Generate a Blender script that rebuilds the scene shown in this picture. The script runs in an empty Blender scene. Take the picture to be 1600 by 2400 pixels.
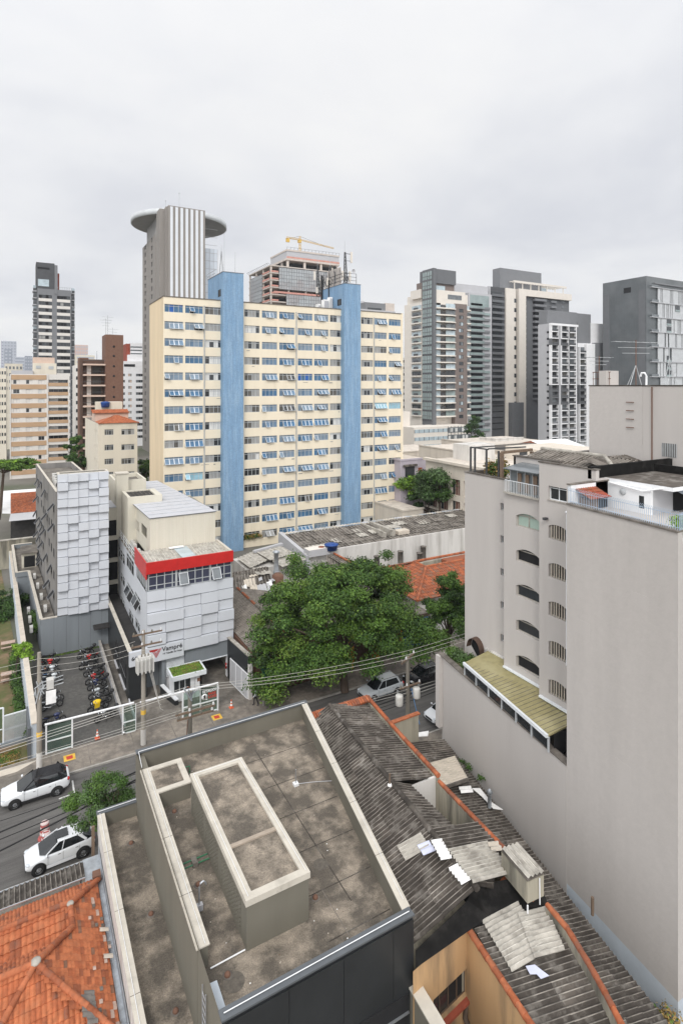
import bpy, math, random
import numpy as np
from mathutils import Vector, Matrix
R = random.Random(11)
rad = math.radians
SC = bpy.context.scene
COL = SC.collection
# ---------------------------------------------------------------- camera, sky, sun, exposure
F, CXP, HVP, H, AZ = 1345.0, 800.0, 903.0, 30.0, rad(29.3)
SA, CA = math.sin(AZ), math.cos(AZ)
cam_d = bpy.data.cameras.new('camera')
cam = bpy.data.objects.new('camera', cam_d); COL.objects.link(cam)
cam.location = (0, 0, H); cam.rotation_euler = (rad(90), 0, -AZ)
cam_d.sensor_fit = 'HORIZONTAL'; cam_d.sensor_width = 36; cam_d.lens = 36 * F / 1600
cam_d.shift_y = -(1200 - HVP) / 1600; cam_d.clip_start = .5; cam_d.clip_end = 9000
SC.camera = cam
SUN_AZ, SUN_EL = rad(212), rad(42)          # compass style: 0 = +Y, clockwise
sdir = Vector((math.sin(SUN_AZ) * math.cos(SUN_EL), math.cos(SUN_AZ) * math.cos(SUN_EL), math.sin(SUN_EL)))
W = bpy.data.worlds.new('World'); SC.world = W; W.use_nodes = True
nt = W.node_tree; nt.nodes.clear()
def nd(t, **k):
    n = nt.nodes.new(t)
    for a, b in k.items(): setattr(n, a, b)
    return n
lk = nt.links.new
wo = nd('ShaderNodeOutputWorld'); mixs = nd('ShaderNodeMixShader'); b1 = nd('ShaderNodeBackground'); b2 = nd('ShaderNodeBackground')
sky = nd('ShaderNodeTexSky', sky_type='NISHITA', sun_disc=False)
sky.sun_elevation = SUN_EL; sky.sun_rotation = SUN_AZ
lk(sky.outputs[0], b1.inputs[0]); b1.inputs[1].default_value = .1
geo = nd('ShaderNodeTexCoord'); sep = nd('ShaderNodeSeparateXYZ'); lk(geo.outputs['Generated'], sep.inputs[0])
def mth(op, a, b=None, c=None):
    n = nd('ShaderNodeMath', operation=op)
    for i, x in enumerate((a, b, c)):
        if x is None: continue
        if isinstance(x, (int, float)): n.inputs[i].default_value = x
        else: lk(x, n.inputs[i])
    return n.outputs[0]
zc = mth('ADD', mth('MAXIMUM', sep.outputs[2], 0.0), .22)
cmb = nd('ShaderNodeCombineXYZ'); lk(mth('DIVIDE', sep.outputs[0], zc), cmb.inputs[0]); lk(mth('DIVIDE', sep.outputs[1], zc), cmb.inputs[1])
def noise(sc, det, rough, off=0, dist=0):
    n = nd('ShaderNodeTexNoise'); n.inputs['Scale'].default_value = sc; n.inputs['Detail'].default_value = det
    n.inputs['Roughness'].default_value = rough; n.inputs['Distortion'].default_value = dist
    mp = nd('ShaderNodeMapping'); mp.inputs['Location'].default_value = (off, off * .7, 0); lk(cmb.outputs[0], mp.inputs[0]); lk(mp.outputs[0], n.inputs['Vector'])
    return n.outputs[0]
n1 = noise(.8, 5, .5, 5.4, .4); n2 = noise(2.2, 7, .52, 1.7, .3)
nn = mth('ADD', mth('MULTIPLY', n1, .72), mth('MULTIPLY', n2, .28))
cr = nd('ShaderNodeValToRGB'); lk(nn, cr.inputs[0])
e = cr.color_ramp.elements
e[0].position = .35; e[0].color = (.79, .808, .86, 1); e[1].position = .60; e[1].color = (1.02, 1.02, 1.02, 1)
m_ = cr.color_ramp.elements.new(.49); m_.color = (.935, .945, .97, 1)
# the cloud layer is brighter overhead and towards the veiled sun (behind the camera)
dt = nd('ShaderNodeVectorMath', operation='DOT_PRODUCT'); lk(geo.outputs['Generated'], dt.inputs[0]); dt.inputs[1].default_value = sdir
glow = mth('MULTIPLY_ADD', mth('POWER', mth('MAXIMUM', mth('MULTIPLY_ADD', dt.outputs['Value'], .5, .5), 0.0), 2.5), 1.3, .87)
lk(cr.outputs[0], b2.inputs[0]); lk(glow, b2.inputs[1])
mixs.inputs[0].default_value = .96
lk(b1.outputs[0], mixs.inputs[1]); lk(b2.outputs[0], mixs.inputs[2]); lk(mixs.outputs[0], wo.inputs[0])
sun_d = bpy.data.lights.new('sun', 'SUN'); sun_d.energy = 1.45; sun_d.angle = rad(16); sun_d.color = (1, .96, .9)
sun = bpy.data.objects.new('sun', sun_d); COL.objects.link(sun)
sun.rotation_euler = (-sdir).to_track_quat('-Z', 'Y').to_euler()
VS = SC.view_settings; VS.view_transform = 'Standard'; VS.look = 'None'; VS.exposure = 0.0; VS.gamma = 1.0
SC.cycles.max_bounces = 6; SC.cycles.diffuse_bounces = 3; SC.cycles.glossy_bounces = 2; SC.cycles.transparent_max_bounces = 6
# ---------------------------------------------------------------- helpers
def at(u, v=None, z=None, X=None, Y=None, d=None):
    """pixel of the 1600x2400 photograph -> point of the place on a known plane"""
    k = (u - CXP) / F; dx = SA + k * CA; dy = CA - k * SA
    if z is not None: d = F * (H - z) / (v - HVP)
    elif X is not None: d = X / dx
    elif Y is not None: d = Y / dy
    return Vector((d * dx, d * dy, H - (v - HVP) / F * d if v is not None else 0))
MATS = {}
def M(name, c, r=.85, var=.12, sc=1.2, c2=None, c2f=.55, c2s=.4, c2m=.8, streak=False, bump=0, bsc=14, metal=0, spec=.4, stretch=None, grain=0, gs=22):
    """procedural material: base colour varied by noise, plus dirt / wear patches of a second colour"""
    if name in MATS: return MATS[name]
    m = bpy.data.materials.new(name); MATS[name] = m; m.use_nodes = True
    t = m.node_tree; b = t.nodes['Principled BSDF']; L = t.links.new
    tc = t.nodes.new('ShaderNodeTexCoord'); mp = t.nodes.new('ShaderNodeMapping'); L(tc.outputs['Object'], mp.inputs[0])
    def nz(scale, det, vec):
        n = t.nodes.new('ShaderNodeTexNoise'); n.inputs['Scale'].default_value = scale; n.inputs['Detail'].default_value = det; n.inputs['Roughness'].default_value = .62
        L(vec, n.inputs['Vector']); return n.outputs[0]
    st = stretch or ((1, 1, .12) if streak else (1, 1, 1))
    mp.inputs['Scale'].default_value = st
    n = nz(sc, 5, mp.outputs[0])
    mx = t.nodes.new('ShaderNodeMix'); mx.data_type = 'RGBA'
    mx.inputs[6].default_value = tuple(x * (1 - var) for x in c) + (1,); mx.inputs[7].default_value = tuple(min(1, x * (1 + var)) for x in c) + (1,)
    rp = t.nodes.new('ShaderNodeMapRange'); rp.inputs[1].default_value = .3; rp.inputs[2].default_value = .7; L(n, rp.inputs[0]); L(rp.outputs[0], mx.inputs[0])
    out = mx.outputs[2]
    if c2:
        n2 = nz(c2s, 7, mp.outputs[0])
        r2 = t.nodes.new('ShaderNodeMapRange'); r2.inputs[1].default_value = c2f - .06; r2.inputs[2].default_value = c2f + .1; r2.inputs[4].default_value = c2m; L(n2, r2.inputs[0])
        m2 = t.nodes.new('ShaderNodeMix'); m2.data_type = 'RGBA'; L(r2.outputs[0], m2.inputs[0]); L(out, m2.inputs[6]); m2.inputs[7].default_value = tuple(c2) + (1,)
        out = m2.outputs[2]
    if grain:
        n3 = nz(gs, 3, tc.outputs['Object']); r3 = t.nodes.new('ShaderNodeMapRange'); r3.inputs[1].default_value = .32; r3.inputs[2].default_value = .68; r3.inputs[3].default_value = 1 - grain; r3.inputs[4].default_value = 1 + grain; L(n3, r3.inputs[0])
        m3 = t.nodes.new('ShaderNodeMix'); m3.data_type = 'RGBA'; m3.blend_type = 'MULTIPLY'; m3.inputs[0].default_value = 1; L(out, m3.inputs[6]); L(r3.outputs[0], m3.inputs[7]); out = m3.outputs[2]
    L(out, b.inputs['Base Color'])
    b.inputs['Roughness'].default_value = r; b.inputs['Metallic'].default_value = metal; b.inputs['Specular IOR Level'].default_value = spec
    if bump:
        nb = nz(bsc, 4, tc.outputs['Object']); bp = t.nodes.new('ShaderNodeBump'); bp.inputs['Strength'].default_value = bump; bp.inputs['Distance'].default_value = .03
        L(nb, bp.inputs['Height']); L(bp.outputs[0], b.inputs['Normal'])
    return m
class MB:
    """collects shapes and links them as ONE mesh object"""
    def __init__(s, T=None): s.V = []; s.Fc = []; s.I = []; s.S = []; s.mats = []; s.T = T
    def _m(s, m):
        if m not in s.mats: s.mats.append(m)
        return s.mats.index(m)
    def mesh(s, vs, fs, m, sm=False):
        n = len(s.V); i = s._m(m)
        if s.T is not None: vs = [s.T @ Vector(v) for v in vs]
        s.V += [tuple(v) for v in vs]
        for f in fs: s.Fc.append(tuple(n + a for a in f)); s.I.append(i); s.S.append(sm)
        return s
    def f(s, pts, m): return s.mesh(pts, [tuple(range(len(pts)))], m)
    def box(s, x0, x1, y0, y1, z0, z1, m, top=None, skip=''):
        v = [(x0, y0, z0), (x1, y0, z0), (x1, y1, z0), (x0, y1, z0), (x0, y0, z1), (x1, y0, z1), (x1, y1, z1), (x0, y1, z1)]
        fs = {'b': (3, 2, 1, 0), 'f': (0, 1, 5, 4), 'r': (1, 2, 6, 5), 'k': (2, 3, 7, 6), 'l': (3, 0, 4, 7)}
        s.mesh(v, [f for k, f in fs.items() if k not in skip], m)
        if 't' not in skip: s.mesh(v, [(4, 5, 6, 7)], top or m)
        return s
    def prism(s, poly, z0, z1, m, top=None, skip=()):
        """poly CCW; z0 / z1 numbers or lists"""
        n = len(poly); a = z0 if isinstance(z0, (list, tuple)) else [z0] * n; b = z1 if isinstance(z1, (list, tuple)) else [z1] * n
        v = [(p[0], p[1], a[i]) for i, p in enumerate(poly)] + [(p[0], p[1], b[i]) for i, p in enumerate(poly)]
        s.mesh(v, [(i, (i + 1) % n, n + (i + 1) % n, n + i) for i in range(n) if i not in skip] + [tuple(range(n - 1, -1, -1))], m)
        return s.mesh(v, [tuple(range(n, 2 * n))], top or m)
    def tube(s, pts, r, m, n=8, r2=None, sm=True):
        pts = [Vector(p) for p in pts]; k = len(pts); vs = []; fs = []
        for i, p in enumerate(pts):
            t = (pts[min(i + 1, k - 1)] - pts[max(i - 1, 0)]).normalized()
            a = t.cross(Vector((0, 0, 1)) if abs(t.z) < .95 else Vector((1, 0, 0))).normalized(); b = t.cross(a)
            rr = r if r2 is None else r + (r2 - r) * i / (k - 1)
            vs += [p + (a * math.cos(q) + b * math.sin(q)) * rr for q in (2 * math.pi * j / n for j in range(n))]
        for i in range(k - 1): fs += [(i * n + j, i * n + (j + 1) % n, (i + 1) * n + (j + 1) % n, (i + 1) * n + j) for j in range(n)]
        s.mesh(vs, fs, m, sm)
        return s.mesh(vs, [tuple(range(n - 1, -1, -1)), tuple((k - 1) * n + j for j in range(n))], m)
    def lathe(s, prof, c, m, n=16, axis='z', sm=True):
        vs = []; fs = []; k = len(prof)
        for r, h in prof:
            for j in range(n):
                q = 2 * math.pi * j / n; a, b = r * math.cos(q), r * math.sin(q)
                vs.append({'z': (c[0] + a, c[1] + b, c[2] + h), 'y': (c[0] + a, c[1] + h, c[2] + b), 'x': (c[0] + h, c[1] + a, c[2] + b)}[axis])
        for i in range(k - 1): fs += [(i * n + j, i * n + (j + 1) % n, (i + 1) * n + (j + 1) % n, (i + 1) * n + j) for j in range(n)]
        return s.mesh(vs, fs, m, sm)
    def bar(s, p, q, w, h, m, up=(0, 0, 1)):
        p, q = Vector(p), Vector(q); t = (q - p).normalized(); u = Vector(up)
        if abs(t.dot(u)) > .98: u = Vector((0, 1, 0))
        a = t.cross(u).normalized() * (w / 2); b = a.cross(t).normalized() * (h / 2)
        v = [p - a - b, p + a - b, p + a + b, p - a + b, q - a - b, q + a - b, q + a + b, q - a + b]
        return s.mesh(v, [(0, 1, 2, 3), (7, 6, 5, 4), (0, 4, 5, 1), (1, 5, 6, 2), (2, 6, 7, 3), (3, 7, 4, 0)], m)
    def ball(s, c, r, m, n=12, k=8):
        rx, ry, rz = r if isinstance(r, (tuple, list)) else (r, r, r); vs = []; fs = []
        for i in range(k + 1):
            p = math.pi * i / k
            vs += [(c[0] + rx * math.sin(p) * math.cos(2 * math.pi * j / n), c[1] + ry * math.sin(p) * math.sin(2 * math.pi * j / n), c[2] + rz * math.cos(p)) for j in range(n)]
        for i in range(k): fs += [(i * n + j, (i + 1) * n + j, (i + 1) * n + (j + 1) % n, i * n + (j + 1) % n) for j in range(n)]
        return s.mesh(vs, fs, m, True)
    def corr(s, O, A, B, m, per=.3, amp=.035, thick=.02, seam=1.9, ms=None):
        """corrugated sheet: waves across A, ribs along B, laid in overlapping courses of length seam"""
        O, A, B = Vector(O), Vector(A), Vector(B); N = A.cross(B).normalized(); la = A.length; lb = B.length
        na = max(6, int(la / per) * 6); nc = max(1, int(round(lb / seam)))
        for c in range(nc):
            o2 = N * (.025 * (nc - c if N.z > 0 else c)); mm = ms[R.randrange(len(ms))] if ms else m
            vs = []
            for j in (c / nc, min(1, (c + 1.06) / nc)):
                vs += [O + A * (i / na) + B * j + N * (amp * math.sin(math.pi * i / 3)) + o2 * (1 if j == c / nc else .2) for i in range(na + 1)]
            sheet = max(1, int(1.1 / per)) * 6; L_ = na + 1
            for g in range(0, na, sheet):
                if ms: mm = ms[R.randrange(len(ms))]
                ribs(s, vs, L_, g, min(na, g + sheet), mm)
        return s
    def tiles(s, O, A, B, ms, poly=None, w=.25, l=.4, amp=.045, keep=1.0):
        """clay tiles: O eave corner, A along the eave, B up the slope; poly in (a, b) metres clips the field"""
        O, A, B = Vector(O), Vector(A), Vector(B); la, lb = A.length, B.length; a, b = A / la, B / lb; N = A.cross(B).normalized()
        if N.z < 0: N = -N
        def inside(x, y):
            if not poly: return True
            c = False; j = len(poly) - 1
            for i in range(len(poly)):
                (xi, yi), (xj, yj) = poly[i], poly[j]
                if (yi > y) != (yj > y) and x < (xj - xi) * (y - yi) / (yj - yi) + xi: c = not c
                j = i
            return c
        nc, nr = int(la / w + .5), int(lb / l + .5)
        for r in range(nr):
            for c in range(nc):
                x, y = (c + .5) * w, (r + .5) * l
                if not inside(x, y) or (keep < 1 and R.random() > keep): continue
                m = ms[R.randrange(len(ms))]; vs = []
                for yy, hh in ((r * l - .03, .05 + R.uniform(0, .015)), ((r + 1) * l, .015)):
                    for k in range(5):
                        q = k / 4; vs.append(O + a * (c * w + q * w) + b * yy + N * (hh + amp * math.sin(q * math.pi)))
                s.mesh(vs, [(k, k + 1, 6 + k, 5 + k) for k in range(4)], m, False)
                lo = [v - N * .05 for v in vs[:5]]
                s.mesh(vs[:5] + lo, [(k + 5, k + 6, k + 1, k) for k in range(4)], m)
        return s
    def ridge(s, p, q, r, m, l=.42):
        p, q = Vector(p), Vector(q); n = max(1, int((q - p).length / l)); t = (q - p) / n
        ms = m if isinstance(m, (list, tuple)) else [m]
        for i in range(n):
            s.tube([p + t * (i - .08), p + t * (i + 1.02)], r * R.uniform(.93, 1.0), ms[R.randrange(len(ms))], 8, r2=r * 1.14)
        return s
    def add(s, o, Mx):
        for m_i, m in enumerate(o.mats):
            fs = [f for f, i in zip(o.Fc, o.I) if i == m_i]
            if not fs: continue
            used = sorted({a for f in fs for a in f}); mp = {a: i for i, a in enumerate(used)}
            s.mesh([Mx @ Vector(o.V[a]) for a in used], [tuple(mp[a] for a in f) for f in fs], m, False)
        return s
    def data(s, name):
        me = bpy.data.meshes.new(name); me.from_pydata(s.V, [], s.Fc)
        for m in s.mats: me.materials.append(m)
        me.polygons.foreach_set('material_index', s.I); me.polygons.foreach_set('use_smooth', s.S); me.update()
        return me
    def build(s, name, parent=None, loc=None): return link(name, s.data(name), parent, loc)
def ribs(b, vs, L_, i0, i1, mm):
    """faces of a corrugated sheet: crest faces take a paler colour"""
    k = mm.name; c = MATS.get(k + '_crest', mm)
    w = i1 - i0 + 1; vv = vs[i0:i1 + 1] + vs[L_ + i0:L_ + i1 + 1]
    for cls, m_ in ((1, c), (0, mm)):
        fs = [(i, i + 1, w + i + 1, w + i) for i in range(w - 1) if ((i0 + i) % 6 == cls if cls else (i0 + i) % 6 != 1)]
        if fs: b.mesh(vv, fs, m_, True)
WL = {}
def link(name, me, parent=None, loc=None, rz=0):
    """loc is where the mesh's own origin stands in the world (None: mesh made in world coordinates)"""
    o = bpy.data.objects.new(name, me); COL.objects.link(o); w = Vector(loc) if loc is not None else Vector((0, 0, 0))
    WL[o] = w
    if parent is not None:
        o.parent = parent; o.location = w - WL[parent]
    else: o.location = w
    if rz: o.rotation_euler = (0, 0, rz)
    return o
def tag(o, label=None, cat=None, group=None, kind=None):
    if label: o['label'] = label
    if cat: o['category'] = cat
    if group: o['group'] = group
    if kind: o['kind'] = kind
    return o
def thing(name, label, cat, loc=(0, 0, 0), group=None, rz=0):
    o = bpy.data.objects.new(name, None); COL.objects.link(o); o.location = loc; o.empty_display_size = .3
    WL[o] = Vector(loc)
    if rz: o.rotation_euler = (0, 0, rz)
    return tag(o, label, cat, group)
def dup(root, loc, rz=None, label=None, group=None):
    r = root.copy(); COL.objects.link(r); r.location = loc; WL[r] = Vector(loc)
    if rz is not None: r.rotation_euler = (0, 0, rz)
    if label: r['label'] = label
    if group: r['group'] = group
    for ch in list(root.children):
        c = ch.copy(); COL.objects.link(c); c.parent = r
        for g in list(ch.children):
            q = g.copy(); COL.objects.link(q); q.parent = c
    return r
# ---------------------------------------------------------------- facades
TPL = {}
def tpl(key, fn):
    if key not in TPL:
        b = fn(); TPL[key] = (b, None)
    return key
def tpl_data(key, name):
    b, d = TPL[key]
    if d is None: d = b.data(name); TPL[key] = (b, d)
    return d
class Fac:
    """one face of a building: wall with real openings, windows set back in them"""
    def __init__(s, O, U, L, z0, z1):
        s.O = Vector((O[0], O[1], 0)); s.U = Vector((U[0], U[1], 0)).normalized(); s.N = Vector((s.U.y, -s.U.x, 0)); s.L = L; s.z0 = z0; s.z1 = z1; s.h = []; s.w = []
    def win(s, a, z, w, h, key, hole=True, name='window'):
        if hole: s.h.append((a, a + w, z, z + h))
        s.w.append((a, z, key, name)); return s
    def P(s, a, z, out=0): return s.O + s.U * a + s.N * out + Vector((0, 0, z))
    def wall(s, mb, m, depth=.18, rev=None, bands=None):
        S = sorted({0, s.L} | {round(q, 4) for h in s.h for q in h[:2]}); Z = sorted({s.z0, s.z1} | {round(q, 4) for h in s.h for q in h[2:]} | ({q for b in bands for q in b[:2]} if bands else set()))
        for j in range(len(Z) - 1):
            zc = (Z[j] + Z[j + 1]) / 2; mm = m
            if bands:
                for b0, b1, bm in bands:
                    if b0 < zc < b1: mm = bm
            run = None
            for i in range(len(S)):
                inside = True
                if i < len(S) - 1:
                    sc_ = (S[i] + S[i + 1]) / 2; inside = any(h[0] < sc_ < h[1] and h[2] < zc < h[3] for h in s.h)
                if not inside and run is None: run = S[i]
                if inside and run is not None:
                    mb.f([s.P(run, Z[j]), s.P(S[i], Z[j]), s.P(S[i], Z[j + 1]), s.P(run, Z[j + 1])], mm); run = None
        rv = rev or m
        for a0, a1, b0, b1 in s.h:
            for (p, q) in (((a0, b0), (a1, b0)), ((a1, b0), (a1, b1)), ((a1, b1), (a0, b1)), ((a0, b1), (a0, b0))):
                mb.f([s.P(*p), s.P(*q), s.P(*q, -depth), s.P(*p, -depth)][::-1], rv)
    def place(s):
        rz = math.atan2(s.U.y, s.U.x)
        return [(s.P(a, z), rz, k, nm) for a, z, k, nm in s.w]
def place_all(th, fs, cap=100):
    """windows (balconies ...) as parts; beyond the cap of one kind the farthest go into one part"""
    d = {}
    for f in fs:
        for it in f.place(): d.setdefault(it[3], []).append(it)
    for nm, its in d.items():
        its.sort(key=lambda t: (t[0] - Vector((0, 0, H))).length)
        for p, rz, k, _ in its[:cap]: link(nm, tpl_data(k, nm), th, p, rz)
        if its[cap:]:
            b = MB()
            for p, rz, k, _ in its[cap:]: b.add(TPL[k][0], Matrix.Translation(p) @ Matrix.Rotation(rz, 4, 'Z'))
            tag(b.build(nm, th), kind='stuff')
def t_win(w, h, n=2, fr='frame_grey', gl=('glass_dark',), trans=.74, dep=.14, opn=(), fw=.05, ang=34, sill=None, seed=0, ofr='frame_white'):
    """sash window: frame, panes, transom, some awning panes pushed open"""
    def fn():
        r = random.Random(repr((w, h, n, gl, opn, seed))); b = MB(); fm = MATS[fr]; t = h * trans if trans else h
        def pane(x0, x1, z0, z1, g): b.f([(x0, dep, z0), (x1, dep, z0), (x1, dep, z1), (x0, dep, z1)], MATS[g])
        for i in range(n):
            x0, x1 = w * i / n, w * (i + 1) / n; g = gl[r.randrange(len(gl))]
            if i in opn:
                pane(x0, x1, 0, t, 'void'); q = rad(ang); lz = t * math.cos(q); ly = t * math.sin(q); y0 = dep - .05
                P = lambda x, k: (x, y0 - ly * k, t - lz * k)
                b.mesh([P(x0 + .02, 0), P(x1 - .02, 0), P(x1 - .02, 1), P(x0 + .02, 1)], [(3, 2, 1, 0)], MATS[g])
                for pa, pb in ((P(x0 + .03, 0), P(x0 + .03, 1)), (P(x1 - .03, 0), P(x1 - .03, 1)), (P(x0, 1), P(x1, 1)), (P(x0, 0), P(x1, 0))): b.bar(pa, pb, .06, .05, MATS[ofr])
            else: pane(x0, x1, 0, t, g)
            if trans: pane(x0, x1, t, h, g if r.random() < .7 else gl[0])
        for i in range(n + 1):
            x = min(max(w * i / n, fw / 2), w - fw / 2); b.box(x - fw / 2, x + fw / 2, dep - .04, dep + .01, 0, h, fm)
        zs = [fw / 2, h - fw / 2] + ([t] if trans else [])
        for i, z in enumerate(zs): b.box(fw, w - fw, dep - .036 - .001 * i, dep + .012, z - fw / 2 + .001, z + fw / 2 - .001, fm)
        if sill: b.box(-.05, w + .05, -.06, dep - .05, -.06, -.004, MATS[sill])
        return b
    return tpl(('win', w, h, n, fr, gl, trans, dep, opn, fw, ang, sill, seed, ofr), fn)
def leaves(name, clumps, n, size, mats, parent=None, seed=1, flat=.55, shell=.45):
    """foliage: n leaf-sized quads spread through the clumps (cx,cy,cz,rx,ry,rz)"""
    g = np.random.default_rng(seed); C = np.array([c[:3] for c in clumps], float); RR = np.array([c[3:6] for c in clumps], float)
    vol = RR.prod(1) ** .72; k = g.choice(len(C), n, p=vol / vol.sum())
    d = g.normal(size=(n, 3)); d /= np.linalg.norm(d, axis=1)[:, None]
    rr = g.random(n) ** shell; lump = 1 + .32 * np.sin(d[:, 0] * 5 + k) * np.sin(d[:, 1] * 6 + k * 2) + .12 * g.normal(size=n)
    p = C[k] + d * RR[k] * (rr * lump)[:, None]
    nrm = d * .8 + g.normal(size=(n, 3)) * .6 + np.array([0, 0, flat]); nrm /= np.linalg.norm(nrm, axis=1)[:, None]
    a = np.cross(nrm, g.normal(size=(n, 3))); a /= np.linalg.norm(a, axis=1)[:, None]; b = np.cross(nrm, a)
    sz = size * g.uniform(.6, 1.35, n)[:, None]
    q = np.stack([p - a * sz, p + b * sz * .55 - a * sz * .1, p + a * sz, p - b * sz * .55 - a * sz * .1], 1).reshape(-1, 3)
    me = bpy.data.meshes.new(name); me.vertices.add(4 * n); me.vertices.foreach_set('co', q.astype(np.float32).ravel())
    me.loops.add(4 * n); me.loops.foreach_set('vertex_index', np.arange(4 * n, dtype=np.int32))
    me.polygons.add(n); me.polygons.foreach_set('loop_start', np.arange(0, 4 * n, 4, dtype=np.int32)); me.polygons.foreach_set('loop_total', np.full(n, 4, np.int32))
    for m in mats: me.materials.append(m)
    ck = g.integers(0, len(mats), len(C)); mi = np.where(g.random(n) < .6, ck[k], g.integers(0, len(mats), n)).astype(np.int32)
    me.polygons.foreach_set('material_index', mi); me.update(calc_edges=True)
    return link(name, me, parent)
# ---------------------------------------------------------------- materials
M('asphalt', (.105, .1, .095), .9, .2, 1.5, c2=(.15, .145, .135), c2f=.54, c2s=.6, c2m=.7, bump=.3, bsc=60, grain=.25, stretch=(.25, 2.5, 1))
M('concrete_floor', (.20, .18, .155), .95, .3, 1.3, c2=(.085, .075, .064), c2f=.5, c2s=.55, c2m=.75, bump=.5, bsc=25, grain=.25)
M('roof_concrete', (.27, .228, .18), .95, .36, 1.7, c2=(.082, .071, .058), c2f=.475, c2s=.75, c2m=.85, bump=.6, bsc=22, grain=.28, gs=18)
M('paver', (.10, .096, .088), .9, .3, 3, c2=(.075, .072, .068), c2f=.52, c2s=.4)
M('sidewalk', (.235, .205, .172), .95, .28, 2.2, grain=.2, c2=(.12, .108, .095), c2f=.52, c2s=.45, c2m=.8, bump=.3, bsc=30)
M('kerb', (.36, .34, .31), .9, .2, 2)
M('ground', (.16, .15, .13), .95, .3, .05, c2=(.06, .08, .035), c2f=.52, c2s=.02)
M('soil', (.2, .13, .08), .95, .3, 1, c2=(.085, .1, .03), c2f=.46, c2s=.35, c2m=.9)
M('grass', (.09, .16, .025), .95, .4, 3, c2=(.13, .14, .04), c2f=.55, c2s=.8)
M('olive_wall', (.165, .153, .122), .85, .08, .8, streak=True, bump=.12, bsc=90)
M('coping', (.53, .49, .42), .75, .1, 1.5, c2=(.35, .32, .27), c2f=.6, c2s=1.2, c2m=.6)
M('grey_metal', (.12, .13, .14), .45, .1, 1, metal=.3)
M('charcoal_clad', (.022, .024, .026), .42, .2, .6, spec=.5)
M('steel', (.55, .57, .6), .35, .12, 2, metal=.8)
M('galv', (.42, .45, .48), .5, .25, 2.5, metal=.4)
M('white_paint', (.78, .79, .8), .55, .05, 1, c2=(.55, .54, .52), c2f=.64, c2s=.7, c2m=.5)
M('frame_white', (.72, .75, .77), .5, .05, 2)
M('frame_grey', (.42, .44, .45), .5, .1, 2)
M('frame_dark', (.06, .062, .065), .45, .1, 2)
M('frame_brown', (.1, .07, .05), .6, .1, 2)
M('void', (.012, .012, .013), .9, .1, 2)
M('glass_dark', (.03, .034, .038), .12, .4, .35, spec=.6)
M('glass_grey', (.14, .155, .165), .15, .35, .4, spec=.6)
M('glass_blue', (.13, .205, .295), .28, .3, .3, spec=.3)
M('glass_blue2', (.065, .15, .26), .28, .3, .3, spec=.3)
M('glass_bluedull', (.19, .25, .315), .35, .2, .5, spec=.3)
M('glass_royal', (.015, .1, .36), .3, .2, .5)
M('glass_pale', (.42, .5, .54), .2, .2, .5, spec=.6)
M('glass_sky', (.28, .48, .58), .18, .2, .5, spec=.6)
M('glass_green', (.26, .32, .315), .12, .2, .2, spec=.7)
M('glass_navy', (.06, .065, .1), .2, .25, .5, spec=.6)
M('curtain_white', (.6, .6, .58), .8, .25, 2.2, stretch=(5, 5, .2))
M('curtain_grey', (.3, .3, .29), .8, .35, 2.2, stretch=(5, 5, .2))
M('curtain_dark', (.1, .095, .085), .7, .5, 2.2, stretch=(4, 4, .2))
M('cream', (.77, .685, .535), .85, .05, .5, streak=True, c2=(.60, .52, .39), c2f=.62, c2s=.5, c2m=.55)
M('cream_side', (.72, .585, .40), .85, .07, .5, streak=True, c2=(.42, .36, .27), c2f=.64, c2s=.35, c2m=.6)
M('blue_tile', (.185, .305, .45), .8, .14, 1.2, stretch=(2.6, 2.6, .25), c2=(.27, .39, .52), c2f=.54, c2s=.8, c2m=.7, grain=.12, gs=5)
M('panel_white', (.57, .59, .625), .42, .025, .5, streak=True)
M('grey_block', (.20, .22, .235), .85, .06, 1, streak=True)
M('tower_side', (.22, .21, .2), .9, .15, .7, streak=True, c2=(.12, .115, .11), c2f=.56, c2s=.4, c2m=.7)
M('red_fascia', (.50, .022, .02), .4, .12, 1.2)
M('cream_white', (.60, .565, .475), .8, .06, .8, streak=True, c2=(.48, .44, .36), c2f=.58, c2s=.8, c2m=.5)
M('metal_roof', (.50, .505, .53), .5, .1, .8, c2=(.36, .35, .35), c2f=.57, c2s=.8, c2m=.6, stretch=(1, 1, 1))
M('dark_roof', (.035, .033, .032), .85, .3, 1.2)
M('grey_render', (.485, .455, .43), .92, .05, .6, streak=True, c2=(.43, .405, .385), c2f=.56, c2s=.3, c2m=.6, bump=.35, bsc=5, grain=.025, gs=3)
M('grey_render2', (.49, .46, .435), .92, .04, .6, streak=True, c2=(.36, .33, .31), c2f=.6, c2s=.3, c2m=.5, bump=.25, bsc=12)
M('olive_roof', (.29, .255, .125), .8, .15, 2.2, c2=(.40, .36, .21), c2f=.55, c2s=.35, c2m=.7)
M('pale_blue_paint', (.5, .55, .6), .8, .08, 1)
M('fibro', (.088, .075, .063), .95, .4, 1.6, c2=(.27, .25, .225), c2f=.57, c2s=1.5, c2m=.7, bump=.4, bsc=25)
M('fibro_dark', (.058, .049, .041), .95, .4, 1.6, c2=(.19, .175, .155), c2f=.57, c2s=1.6, c2m=.7, bump=.4, bsc=25)
M('fibro_mid', (.17, .15, .13), .95, .35, 1.6, c2=(.08, .07, .06), c2f=.54, c2s=1.2, c2m=.7, bump=.4, bsc=25)
M('fibro_light', (.40, .375, .33), .95, .25, 1.6, c2=(.2, .18, .155), c2f=.55, c2s=1.5, c2m=.7, bump=.4, bsc=25)
M('fibro_pale', (.56, .50, .42), .9, .12, 1.5)
M('patch_white', (.85, .84, .82), .8, .08, 2)
M('patch_lilac', (.55, .57, .7), .6, .08, 2)
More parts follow.
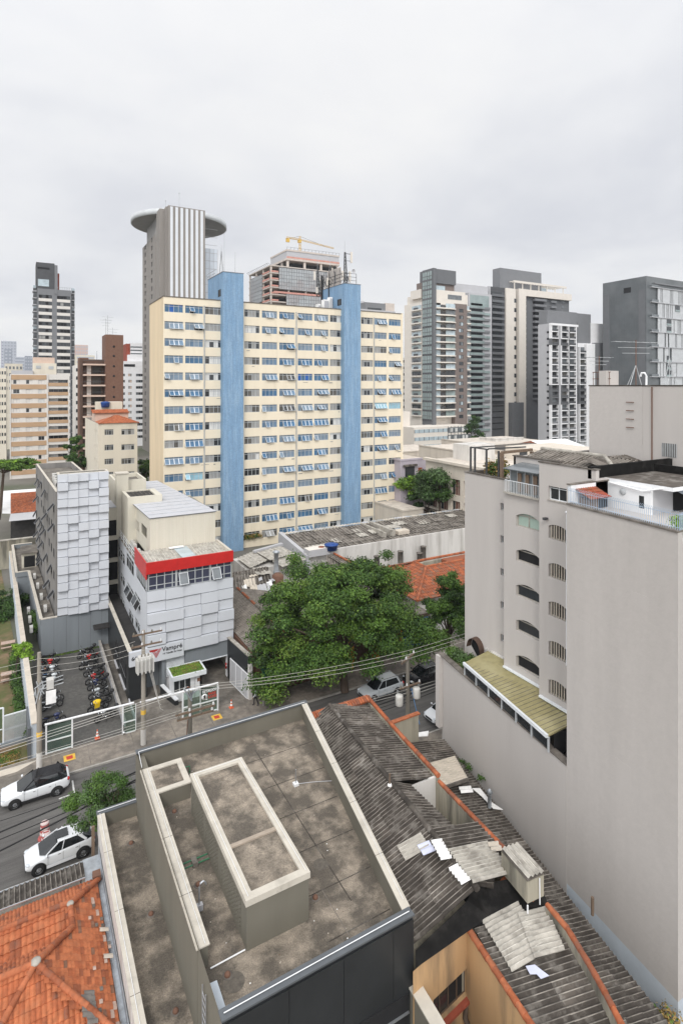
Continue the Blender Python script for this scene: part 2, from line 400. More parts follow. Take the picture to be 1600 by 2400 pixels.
M('tile_a', (.36, .105, .042), .85, .3, 4, c2=(.2, .09, .05), c2f=.6, c2s=2, c2m=.6)
M('tile_b', (.42, .135, .056), .85, .3, 4, c2=(.25, .11, .06), c2f=.6, c2s=2, c2m=.6)
M('tile_c', (.28, .085, .037), .85, .3, 4, c2=(.14, .08, .06), c2f=.55, c2s=2, c2m=.7)
M('tile_d', (.21, .105, .065), .9, .3, 4)
M('tile_grey', (.17, .155, .14), .9, .2, 4)
M('tile_pale', (.46, .34, .28), .9, .2, 5)
M('ridge_tile', (.39, .125, .055), .85, .25, 3, c2=(.2, .1, .06), c2f=.58, c2s=2, c2m=.6)
M('tar', (.012, .0115, .011), .8, .4, 2, spec=.12, c2=(.03, .028, .026), c2f=.6, c2s=1)
M('peach', (.50, .32, .165), .9, .1, 1, streak=True, c2=(.17, .125, .08), c2f=.55, c2s=.7, c2m=.8)
M('mould_wall', (.36, .33, .26), .95, .2, 1.2, streak=True, c2=(.09, .085, .07), c2f=.52, c2s=.7, c2m=.85)
M('brick_red', (.30, .07, .04), .9, .2, 3)
M('old_white', (.62, .6, .57), .9, .08, .8, streak=True, c2=(.33, .31, .28), c2f=.56, c2s=.6, c2m=.65)
M('beige', (.62, .56, .48), .9, .06, .6, streak=True, c2=(.46, .41, .35), c2f=.58, c2s=.5, c2m=.5)
M('beige_roof', (.60, .54, .47), .9, .12, .6, c2=(.40, .36, .31), c2f=.55, c2s=.5, c2m=.6)
M('wood', (.17, .12, .085), .9, .3, 3, stretch=(3, 3, .3))
M('pole_conc', (.33, .30, .255), .9, .15, 2, streak=True, c2=(.18, .16, .14), c2f=.55, c2s=1, c2m=.6)
M('pole_dark', (.17, .155, .13), .9, .2, 2, streak=True)
M('transf', (.56, .55, .52), .6, .1, 2, c2=(.36, .32, .27), c2f=.62, c2s=2, c2m=.6)
M('wire_pale', (.52, .5, .46), .6, .1, 1)
M('wire_black', (.015, .015, .016), .7, .1, 1)
M('ceramic', (.6, .6, .6), .4, .1, 2)
M('lane_white', (.62, .62, .6), .85, .15, 3, c2=(.2, .2, .2), c2f=.58, c2s=2, c2m=.7)
M('yellow', (.72, .45, .07), .7, .15, 3)
M('yellow_bright', (.85, .56, .02), .5, .1, 3)
M('orange', (.72, .13, .035), .6, .1, 2)
M('cone_red', (.66, .13, .05), .6, .12, 3)
M('drum_red', (.42, .11, .10), .75, .2, 3)
M('drum_white', (.62, .50, .48), .7, .12, 3)
M('car_white', (.76, .78, .80), .22, .02, 1, spec=.6)
M('car_silver', (.50, .54, .57), .25, .02, 1, spec=.6, metal=.1)
M('car_black', (.012, .012, .014), .2, .05, 1, spec=.35)
M('car_glass', (.012, .015, .017), .06, .1, 1, spec=.8)
M('plastic_black', (.02, .02, .021), .6, .1, 3)
M('rubber', (.018, .018, .018), .85, .1, 3)
M('rim', (.3, .31, .32), .35, .1, 3, metal=.7)
M('chrome', (.6, .61, .62), .2, .05, 3, metal=.95)
M('lamp_clear', (.6, .64, .68), .12, .1, 8, spec=.8)
M('lamp_red', (.4, .012, .012), .2, .1, 3)
M('moto_red', (.55, .02, .015), .25, .05, 3, spec=.6)
M('moto_blue', (.02, .03, .1), .25, .05, 3, spec=.6)
M('moto_black', (.015, .015, .017), .3, .05, 3, spec=.6)
M('moto_white', (.66, .70, .72), .3, .05, 3, spec=.6)
M('seat_black', (.014, .014, .014), .7, .1, 3)
M('engine', (.14, .14, .145), .5, .25, 5, metal=.6)
M('skin', (.36, .2, .13), .6, .08, 4)
M('skin_light', (.48, .29, .2), .6, .08, 4)
M('hair', (.015, .012, .01), .7, .1, 4)
M('jeans', (.12, .24, .45), .85, .15, 4)
M('cloth_dark', (.02, .02, .025), .85, .15, 4)
M('cloth_white', (.7, .72, .74), .85, .08, 4)
M('cloth_orange', (.75, .13, .04), .8, .1, 4)
M('leaf_a', (.044, .096, .015), .6, .4, .9, spec=.3)
M('leaf_b', (.074, .142, .02), .6, .35, .9, spec=.3)
M('leaf_c', (.026, .058, .012), .6, .4, .9, spec=.3)
M('leaf_lime', (.19, .33, .03), .6, .3, .9, spec=.3)
M('leaf_tip', (.12, .19, .03), .6, .35, .9, spec=.3)
M('leaf_dry', (.26, .17, .05), .7, .4, .9)
M('leaf_grey', (.075, .125, .045), .6, .35, .9, spec=.3)
M('bark', (.09, .065, .048), .95, .3, 3, streak=True)
M('logo_red', (.36, .02, .02), .5, .1, 3)
M('ink', (.012, .012, .013), .6, .1, 3)
M('sign_red', (.5, .05, .035), .6, .1, 3)
M('lilac_wall', (.42, .38, .42), .9, .08, .8, streak=True)
M('tan', (.47, .315, .195), .9, .07, .5)
M('stripe_white', (.68, .65, .61), .9, .05, .6)
M('brick_brown', (.165, .088, .06), .9, .12, 2)
M('brown_dark', (.09, .055, .04), .9, .15, 1)
M('balcony_pink', (.58, .44, .36), .9, .06, 1)
M('pale_wall', (.66, .61, .51), .9, .05, .5, streak=True, c2=(.52, .47, .39), c2f=.62, c2s=.4, c2m=.5)
M('white_wall', (.78, .78, .79), .9, .05, .5)
M('conc_tower', (.255, .235, .215), .9, .08, .4, streak=True)
M('disc_grey', (.52, .54, .55), .5, .08, .3)
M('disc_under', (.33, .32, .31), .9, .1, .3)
M('mirror_strip', (.64, .66, .69), .25, .04, .2, spec=.6)
M('mirror_pale', (.62, .67, .73), .12, .06, .15, spec=.7)
M('curtain_wall', (.36, .38, .39), .15, .2, .25, spec=.6, c2=(.30, .25, .24), c2f=.5, c2s=.1, c2m=.6)
M('raw_conc', (.54, .48, .43), .9, .1, .6)
M('safety_red', (.55, .27, .22), .9, .2, 1)
M('crane_yellow', (.62, .40, .08), .6, .1, 1)
M('ivory', (.70, .65, .585), .85, .04, .4)
M('pier_brown', (.185, .15, .135), .9, .08, .8)
M('slate', (.075, .077, .082), .8, .12, .6)
M('slate2', (.135, .14, .148), .8, .06, .4)
M('slate3', (.19, .195, .205), .8, .05, .4)
M('light_grey', (.45, .45, .465), .85, .04, .4)
M('office_dark', (.10, .112, .118), .3, .18, .12, spec=.5, c2=(.15, .16, .165), c2f=.52, c2s=.09, c2m=.7)
M('fins', (.60, .615, .63), .4, .06, .5)
M('far_grey', (.42, .44, .49), .9, .06, .02)  # distance haze is painted into the bluish far greys
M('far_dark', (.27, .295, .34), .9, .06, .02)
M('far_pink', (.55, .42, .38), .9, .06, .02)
M('shutter', (.16, .075, .055), .9, .15, 1, stretch=(.3, .3, 6))
M('green_awning', (.012, .10, .085), .8, .1, 1)
M('orange_pillar', (.62, .25, .03), .85, .12, 1)
M('blue_plastic', (.012, .06, .25), .4, .1, 2)
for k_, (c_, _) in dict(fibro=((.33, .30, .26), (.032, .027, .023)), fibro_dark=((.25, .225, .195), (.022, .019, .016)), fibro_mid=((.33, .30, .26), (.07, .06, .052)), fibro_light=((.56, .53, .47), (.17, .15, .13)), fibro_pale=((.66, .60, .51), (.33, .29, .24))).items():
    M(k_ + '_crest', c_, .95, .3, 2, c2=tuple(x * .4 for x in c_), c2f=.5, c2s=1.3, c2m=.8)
# ---------------------------------------------------------------- ground, road, pavements
KF, KN, PF, PN = 48.75, 39.4, 52.1, 36.05
b = MB(); b.f([(-1500, -600, -.03), (2000, -600, -.03), (2000, 2500, -.03), (-1500, 2500, -.03)], MATS['ground']); tag(b.build('ground'), kind='structure')
b = MB(); b.f([(-120, KN, 0), (200, KN, 0), (200, KF, 0), (-120, KF, 0)], MATS['asphalt']); tag(b.build('road'), kind='structure')
b = MB(); m = MATS['kerb']
b.box(-120, 200, KF, KF + .16, -.02, .13, m); b.box(-120, 200, KN - .16, KN, -.02, .13, m); tag(b.build('kerb'), kind='structure')
b = MB(); m = MATS['sidewalk']
b.box(-120, 200, KF + .16, PF, -.02, .125, m); b.box(-120, 200, PN, KN - .16, -.02, .125, m)
for x in (2.2, 4.9, 8.3, 11.6, 14.9, 18.4): b.box(x, x + .05, KF + .2, PF - .1, .1, .129, MATS['concrete_floor'])
tag(b.build('pavement'), kind='structure')
b = MB(); m = MATS['lane_white']                                     # worn parking bay marks
def mark(pts, w=.12):
    for p, q in zip(pts, pts[1:]): b.bar((p[0], p[1], .004), (q[0], q[1], .004), w, .004, m)
mark([at(169.6, 1830, z=0), at(174, 1860, z=0), at(138, 1873, z=0)])
mark([(-6, 46.35), (-1.2, 46.35)]); mark([at(885, 1645, z=0), at(898, 1640, z=0)]); mark([at(1020, 1606, z=0), at(1034, 1602, z=0)])
mark([(13, 46.3), (19, 46.3)]); mark([(20.6, 46.3), (20.6, 48.4)]); tag(b.build('road_marking'), kind='structure')
b = MB(); b.f([(1.25, PF, .03), (8.05, PF, .03), (8.05, 71.4, .03), (1.25, 71.4, .03)], MATS['paver'])
pm = MATS['concrete_floor']
b.f([(8.05, PF, .034), (20, PF, .034), (20, 76, .034), (8.05, 76, .034)], pm)
b.box(1.25, 8.0, PF - .05, PF + .05, .0, .06, MATS['kerb']); tag(b.build('forecourt'), kind='structure')
b = MB(); b.f([(-40, 52.3, .02), (1.1, 52.3, .02), (-2.8, 112, .02), (-40, 112, .02)], MATS['soil']); tag(b.build('garden_soil'), kind='structure')
b = MB(); b.f([(-40, 48.95, .132), (1.0, 49.3, .132), (1.0, 50.6, .132), (-40, 50.6, .132)], MATS['concrete_floor'])
b.f([(-40, 50.6, .136), (-.2, 50.9, .136), (1.3, 51.7, .136), (-40, 51.4, .136)], MATS['fibro_pale']); tag(b.build('driveway'), kind='structure')
# ---------------------------------------------------------------- foreground: flat-roofed block
def c3(x, y): return x * .2551, 1800 + y * .2551
def c4(x, y): return 200 + x * .38265, 1640 + y * .38265
def c5(x, y): return 700 + x * .38265, 1600 + y * .38265
def c6(x, y): return 900 + x * .44643, 1900 + y * .44643
def hit(uv, P0, N):
    """pixel ray meets plane"""
    k = (uv[0] - CXP) / F; d = Vector((SA + k * CA, CA - k * SA, -(uv[1] - HVP) / F)); o = Vector((0, 0, H)); N = Vector(N)
    return o + d * ((Vector(P0) - o).dot(N) / d.dot(N))
m = MATS
def lx(Y): return 17.3 - .186 * (36 - Y)            # skewed lot line
ZF, ZP, ZS, ZT = 7.0, 8.05, 4.4, 5.2
g = thing('flat_roof_building', 'two storey building with bare concrete roof and olive parapets in the foreground', 'building', (10, 28, 0))
b = MB()
Pm = [(6.1, 19.3), (lx(19.3), 19.3), (17.3, 36), (6.1, 36)]; t = .25
Pi = [(6.36, 19.3 + t), (lx(19.3 + t) - t, 19.3 + t), (lx(36 - t) - t, 36 - t), (6.36, 36 - t)]
oc = [m['charcoal_clad'], m['olive_wall'], m['charcoal_clad'], m['olive_wall']]
for i in range(4):
    j = (i + 1) % 4; p, q, pi, qi = Pm[i], Pm[j], Pi[i], Pi[j]
    if i < 3 or True:
        b.f([(*p, 0), (*q, 0), (*q, ZP), (*p, ZP)], oc[i])
        if i != 3: b.f([(*qi, ZF), (*pi, ZF), (*pi, ZP), (*qi, ZP)], m['olive_wall'])
b.build('wall', g)
b = MB(); b.f([(*Pi[0], ZF), (*Pi[1], ZF), (*Pi[2], ZF), (*Pi[3], ZF)], m['roof_concrete'])
r0 = b.build('roof', g)
b = MB()                                              # joints in the screed
for p, q in (((598, 1759), (800, 2080)), ): b.bar(hit(p, (0, 0, ZF + .004), (0, 0, 1)), hit((823, 2112), (0, 0, ZF + .004), (0, 0, 1)), .05, .006, m['fibro_dark'])
for Y in (33.2, 30.6, 28.1, 25.6, 23.2, 20.9): b.box(11.05, lx(Y) - .3, Y, Y + .045, ZF + .001, ZF + .006, m['fibro_dark'])
b.box(12.0, 12.03, 20, 23.2, ZF + .001, ZF + .007, m['fibro_mid']); b.build('joint', r0)
b = MB()
for x0, x1 in ((6.3, 8.6), (8.62, 10.9), (10.92, 13.2), (13.22, lx(19.3) + .02)): b.box(x0, x1, 19.24, 19.296, .2, ZP - .16, m['charcoal_clad'])
b.box(10.6, 13.9, 19.18, 19.236, 2.6, 5.0, m['void']); b.box(10.6, 13.9, 19.1, 19.17, 3.1, 3.2, m['steel']); b.box(10.6, 13.9, 19.1, 19.17, 4.3, 4.36, m['steel'])
b.build('cladding', g)
b = MB()                                              # flashing front and back, pale coping on the right
b.box(6.06, 17.36, 35.66, 36.06, ZP + .002, ZP + .06, m['grey_metal']); b.build('flashing', g); b = MB(); b.box(6.06, lx(19.3) + .05, 19.2, 19.62, ZP + .002, ZP + .07, m['grey_metal'])
b.build('flashing', g)
b = MB()
b.prism([(lx(19.65) - .34, 19.63), (lx(19.65) + .05, 19.63), (lx(35.6) + .05, 35.65), (lx(35.6) - .34, 35.65)], ZP + .001, ZP + .05, m['coping'])
for Y in (22.5, 26, 29.2, 32.4): b.box(lx(Y) - .34, lx(Y) + .05, Y, Y + .025, ZP + .04, ZP + .054, m['fibro_mid'])
b.build('coping', g)
b = MB(); zc = ZP + .09
b.tube([(6.2, 35.75, zc), (11, 35.75, zc + .01), (17.15, 35.75, zc)], .018, m['white_paint'], 5); b.tube([(6.2, 19.4, zc + .02), (10, 19.4, zc + .02), (14.1, 19.4, zc + .02)], .018, m['white_paint'], 5)
b.tube([(lx(20) - .1, 20, zc), (lx(28) - .1, 28, zc), (lx(35.6) - .1, 35.6, zc)], .012, m['white_paint'], 5)
b.tube([(6.2, 35.75, zc), (6.15, 34.4, 7.99)], .018, m['white_paint'], 5)
b.build('lightning_cable', g)
# lower strip on the left and the tall wall beside it
b = MB(); b.box(4.0, 6.1, 15, 36, 0, ZS, m['old_white'], top=m['roof_concrete']); b.build('lower_roof', g)
b = MB(); b.box(3.96, 4.26, 15, 36.0, ZS - .5, ZT, m['old_white']); b.box(4.26, 6.1, 35.72, 36, ZS, ZT, m['olive_wall']); b.build('parapet', g)
b = MB(); b.box(3.9, 4.3, 15, 35.66, ZT + .001, ZT + .05, m['coping'])
for Y in (20, 24.4, 28.7, 32.6): b.box(3.9, 4.3, Y, Y + .025, ZT + .04, ZT + .054, m['fibro_mid'])
b.tube([(4.06, 15, ZT + .08), (4.07, 26, ZT + .085), (4.06, 35.7, ZT + .08)], .014, m['white_paint'], 5); b.build('coping', g)
b = MB(); b.box(3.88, 6.1, 35.67, 36.05, ZT + .001, ZT + .06, m['grey_metal']); b.tube([(3.95, 35.85, ZT + .1), (6.1, 35.85, ZT + .1)], .02, m['white_paint'], 5); b.build('flashing', g)
b = MB(); b.box(6.08, 6.52, 22.4, 36.02, ZS, 7.86, m['olive_wall']); w0 = b.build('dividing_wall', g)
b = MB(); b.box(6.03, 6.57, 22.33, 32.0, 7.862, 7.91, m['coping'])
for Y in (25, 28.6): b.box(6.03, 6.57, Y, Y + .025, 7.9, 7.914, m['fibro_mid'])
b.tube([(6.4, 22.4, 7.94), (6.41, 28, 7.945), (6.4, 34.2, 7.94)], .012, m['white_paint'], 5); b.build('coping', w0)
b = MB(); b.box(6.52, 8.3, 32.0, 34.3, ZF, 7.85, m['olive_wall'], top=m['roof_concrete'])
s0 = b.build('hatch_box', g)
b = MB(); z0, z1 = 7.84, 7.912
b.box(6.03, 8.36, 31.96, 32.28, z0, z1, m['coping']); b.box(6.03, 8.36, 34.0, 34.34, z0, z1, m['coping']); b.box(6.03, 6.55, 32.28, 34.0, 7.862, z1 - .002, m['coping']); b.box(8.04, 8.36, 32.28, 34.0, z0, z1 - .002, m['coping']); b.build('coping', s0)
X0, X1, Y0, Y1, ZB = 8.05, 10.85, 22.2, 30.85, 9.05
f1 = Fac((X0, Y1), (0, -1), Y1 - Y0, ZF, ZB); 
for a0, a1 in ((.35, 2.35), (2.75, 4.75), (5.15, 7.95)): f1.h.append((a0, a1, 7.25, 8.55))
b = MB(); f1.wall(b, m['olive_wall'], .12); b.box(X0, X1, Y0, Y1, ZF, ZB, m['olive_wall'], skip='tlb')
b.f([(X0 + .1, Y0 + .1, ZB - .07), (X1 - .1, Y0 + .1, ZB - .07), (X1 - .1, Y1 - .1, ZB - .07), (X0 + .1, Y1 - .1, ZB - .07)], m['roof_concrete'])
bx = b.build('tank_room', g)
b = MB()
for x0, x1, y0, y1 in ((X0 - .05, X1 + .05, Y0 - .05, Y0 + .3), (X0 - .05, X1 + .05, Y1 - .3, Y1 + .05), (X0 - .05, X0 + .3, Y0 + .3, Y1 - .3), (X1 - .3, X1 + .05, Y0 + .3, Y1 - .3)): b.box(x0, x1, y0, y1, ZB - .22, ZB + .04, m['coping'])
b.tube([(X0 + .1, Y0 + .1, ZB + .07), (X0 + .1, Y1 - .1, ZB + .07)], .012, m['white_paint'], 5); b.tube([(X1 - .1, Y0 + .1, ZB + .07), (X1 - .1, Y1 - .1, ZB + .07), (X0 + .1, Y1 - .1, ZB + .07)], .012, m['white_paint'], 5); b.build('coping', bx)
b = MB(); b.box(X0 + .3, X1 - .3, 25.1, 25.3, ZB - .1, ZB + .0, M('weathered_beam', (.36, .30, .24), .9, .15, 3)); b.build('cross_beam', bx)
for a0, a1 in ((.35, 2.35), (2.75, 4.75), (5.15, 7.95)):   # pierced concrete blocks
    b = MB(); n = int((a1 - a0) / .2); y0 = Y1 - a1
    for k in range(n + 1): b.box(X0 - .012, X0 + .03, y0 + k * .2 - .035 if k else y0, y0 + k * .2 + .035 if k < n else Y1 - a0, 7.25, 8.55, m['olive_wall'])
    for k in range(8): b.box(X0 - .009, X0 + .028, y0, Y1 - a0, 7.25 + k * .1857 - .03 if k else 7.25, 7.25 + k * .1857 + .03 if k < 7 else 8.55, m['olive_wall'])
    b.box(X0 + .032, X0 + .04, y0, Y1 - a0, 7.25, 8.55, m['void']); b.build('lattice', bx)
for x, y, z in ((280, 883, ZS), (402, 1318, ZS), (553, 1915, ZS), (545, 690, ZF), (692, 1138, ZF), (870, 1693, ZF), (1408, 1218, ZF)):
    p = at(*c4(x, y), z=z); b = MB(); b.ball(p + Vector((0, 0, .04)), (.13, .13, .11), m['brick_brown'], 10, 6); b.lathe([(.2, .0), (.2, .012), (.1, .014)], p, m['fibro_mid'], 12); b.build('drain_strainer', g)
b = MB(); p = at(*c4(697, 1290), z=ZF); b.box(p.x - .15, p.x + .15, p.y - .1, p.y + .1, ZF, ZF + .25, m['light_grey'])
b.tube([p + Vector((0, 0, .2)), p + Vector((0, 0, 1.0)), p + Vector((.06, 0, 1.15)), p + Vector((.18, 0, 1.2)), p + Vector((.28, 0, 1.1)), p + Vector((.3, 0, 1.0))], .035, m['steel'], 8)
b.tube([p + Vector((-.1, 0, .06)), p + Vector((-.6, -.05, .04))], .03, m['white_paint'], 6); b.build('gooseneck_vent', g)
b = MB(); p = at(*c4(1288, 525), z=ZF); b.box(p.x - .14, p.x + .14, p.y - .14, p.y + .14, ZF, ZF + .14, m['white_paint']); b.tube([p, p + Vector((0, 0, .9))], .03, m['steel'], 6)
q = at(*c4(1512, 498), z=ZF + .03); b.tube([p + Vector((.1, 0, .04)), (p + q) / 2 + Vector((0, .05, .03)), q], .018, m['light_grey'], 6); b.build('vent_pipe', g)
b = MB(); gp = M('green_pipe', (.04, .16, .08), .5)
for dy in (0, .3): b.tube([(6.6, 27.3 + dy, 7.12), (8.0, 27.3 + dy, 7.14)], .035, gp, 6)
b.tube([(6.62, 27.3, 7.12), (6.62, 28.2, 7.5)], .035, gp, 6); b.box(7.2, 7.45, 27.25, 27.7, ZF, 7.2, m['concrete_floor'])
b.build('water_pipe', g); b = MB(); b.tube([(8.45, 34.1, 7.4), (8.8, 34.1, 7.4), (8.8, 34.1, 7.0)], .035, gp, 6); b.build('water_pipe', g)
b = MB(); b.tube([(6.55, 22.2, 7.05), (8.0, 22.25, 7.05)], .03, m['white_paint'], 6)
p = at(*c4(1200, 1160), z=ZF); q = at(*c4(1235, 1030), z=ZF); b.tube([p, (p + q) / 2 + Vector((.12, .0, .02)), q], .02, m['white_paint'], 5); b.build('loose_cable', g)
b = MB()
for i in range(90):
    x, y = R.uniform(7, 14), R.uniform(20, 35.4)
    if x < lx(y) - .5 and not (7.9 < x < 11 and 22 < y < 31): q = R.uniform(.02, .06); b.box(x, x + q, y, y + q * .7, ZF + .002, ZF + .02, m[('fibro_pale', 'wood', 'patch_white')[i % 3]])
tag(b.build('debris', g), kind='stuff')
for x, y, r_ in ((6.5 + .7, 21.3, .42), (12.6, 24.5, .35)):
    b = MB(); b.lathe([(0, 0), (r_, 0)], (x, y, ZF + .009), M('damp_stain', (.115, .1, .082), .8, .3, 6), 22); b.build('damp_stain', g)
b = MB(); P = [at(*c4(*q), z=zz) for q, zz in (((750, 1745), 7.25), ((805, 1720), 7.25), ((875, 1935), 7.08), ((820, 1960), 7.08))]; b.prism([(q.x, q.y) for q in P], [q.z - .05 for q in P], [q.z for q in P], m['pale_blue_paint']); b.build('gutter_plate', g)
b = MB()
for dx in (0, .42): b.tube([(6.02, 21.0 + dx, 4.4), (6.02, 21.0 + dx, 7.4)], .025, m['steel'], 6)
for k in range(10): b.tube([(6.02, 21.0, 4.6 + k * .28), (6.02, 21.42, 4.6 + k * .28)], .018, m['steel'], 6)
b.build('ladder', g)
b = MB(); p, q = at(953, 2285, z=5.2), at(1020, 2400, z=5.2); d = (q - p).normalized(); q = p + d * 7
b.prism([(p.x - .14, p.y), (q.x - .14, q.y), (q.x + .3, q.y), (p.x + .3, p.y)], 0, 5.14, m['olive_wall']); b.prism([(p.x - .2, p.y), (q.x - .2, q.y), (q.x + .35, q.y), (p.x + .35, p.y)], 5.142, 5.2, m['coping']); b.build('side_wall', g)
# ---------------------------------------------------------------- orange tiled house, bottom left
g = thing('tiled_house', 'low house with bright orange clay tile roof below the grey gutter', 'house', (0, 28, 0))
b = MB(); b.box(-16, 3.7, 18, 33.4, 0, 3.2, m['old_white']); b.build('wall', g)
T4 = [m['tile_a'], m['tile_a'], m['tile_b'], m['tile_b'], m['tile_b'], m['tile_b'], m['tile_c']]; T1 = T4 * 5 + [m['tile_d']] * 2 + [m['tile_pale']]
def hull_under(b, pts, mm): b.f(pts, mm)
b = MB()
b.tiles((3.74, 18, 3.34), (0, 15.5, 0), (-.9, 0, .49), [m['tile_pale'], m['fibro_mid']], None, w=.2, l=.1, amp=.02, keep=.06); b.tiles((3.58, 18, 3.38), (0, 15.5, 0), (-3.0, 0, 1.64), T1, [(15.5, 0), (13.4, 1.92), (12, 1.92), (10, 3.66), (8, 1.82), (6.2, 0)], w=.38, l=.17, amp=.02)
b.tiles((3.78, 33.5, 3.28), (-18, 0, 0), (0, -2.05, .92), T4, [(0, 0), (18, 0), (18, 2.25), (1.7, 2.25)], w=.17, l=.36)
b.tiles((2.25, 30, 3.85), (-16, 0, 0), (0, 1.45, .4), T4, None, w=.24, l=.42)
b.tiles((2.25, 29.98, 3.85), (-16, 0, 0), (0, -2.0, 1.19), T4 + [m['tile_c']], [(0, 0), (16, 0), (16, 2.33), (1.55, 2.33)], w=.17, l=.36)
b.tiles((-16, 24.6, 3.28), (19.8, 0, 0), (0, 3.4, 1.76), T4 + [m['tile_b']], [(0, 0), (19.7, 0), (16.6, 3.83), (0, 3.83)], w=.2, l=.4)
b.f([(3.7, 18, 3.2), (3.7, 33.4, 3.2), (2.2, 31.4, 4.1), (2.2, 30, 4.1), (.6, 28, 4.95), (2.2, 26, 4.1), (3.7, 24.6, 3.2)], m['tile_d']); b.f([(3.7, 33.4, 3.2), (-16, 33.4, 3.2), (-16, 31.45, 4.08), (2.2, 31.45, 4.08)], m['tile_d'])
b.f([(2.2, 31.45, 4.1), (-16, 31.45, 4.1), (-16, 30, 3.74), (2.2, 30, 3.74)], m['tile_d']); b.f([(2.2, 30, 3.74), (-16, 30, 3.74), (-16, 28, 4.95), (.6, 28, 4.95)], m['tile_d']); b.f([(.6, 28, 4.95), (-16, 28, 4.95), (-16, 24.6, 3.2), (3.6, 24.6, 3.2)], m['tile_d'])
rf = b.build('roof', g)
b = MB(); RT = [m['ridge_tile'], m['ridge_tile'], m['tile_c']]
N3 = (.62, 28, 5.1)
for p, q in (((3.75, 33.4, 3.36), (2.2, 31.4, 4.28)), ((2.2, 31.4, 4.28), (2.2, 30.0, 4.28)), ((2.2, 30.0, 4.28), N3), (N3, (3.7, 24.7, 3.42)), ((2.2, 31.45, 4.3), (-16, 31.45, 4.3)), (N3, (-16, 28, 5.1)), (N3, (-2.4, 24.7, 3.5))): b.ridge(p, q, .13, RT, .45)
b.ball((.62, 28, 5.16), (.22, .22, .12), m['fibro_light'], 10, 6); b.ball((2.2, 31.3, 4.36), (.17, .17, .1), m['fibro_light'], 10, 6); b.build('ridge_cap', rf)
b = MB()
for y, x, n in ((26.3, 2.75, 3), (26.1, 2.6, 2)): 
    for k in range(n): zz = 3.28 + .5438 * (3.78 - x); b.tiles((x, y - .5 * k, zz + .05), (0, .5, 0), (-.36, 0, .196), [m['tile_grey']], None, .25, .41)
b.build('replacement_tile', rf)
for y in (29.9, 28.4): b = MB(); zz = 3.32; b.tiles((3.74, y, zz + .06), (0, .25, 0), (-.5, 0, .27), [m['fibro_pale']], None, .25, .41); b.build('replacement_tile', rf)
b = MB(); b.f([(3.5, 18, 3.16), (3.96, 18, 3.2), (3.96, 33.6, 3.2), (3.5, 33.6, 3.16)], m['galv']); b.box(3.93, 3.958, 18, 35.4, 3.2, 3.62, m['galv']); b.box(3.1, 3.93, 33.55, 35.3, 3.2, 3.26, m['galv']); b.build('gutter', g)
b = MB(); b.box(3.45, 3.85, 33.3, 33.75, 3.3, 3.62, m['brick_brown']); b.build('chimney_stub', g)
b = MB(); b.corr((-16, 33.72, 3.5), (19.1, 0, 0), (0, 1.42, -.22), m['fibro_dark'], per=.24, amp=.045, seam=9); b.bar((-16, 33.66, 3.5), (3.1, 33.66, 3.5), .06, .05, m['steel']); b.bar((-16, 35.17, 3.27), (3.1, 35.17, 3.27), .05, .05, m['galv'])
for x in (-12, -7, -2, 3): b.bar((x, 35.0, 0), (x, 35.0, 3.2), .08, .08, m['galv'])
b.build('awning', g)
b = MB(); b.box(3.62, 3.78, 35.7, 35.86, 0, 4.6, m['wood']); tag(b.build('gate_post'), 'thin brown post at the front corner of the grey flat roofed building', 'post')
# ---------------------------------------------------------------- corrugated roofs between the two buildings
g = thing('corrugated_roof_house', 'long old house under dark gabled corrugated roof with orange tile coping', 'house', (18.5, 28, 0))
zr, ze = 7.5, 6.62
def rg(Y): return 18.9 + .075 * (Y - 34)             # ridge line
def cp(Y): return 22.3 - .075 * (36 - Y) if Y > 26.5 else 21.59 - .05 * (26.5 - Y)   # coping line
FD = [m['fibro'], m['fibro_dark'], m['fibro_dark'], m['fibro_dark'], m['fibro_dark']]
def slope(b, Ya, Yb, x0a, x0b, z0, x1a, x1b, z1, ms, per=.235, amp=.045, seam=1.9):
    """skewed strip: profile runs from Ya to Yb, ribs run from (x0, z0) to (x1, z1)"""
    n = int(abs(Yb - Ya) / per) * 6; nc = max(1, int(round(max(abs(x1a - x0a), abs(x1b - x0b)) / seam)))
    for c in range(nc):
        for s0 in range(0, n, 18):
            s1 = min(n, s0 + 18); mm = ms[R.randrange(len(ms))]; vs = []; off = R.uniform(0, .012)
            for jj, j in enumerate((c / nc, min(1.0, (c + 1.05) / nc))):
                for i in range(s0, s1 + 1):
                    k = i / n; Y = Ya + (Yb - Ya) * k; xa = x0a + (x0b - x0a) * k; xb = x1a + (x1b - x1a) * k
                    w = amp * math.sin(math.pi * i / 3)
                    vs.append((xa + (xb - xa) * j, Y, z0 + (z1 - z0) * j + w + (.03 if jj == (0 if z1 > z0 else 1) else 0) + off))
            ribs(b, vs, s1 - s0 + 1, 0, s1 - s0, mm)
    return b
b = MB(); Yn = 19.4
slope(b, 35.7, Yn, rg(35.7), rg(Yn), zr, lx(35.7) + .05, lx(Yn) + .05, ze, FD)
slope(b, 35.7, 27.0, rg(35.7), rg(27), zr, cp(35.7) - .1, cp(27) - .1, ze, FD)
slope(b, 27.0, 23.2, rg(27), rg(23.2), zr, rg(27) + 1.35, rg(23.2) + 1.75, ze + .25, FD, seam=1)
slope(b, 23.2, 21.0, rg(23.2), rg(21), zr, cp(23.2) - .1, cp(21) - .1, ze, FD)
slope(b, 21.0, 19.6, rg(21), rg(19.6), zr, rg(21) + 2.6, rg(19.6) + 1.2, ze + .15, FD, seam=1)
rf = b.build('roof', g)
b = MB()
for i in range(9):
    Y = 35.6 - i * 1.8; b.tube([(rg(Y), Y, zr + .02), (rg(Y - 1.85), Y - 1.85, zr + .03)], .15, FD[i % 3], 8)
b.build('ridge_cap', rf)
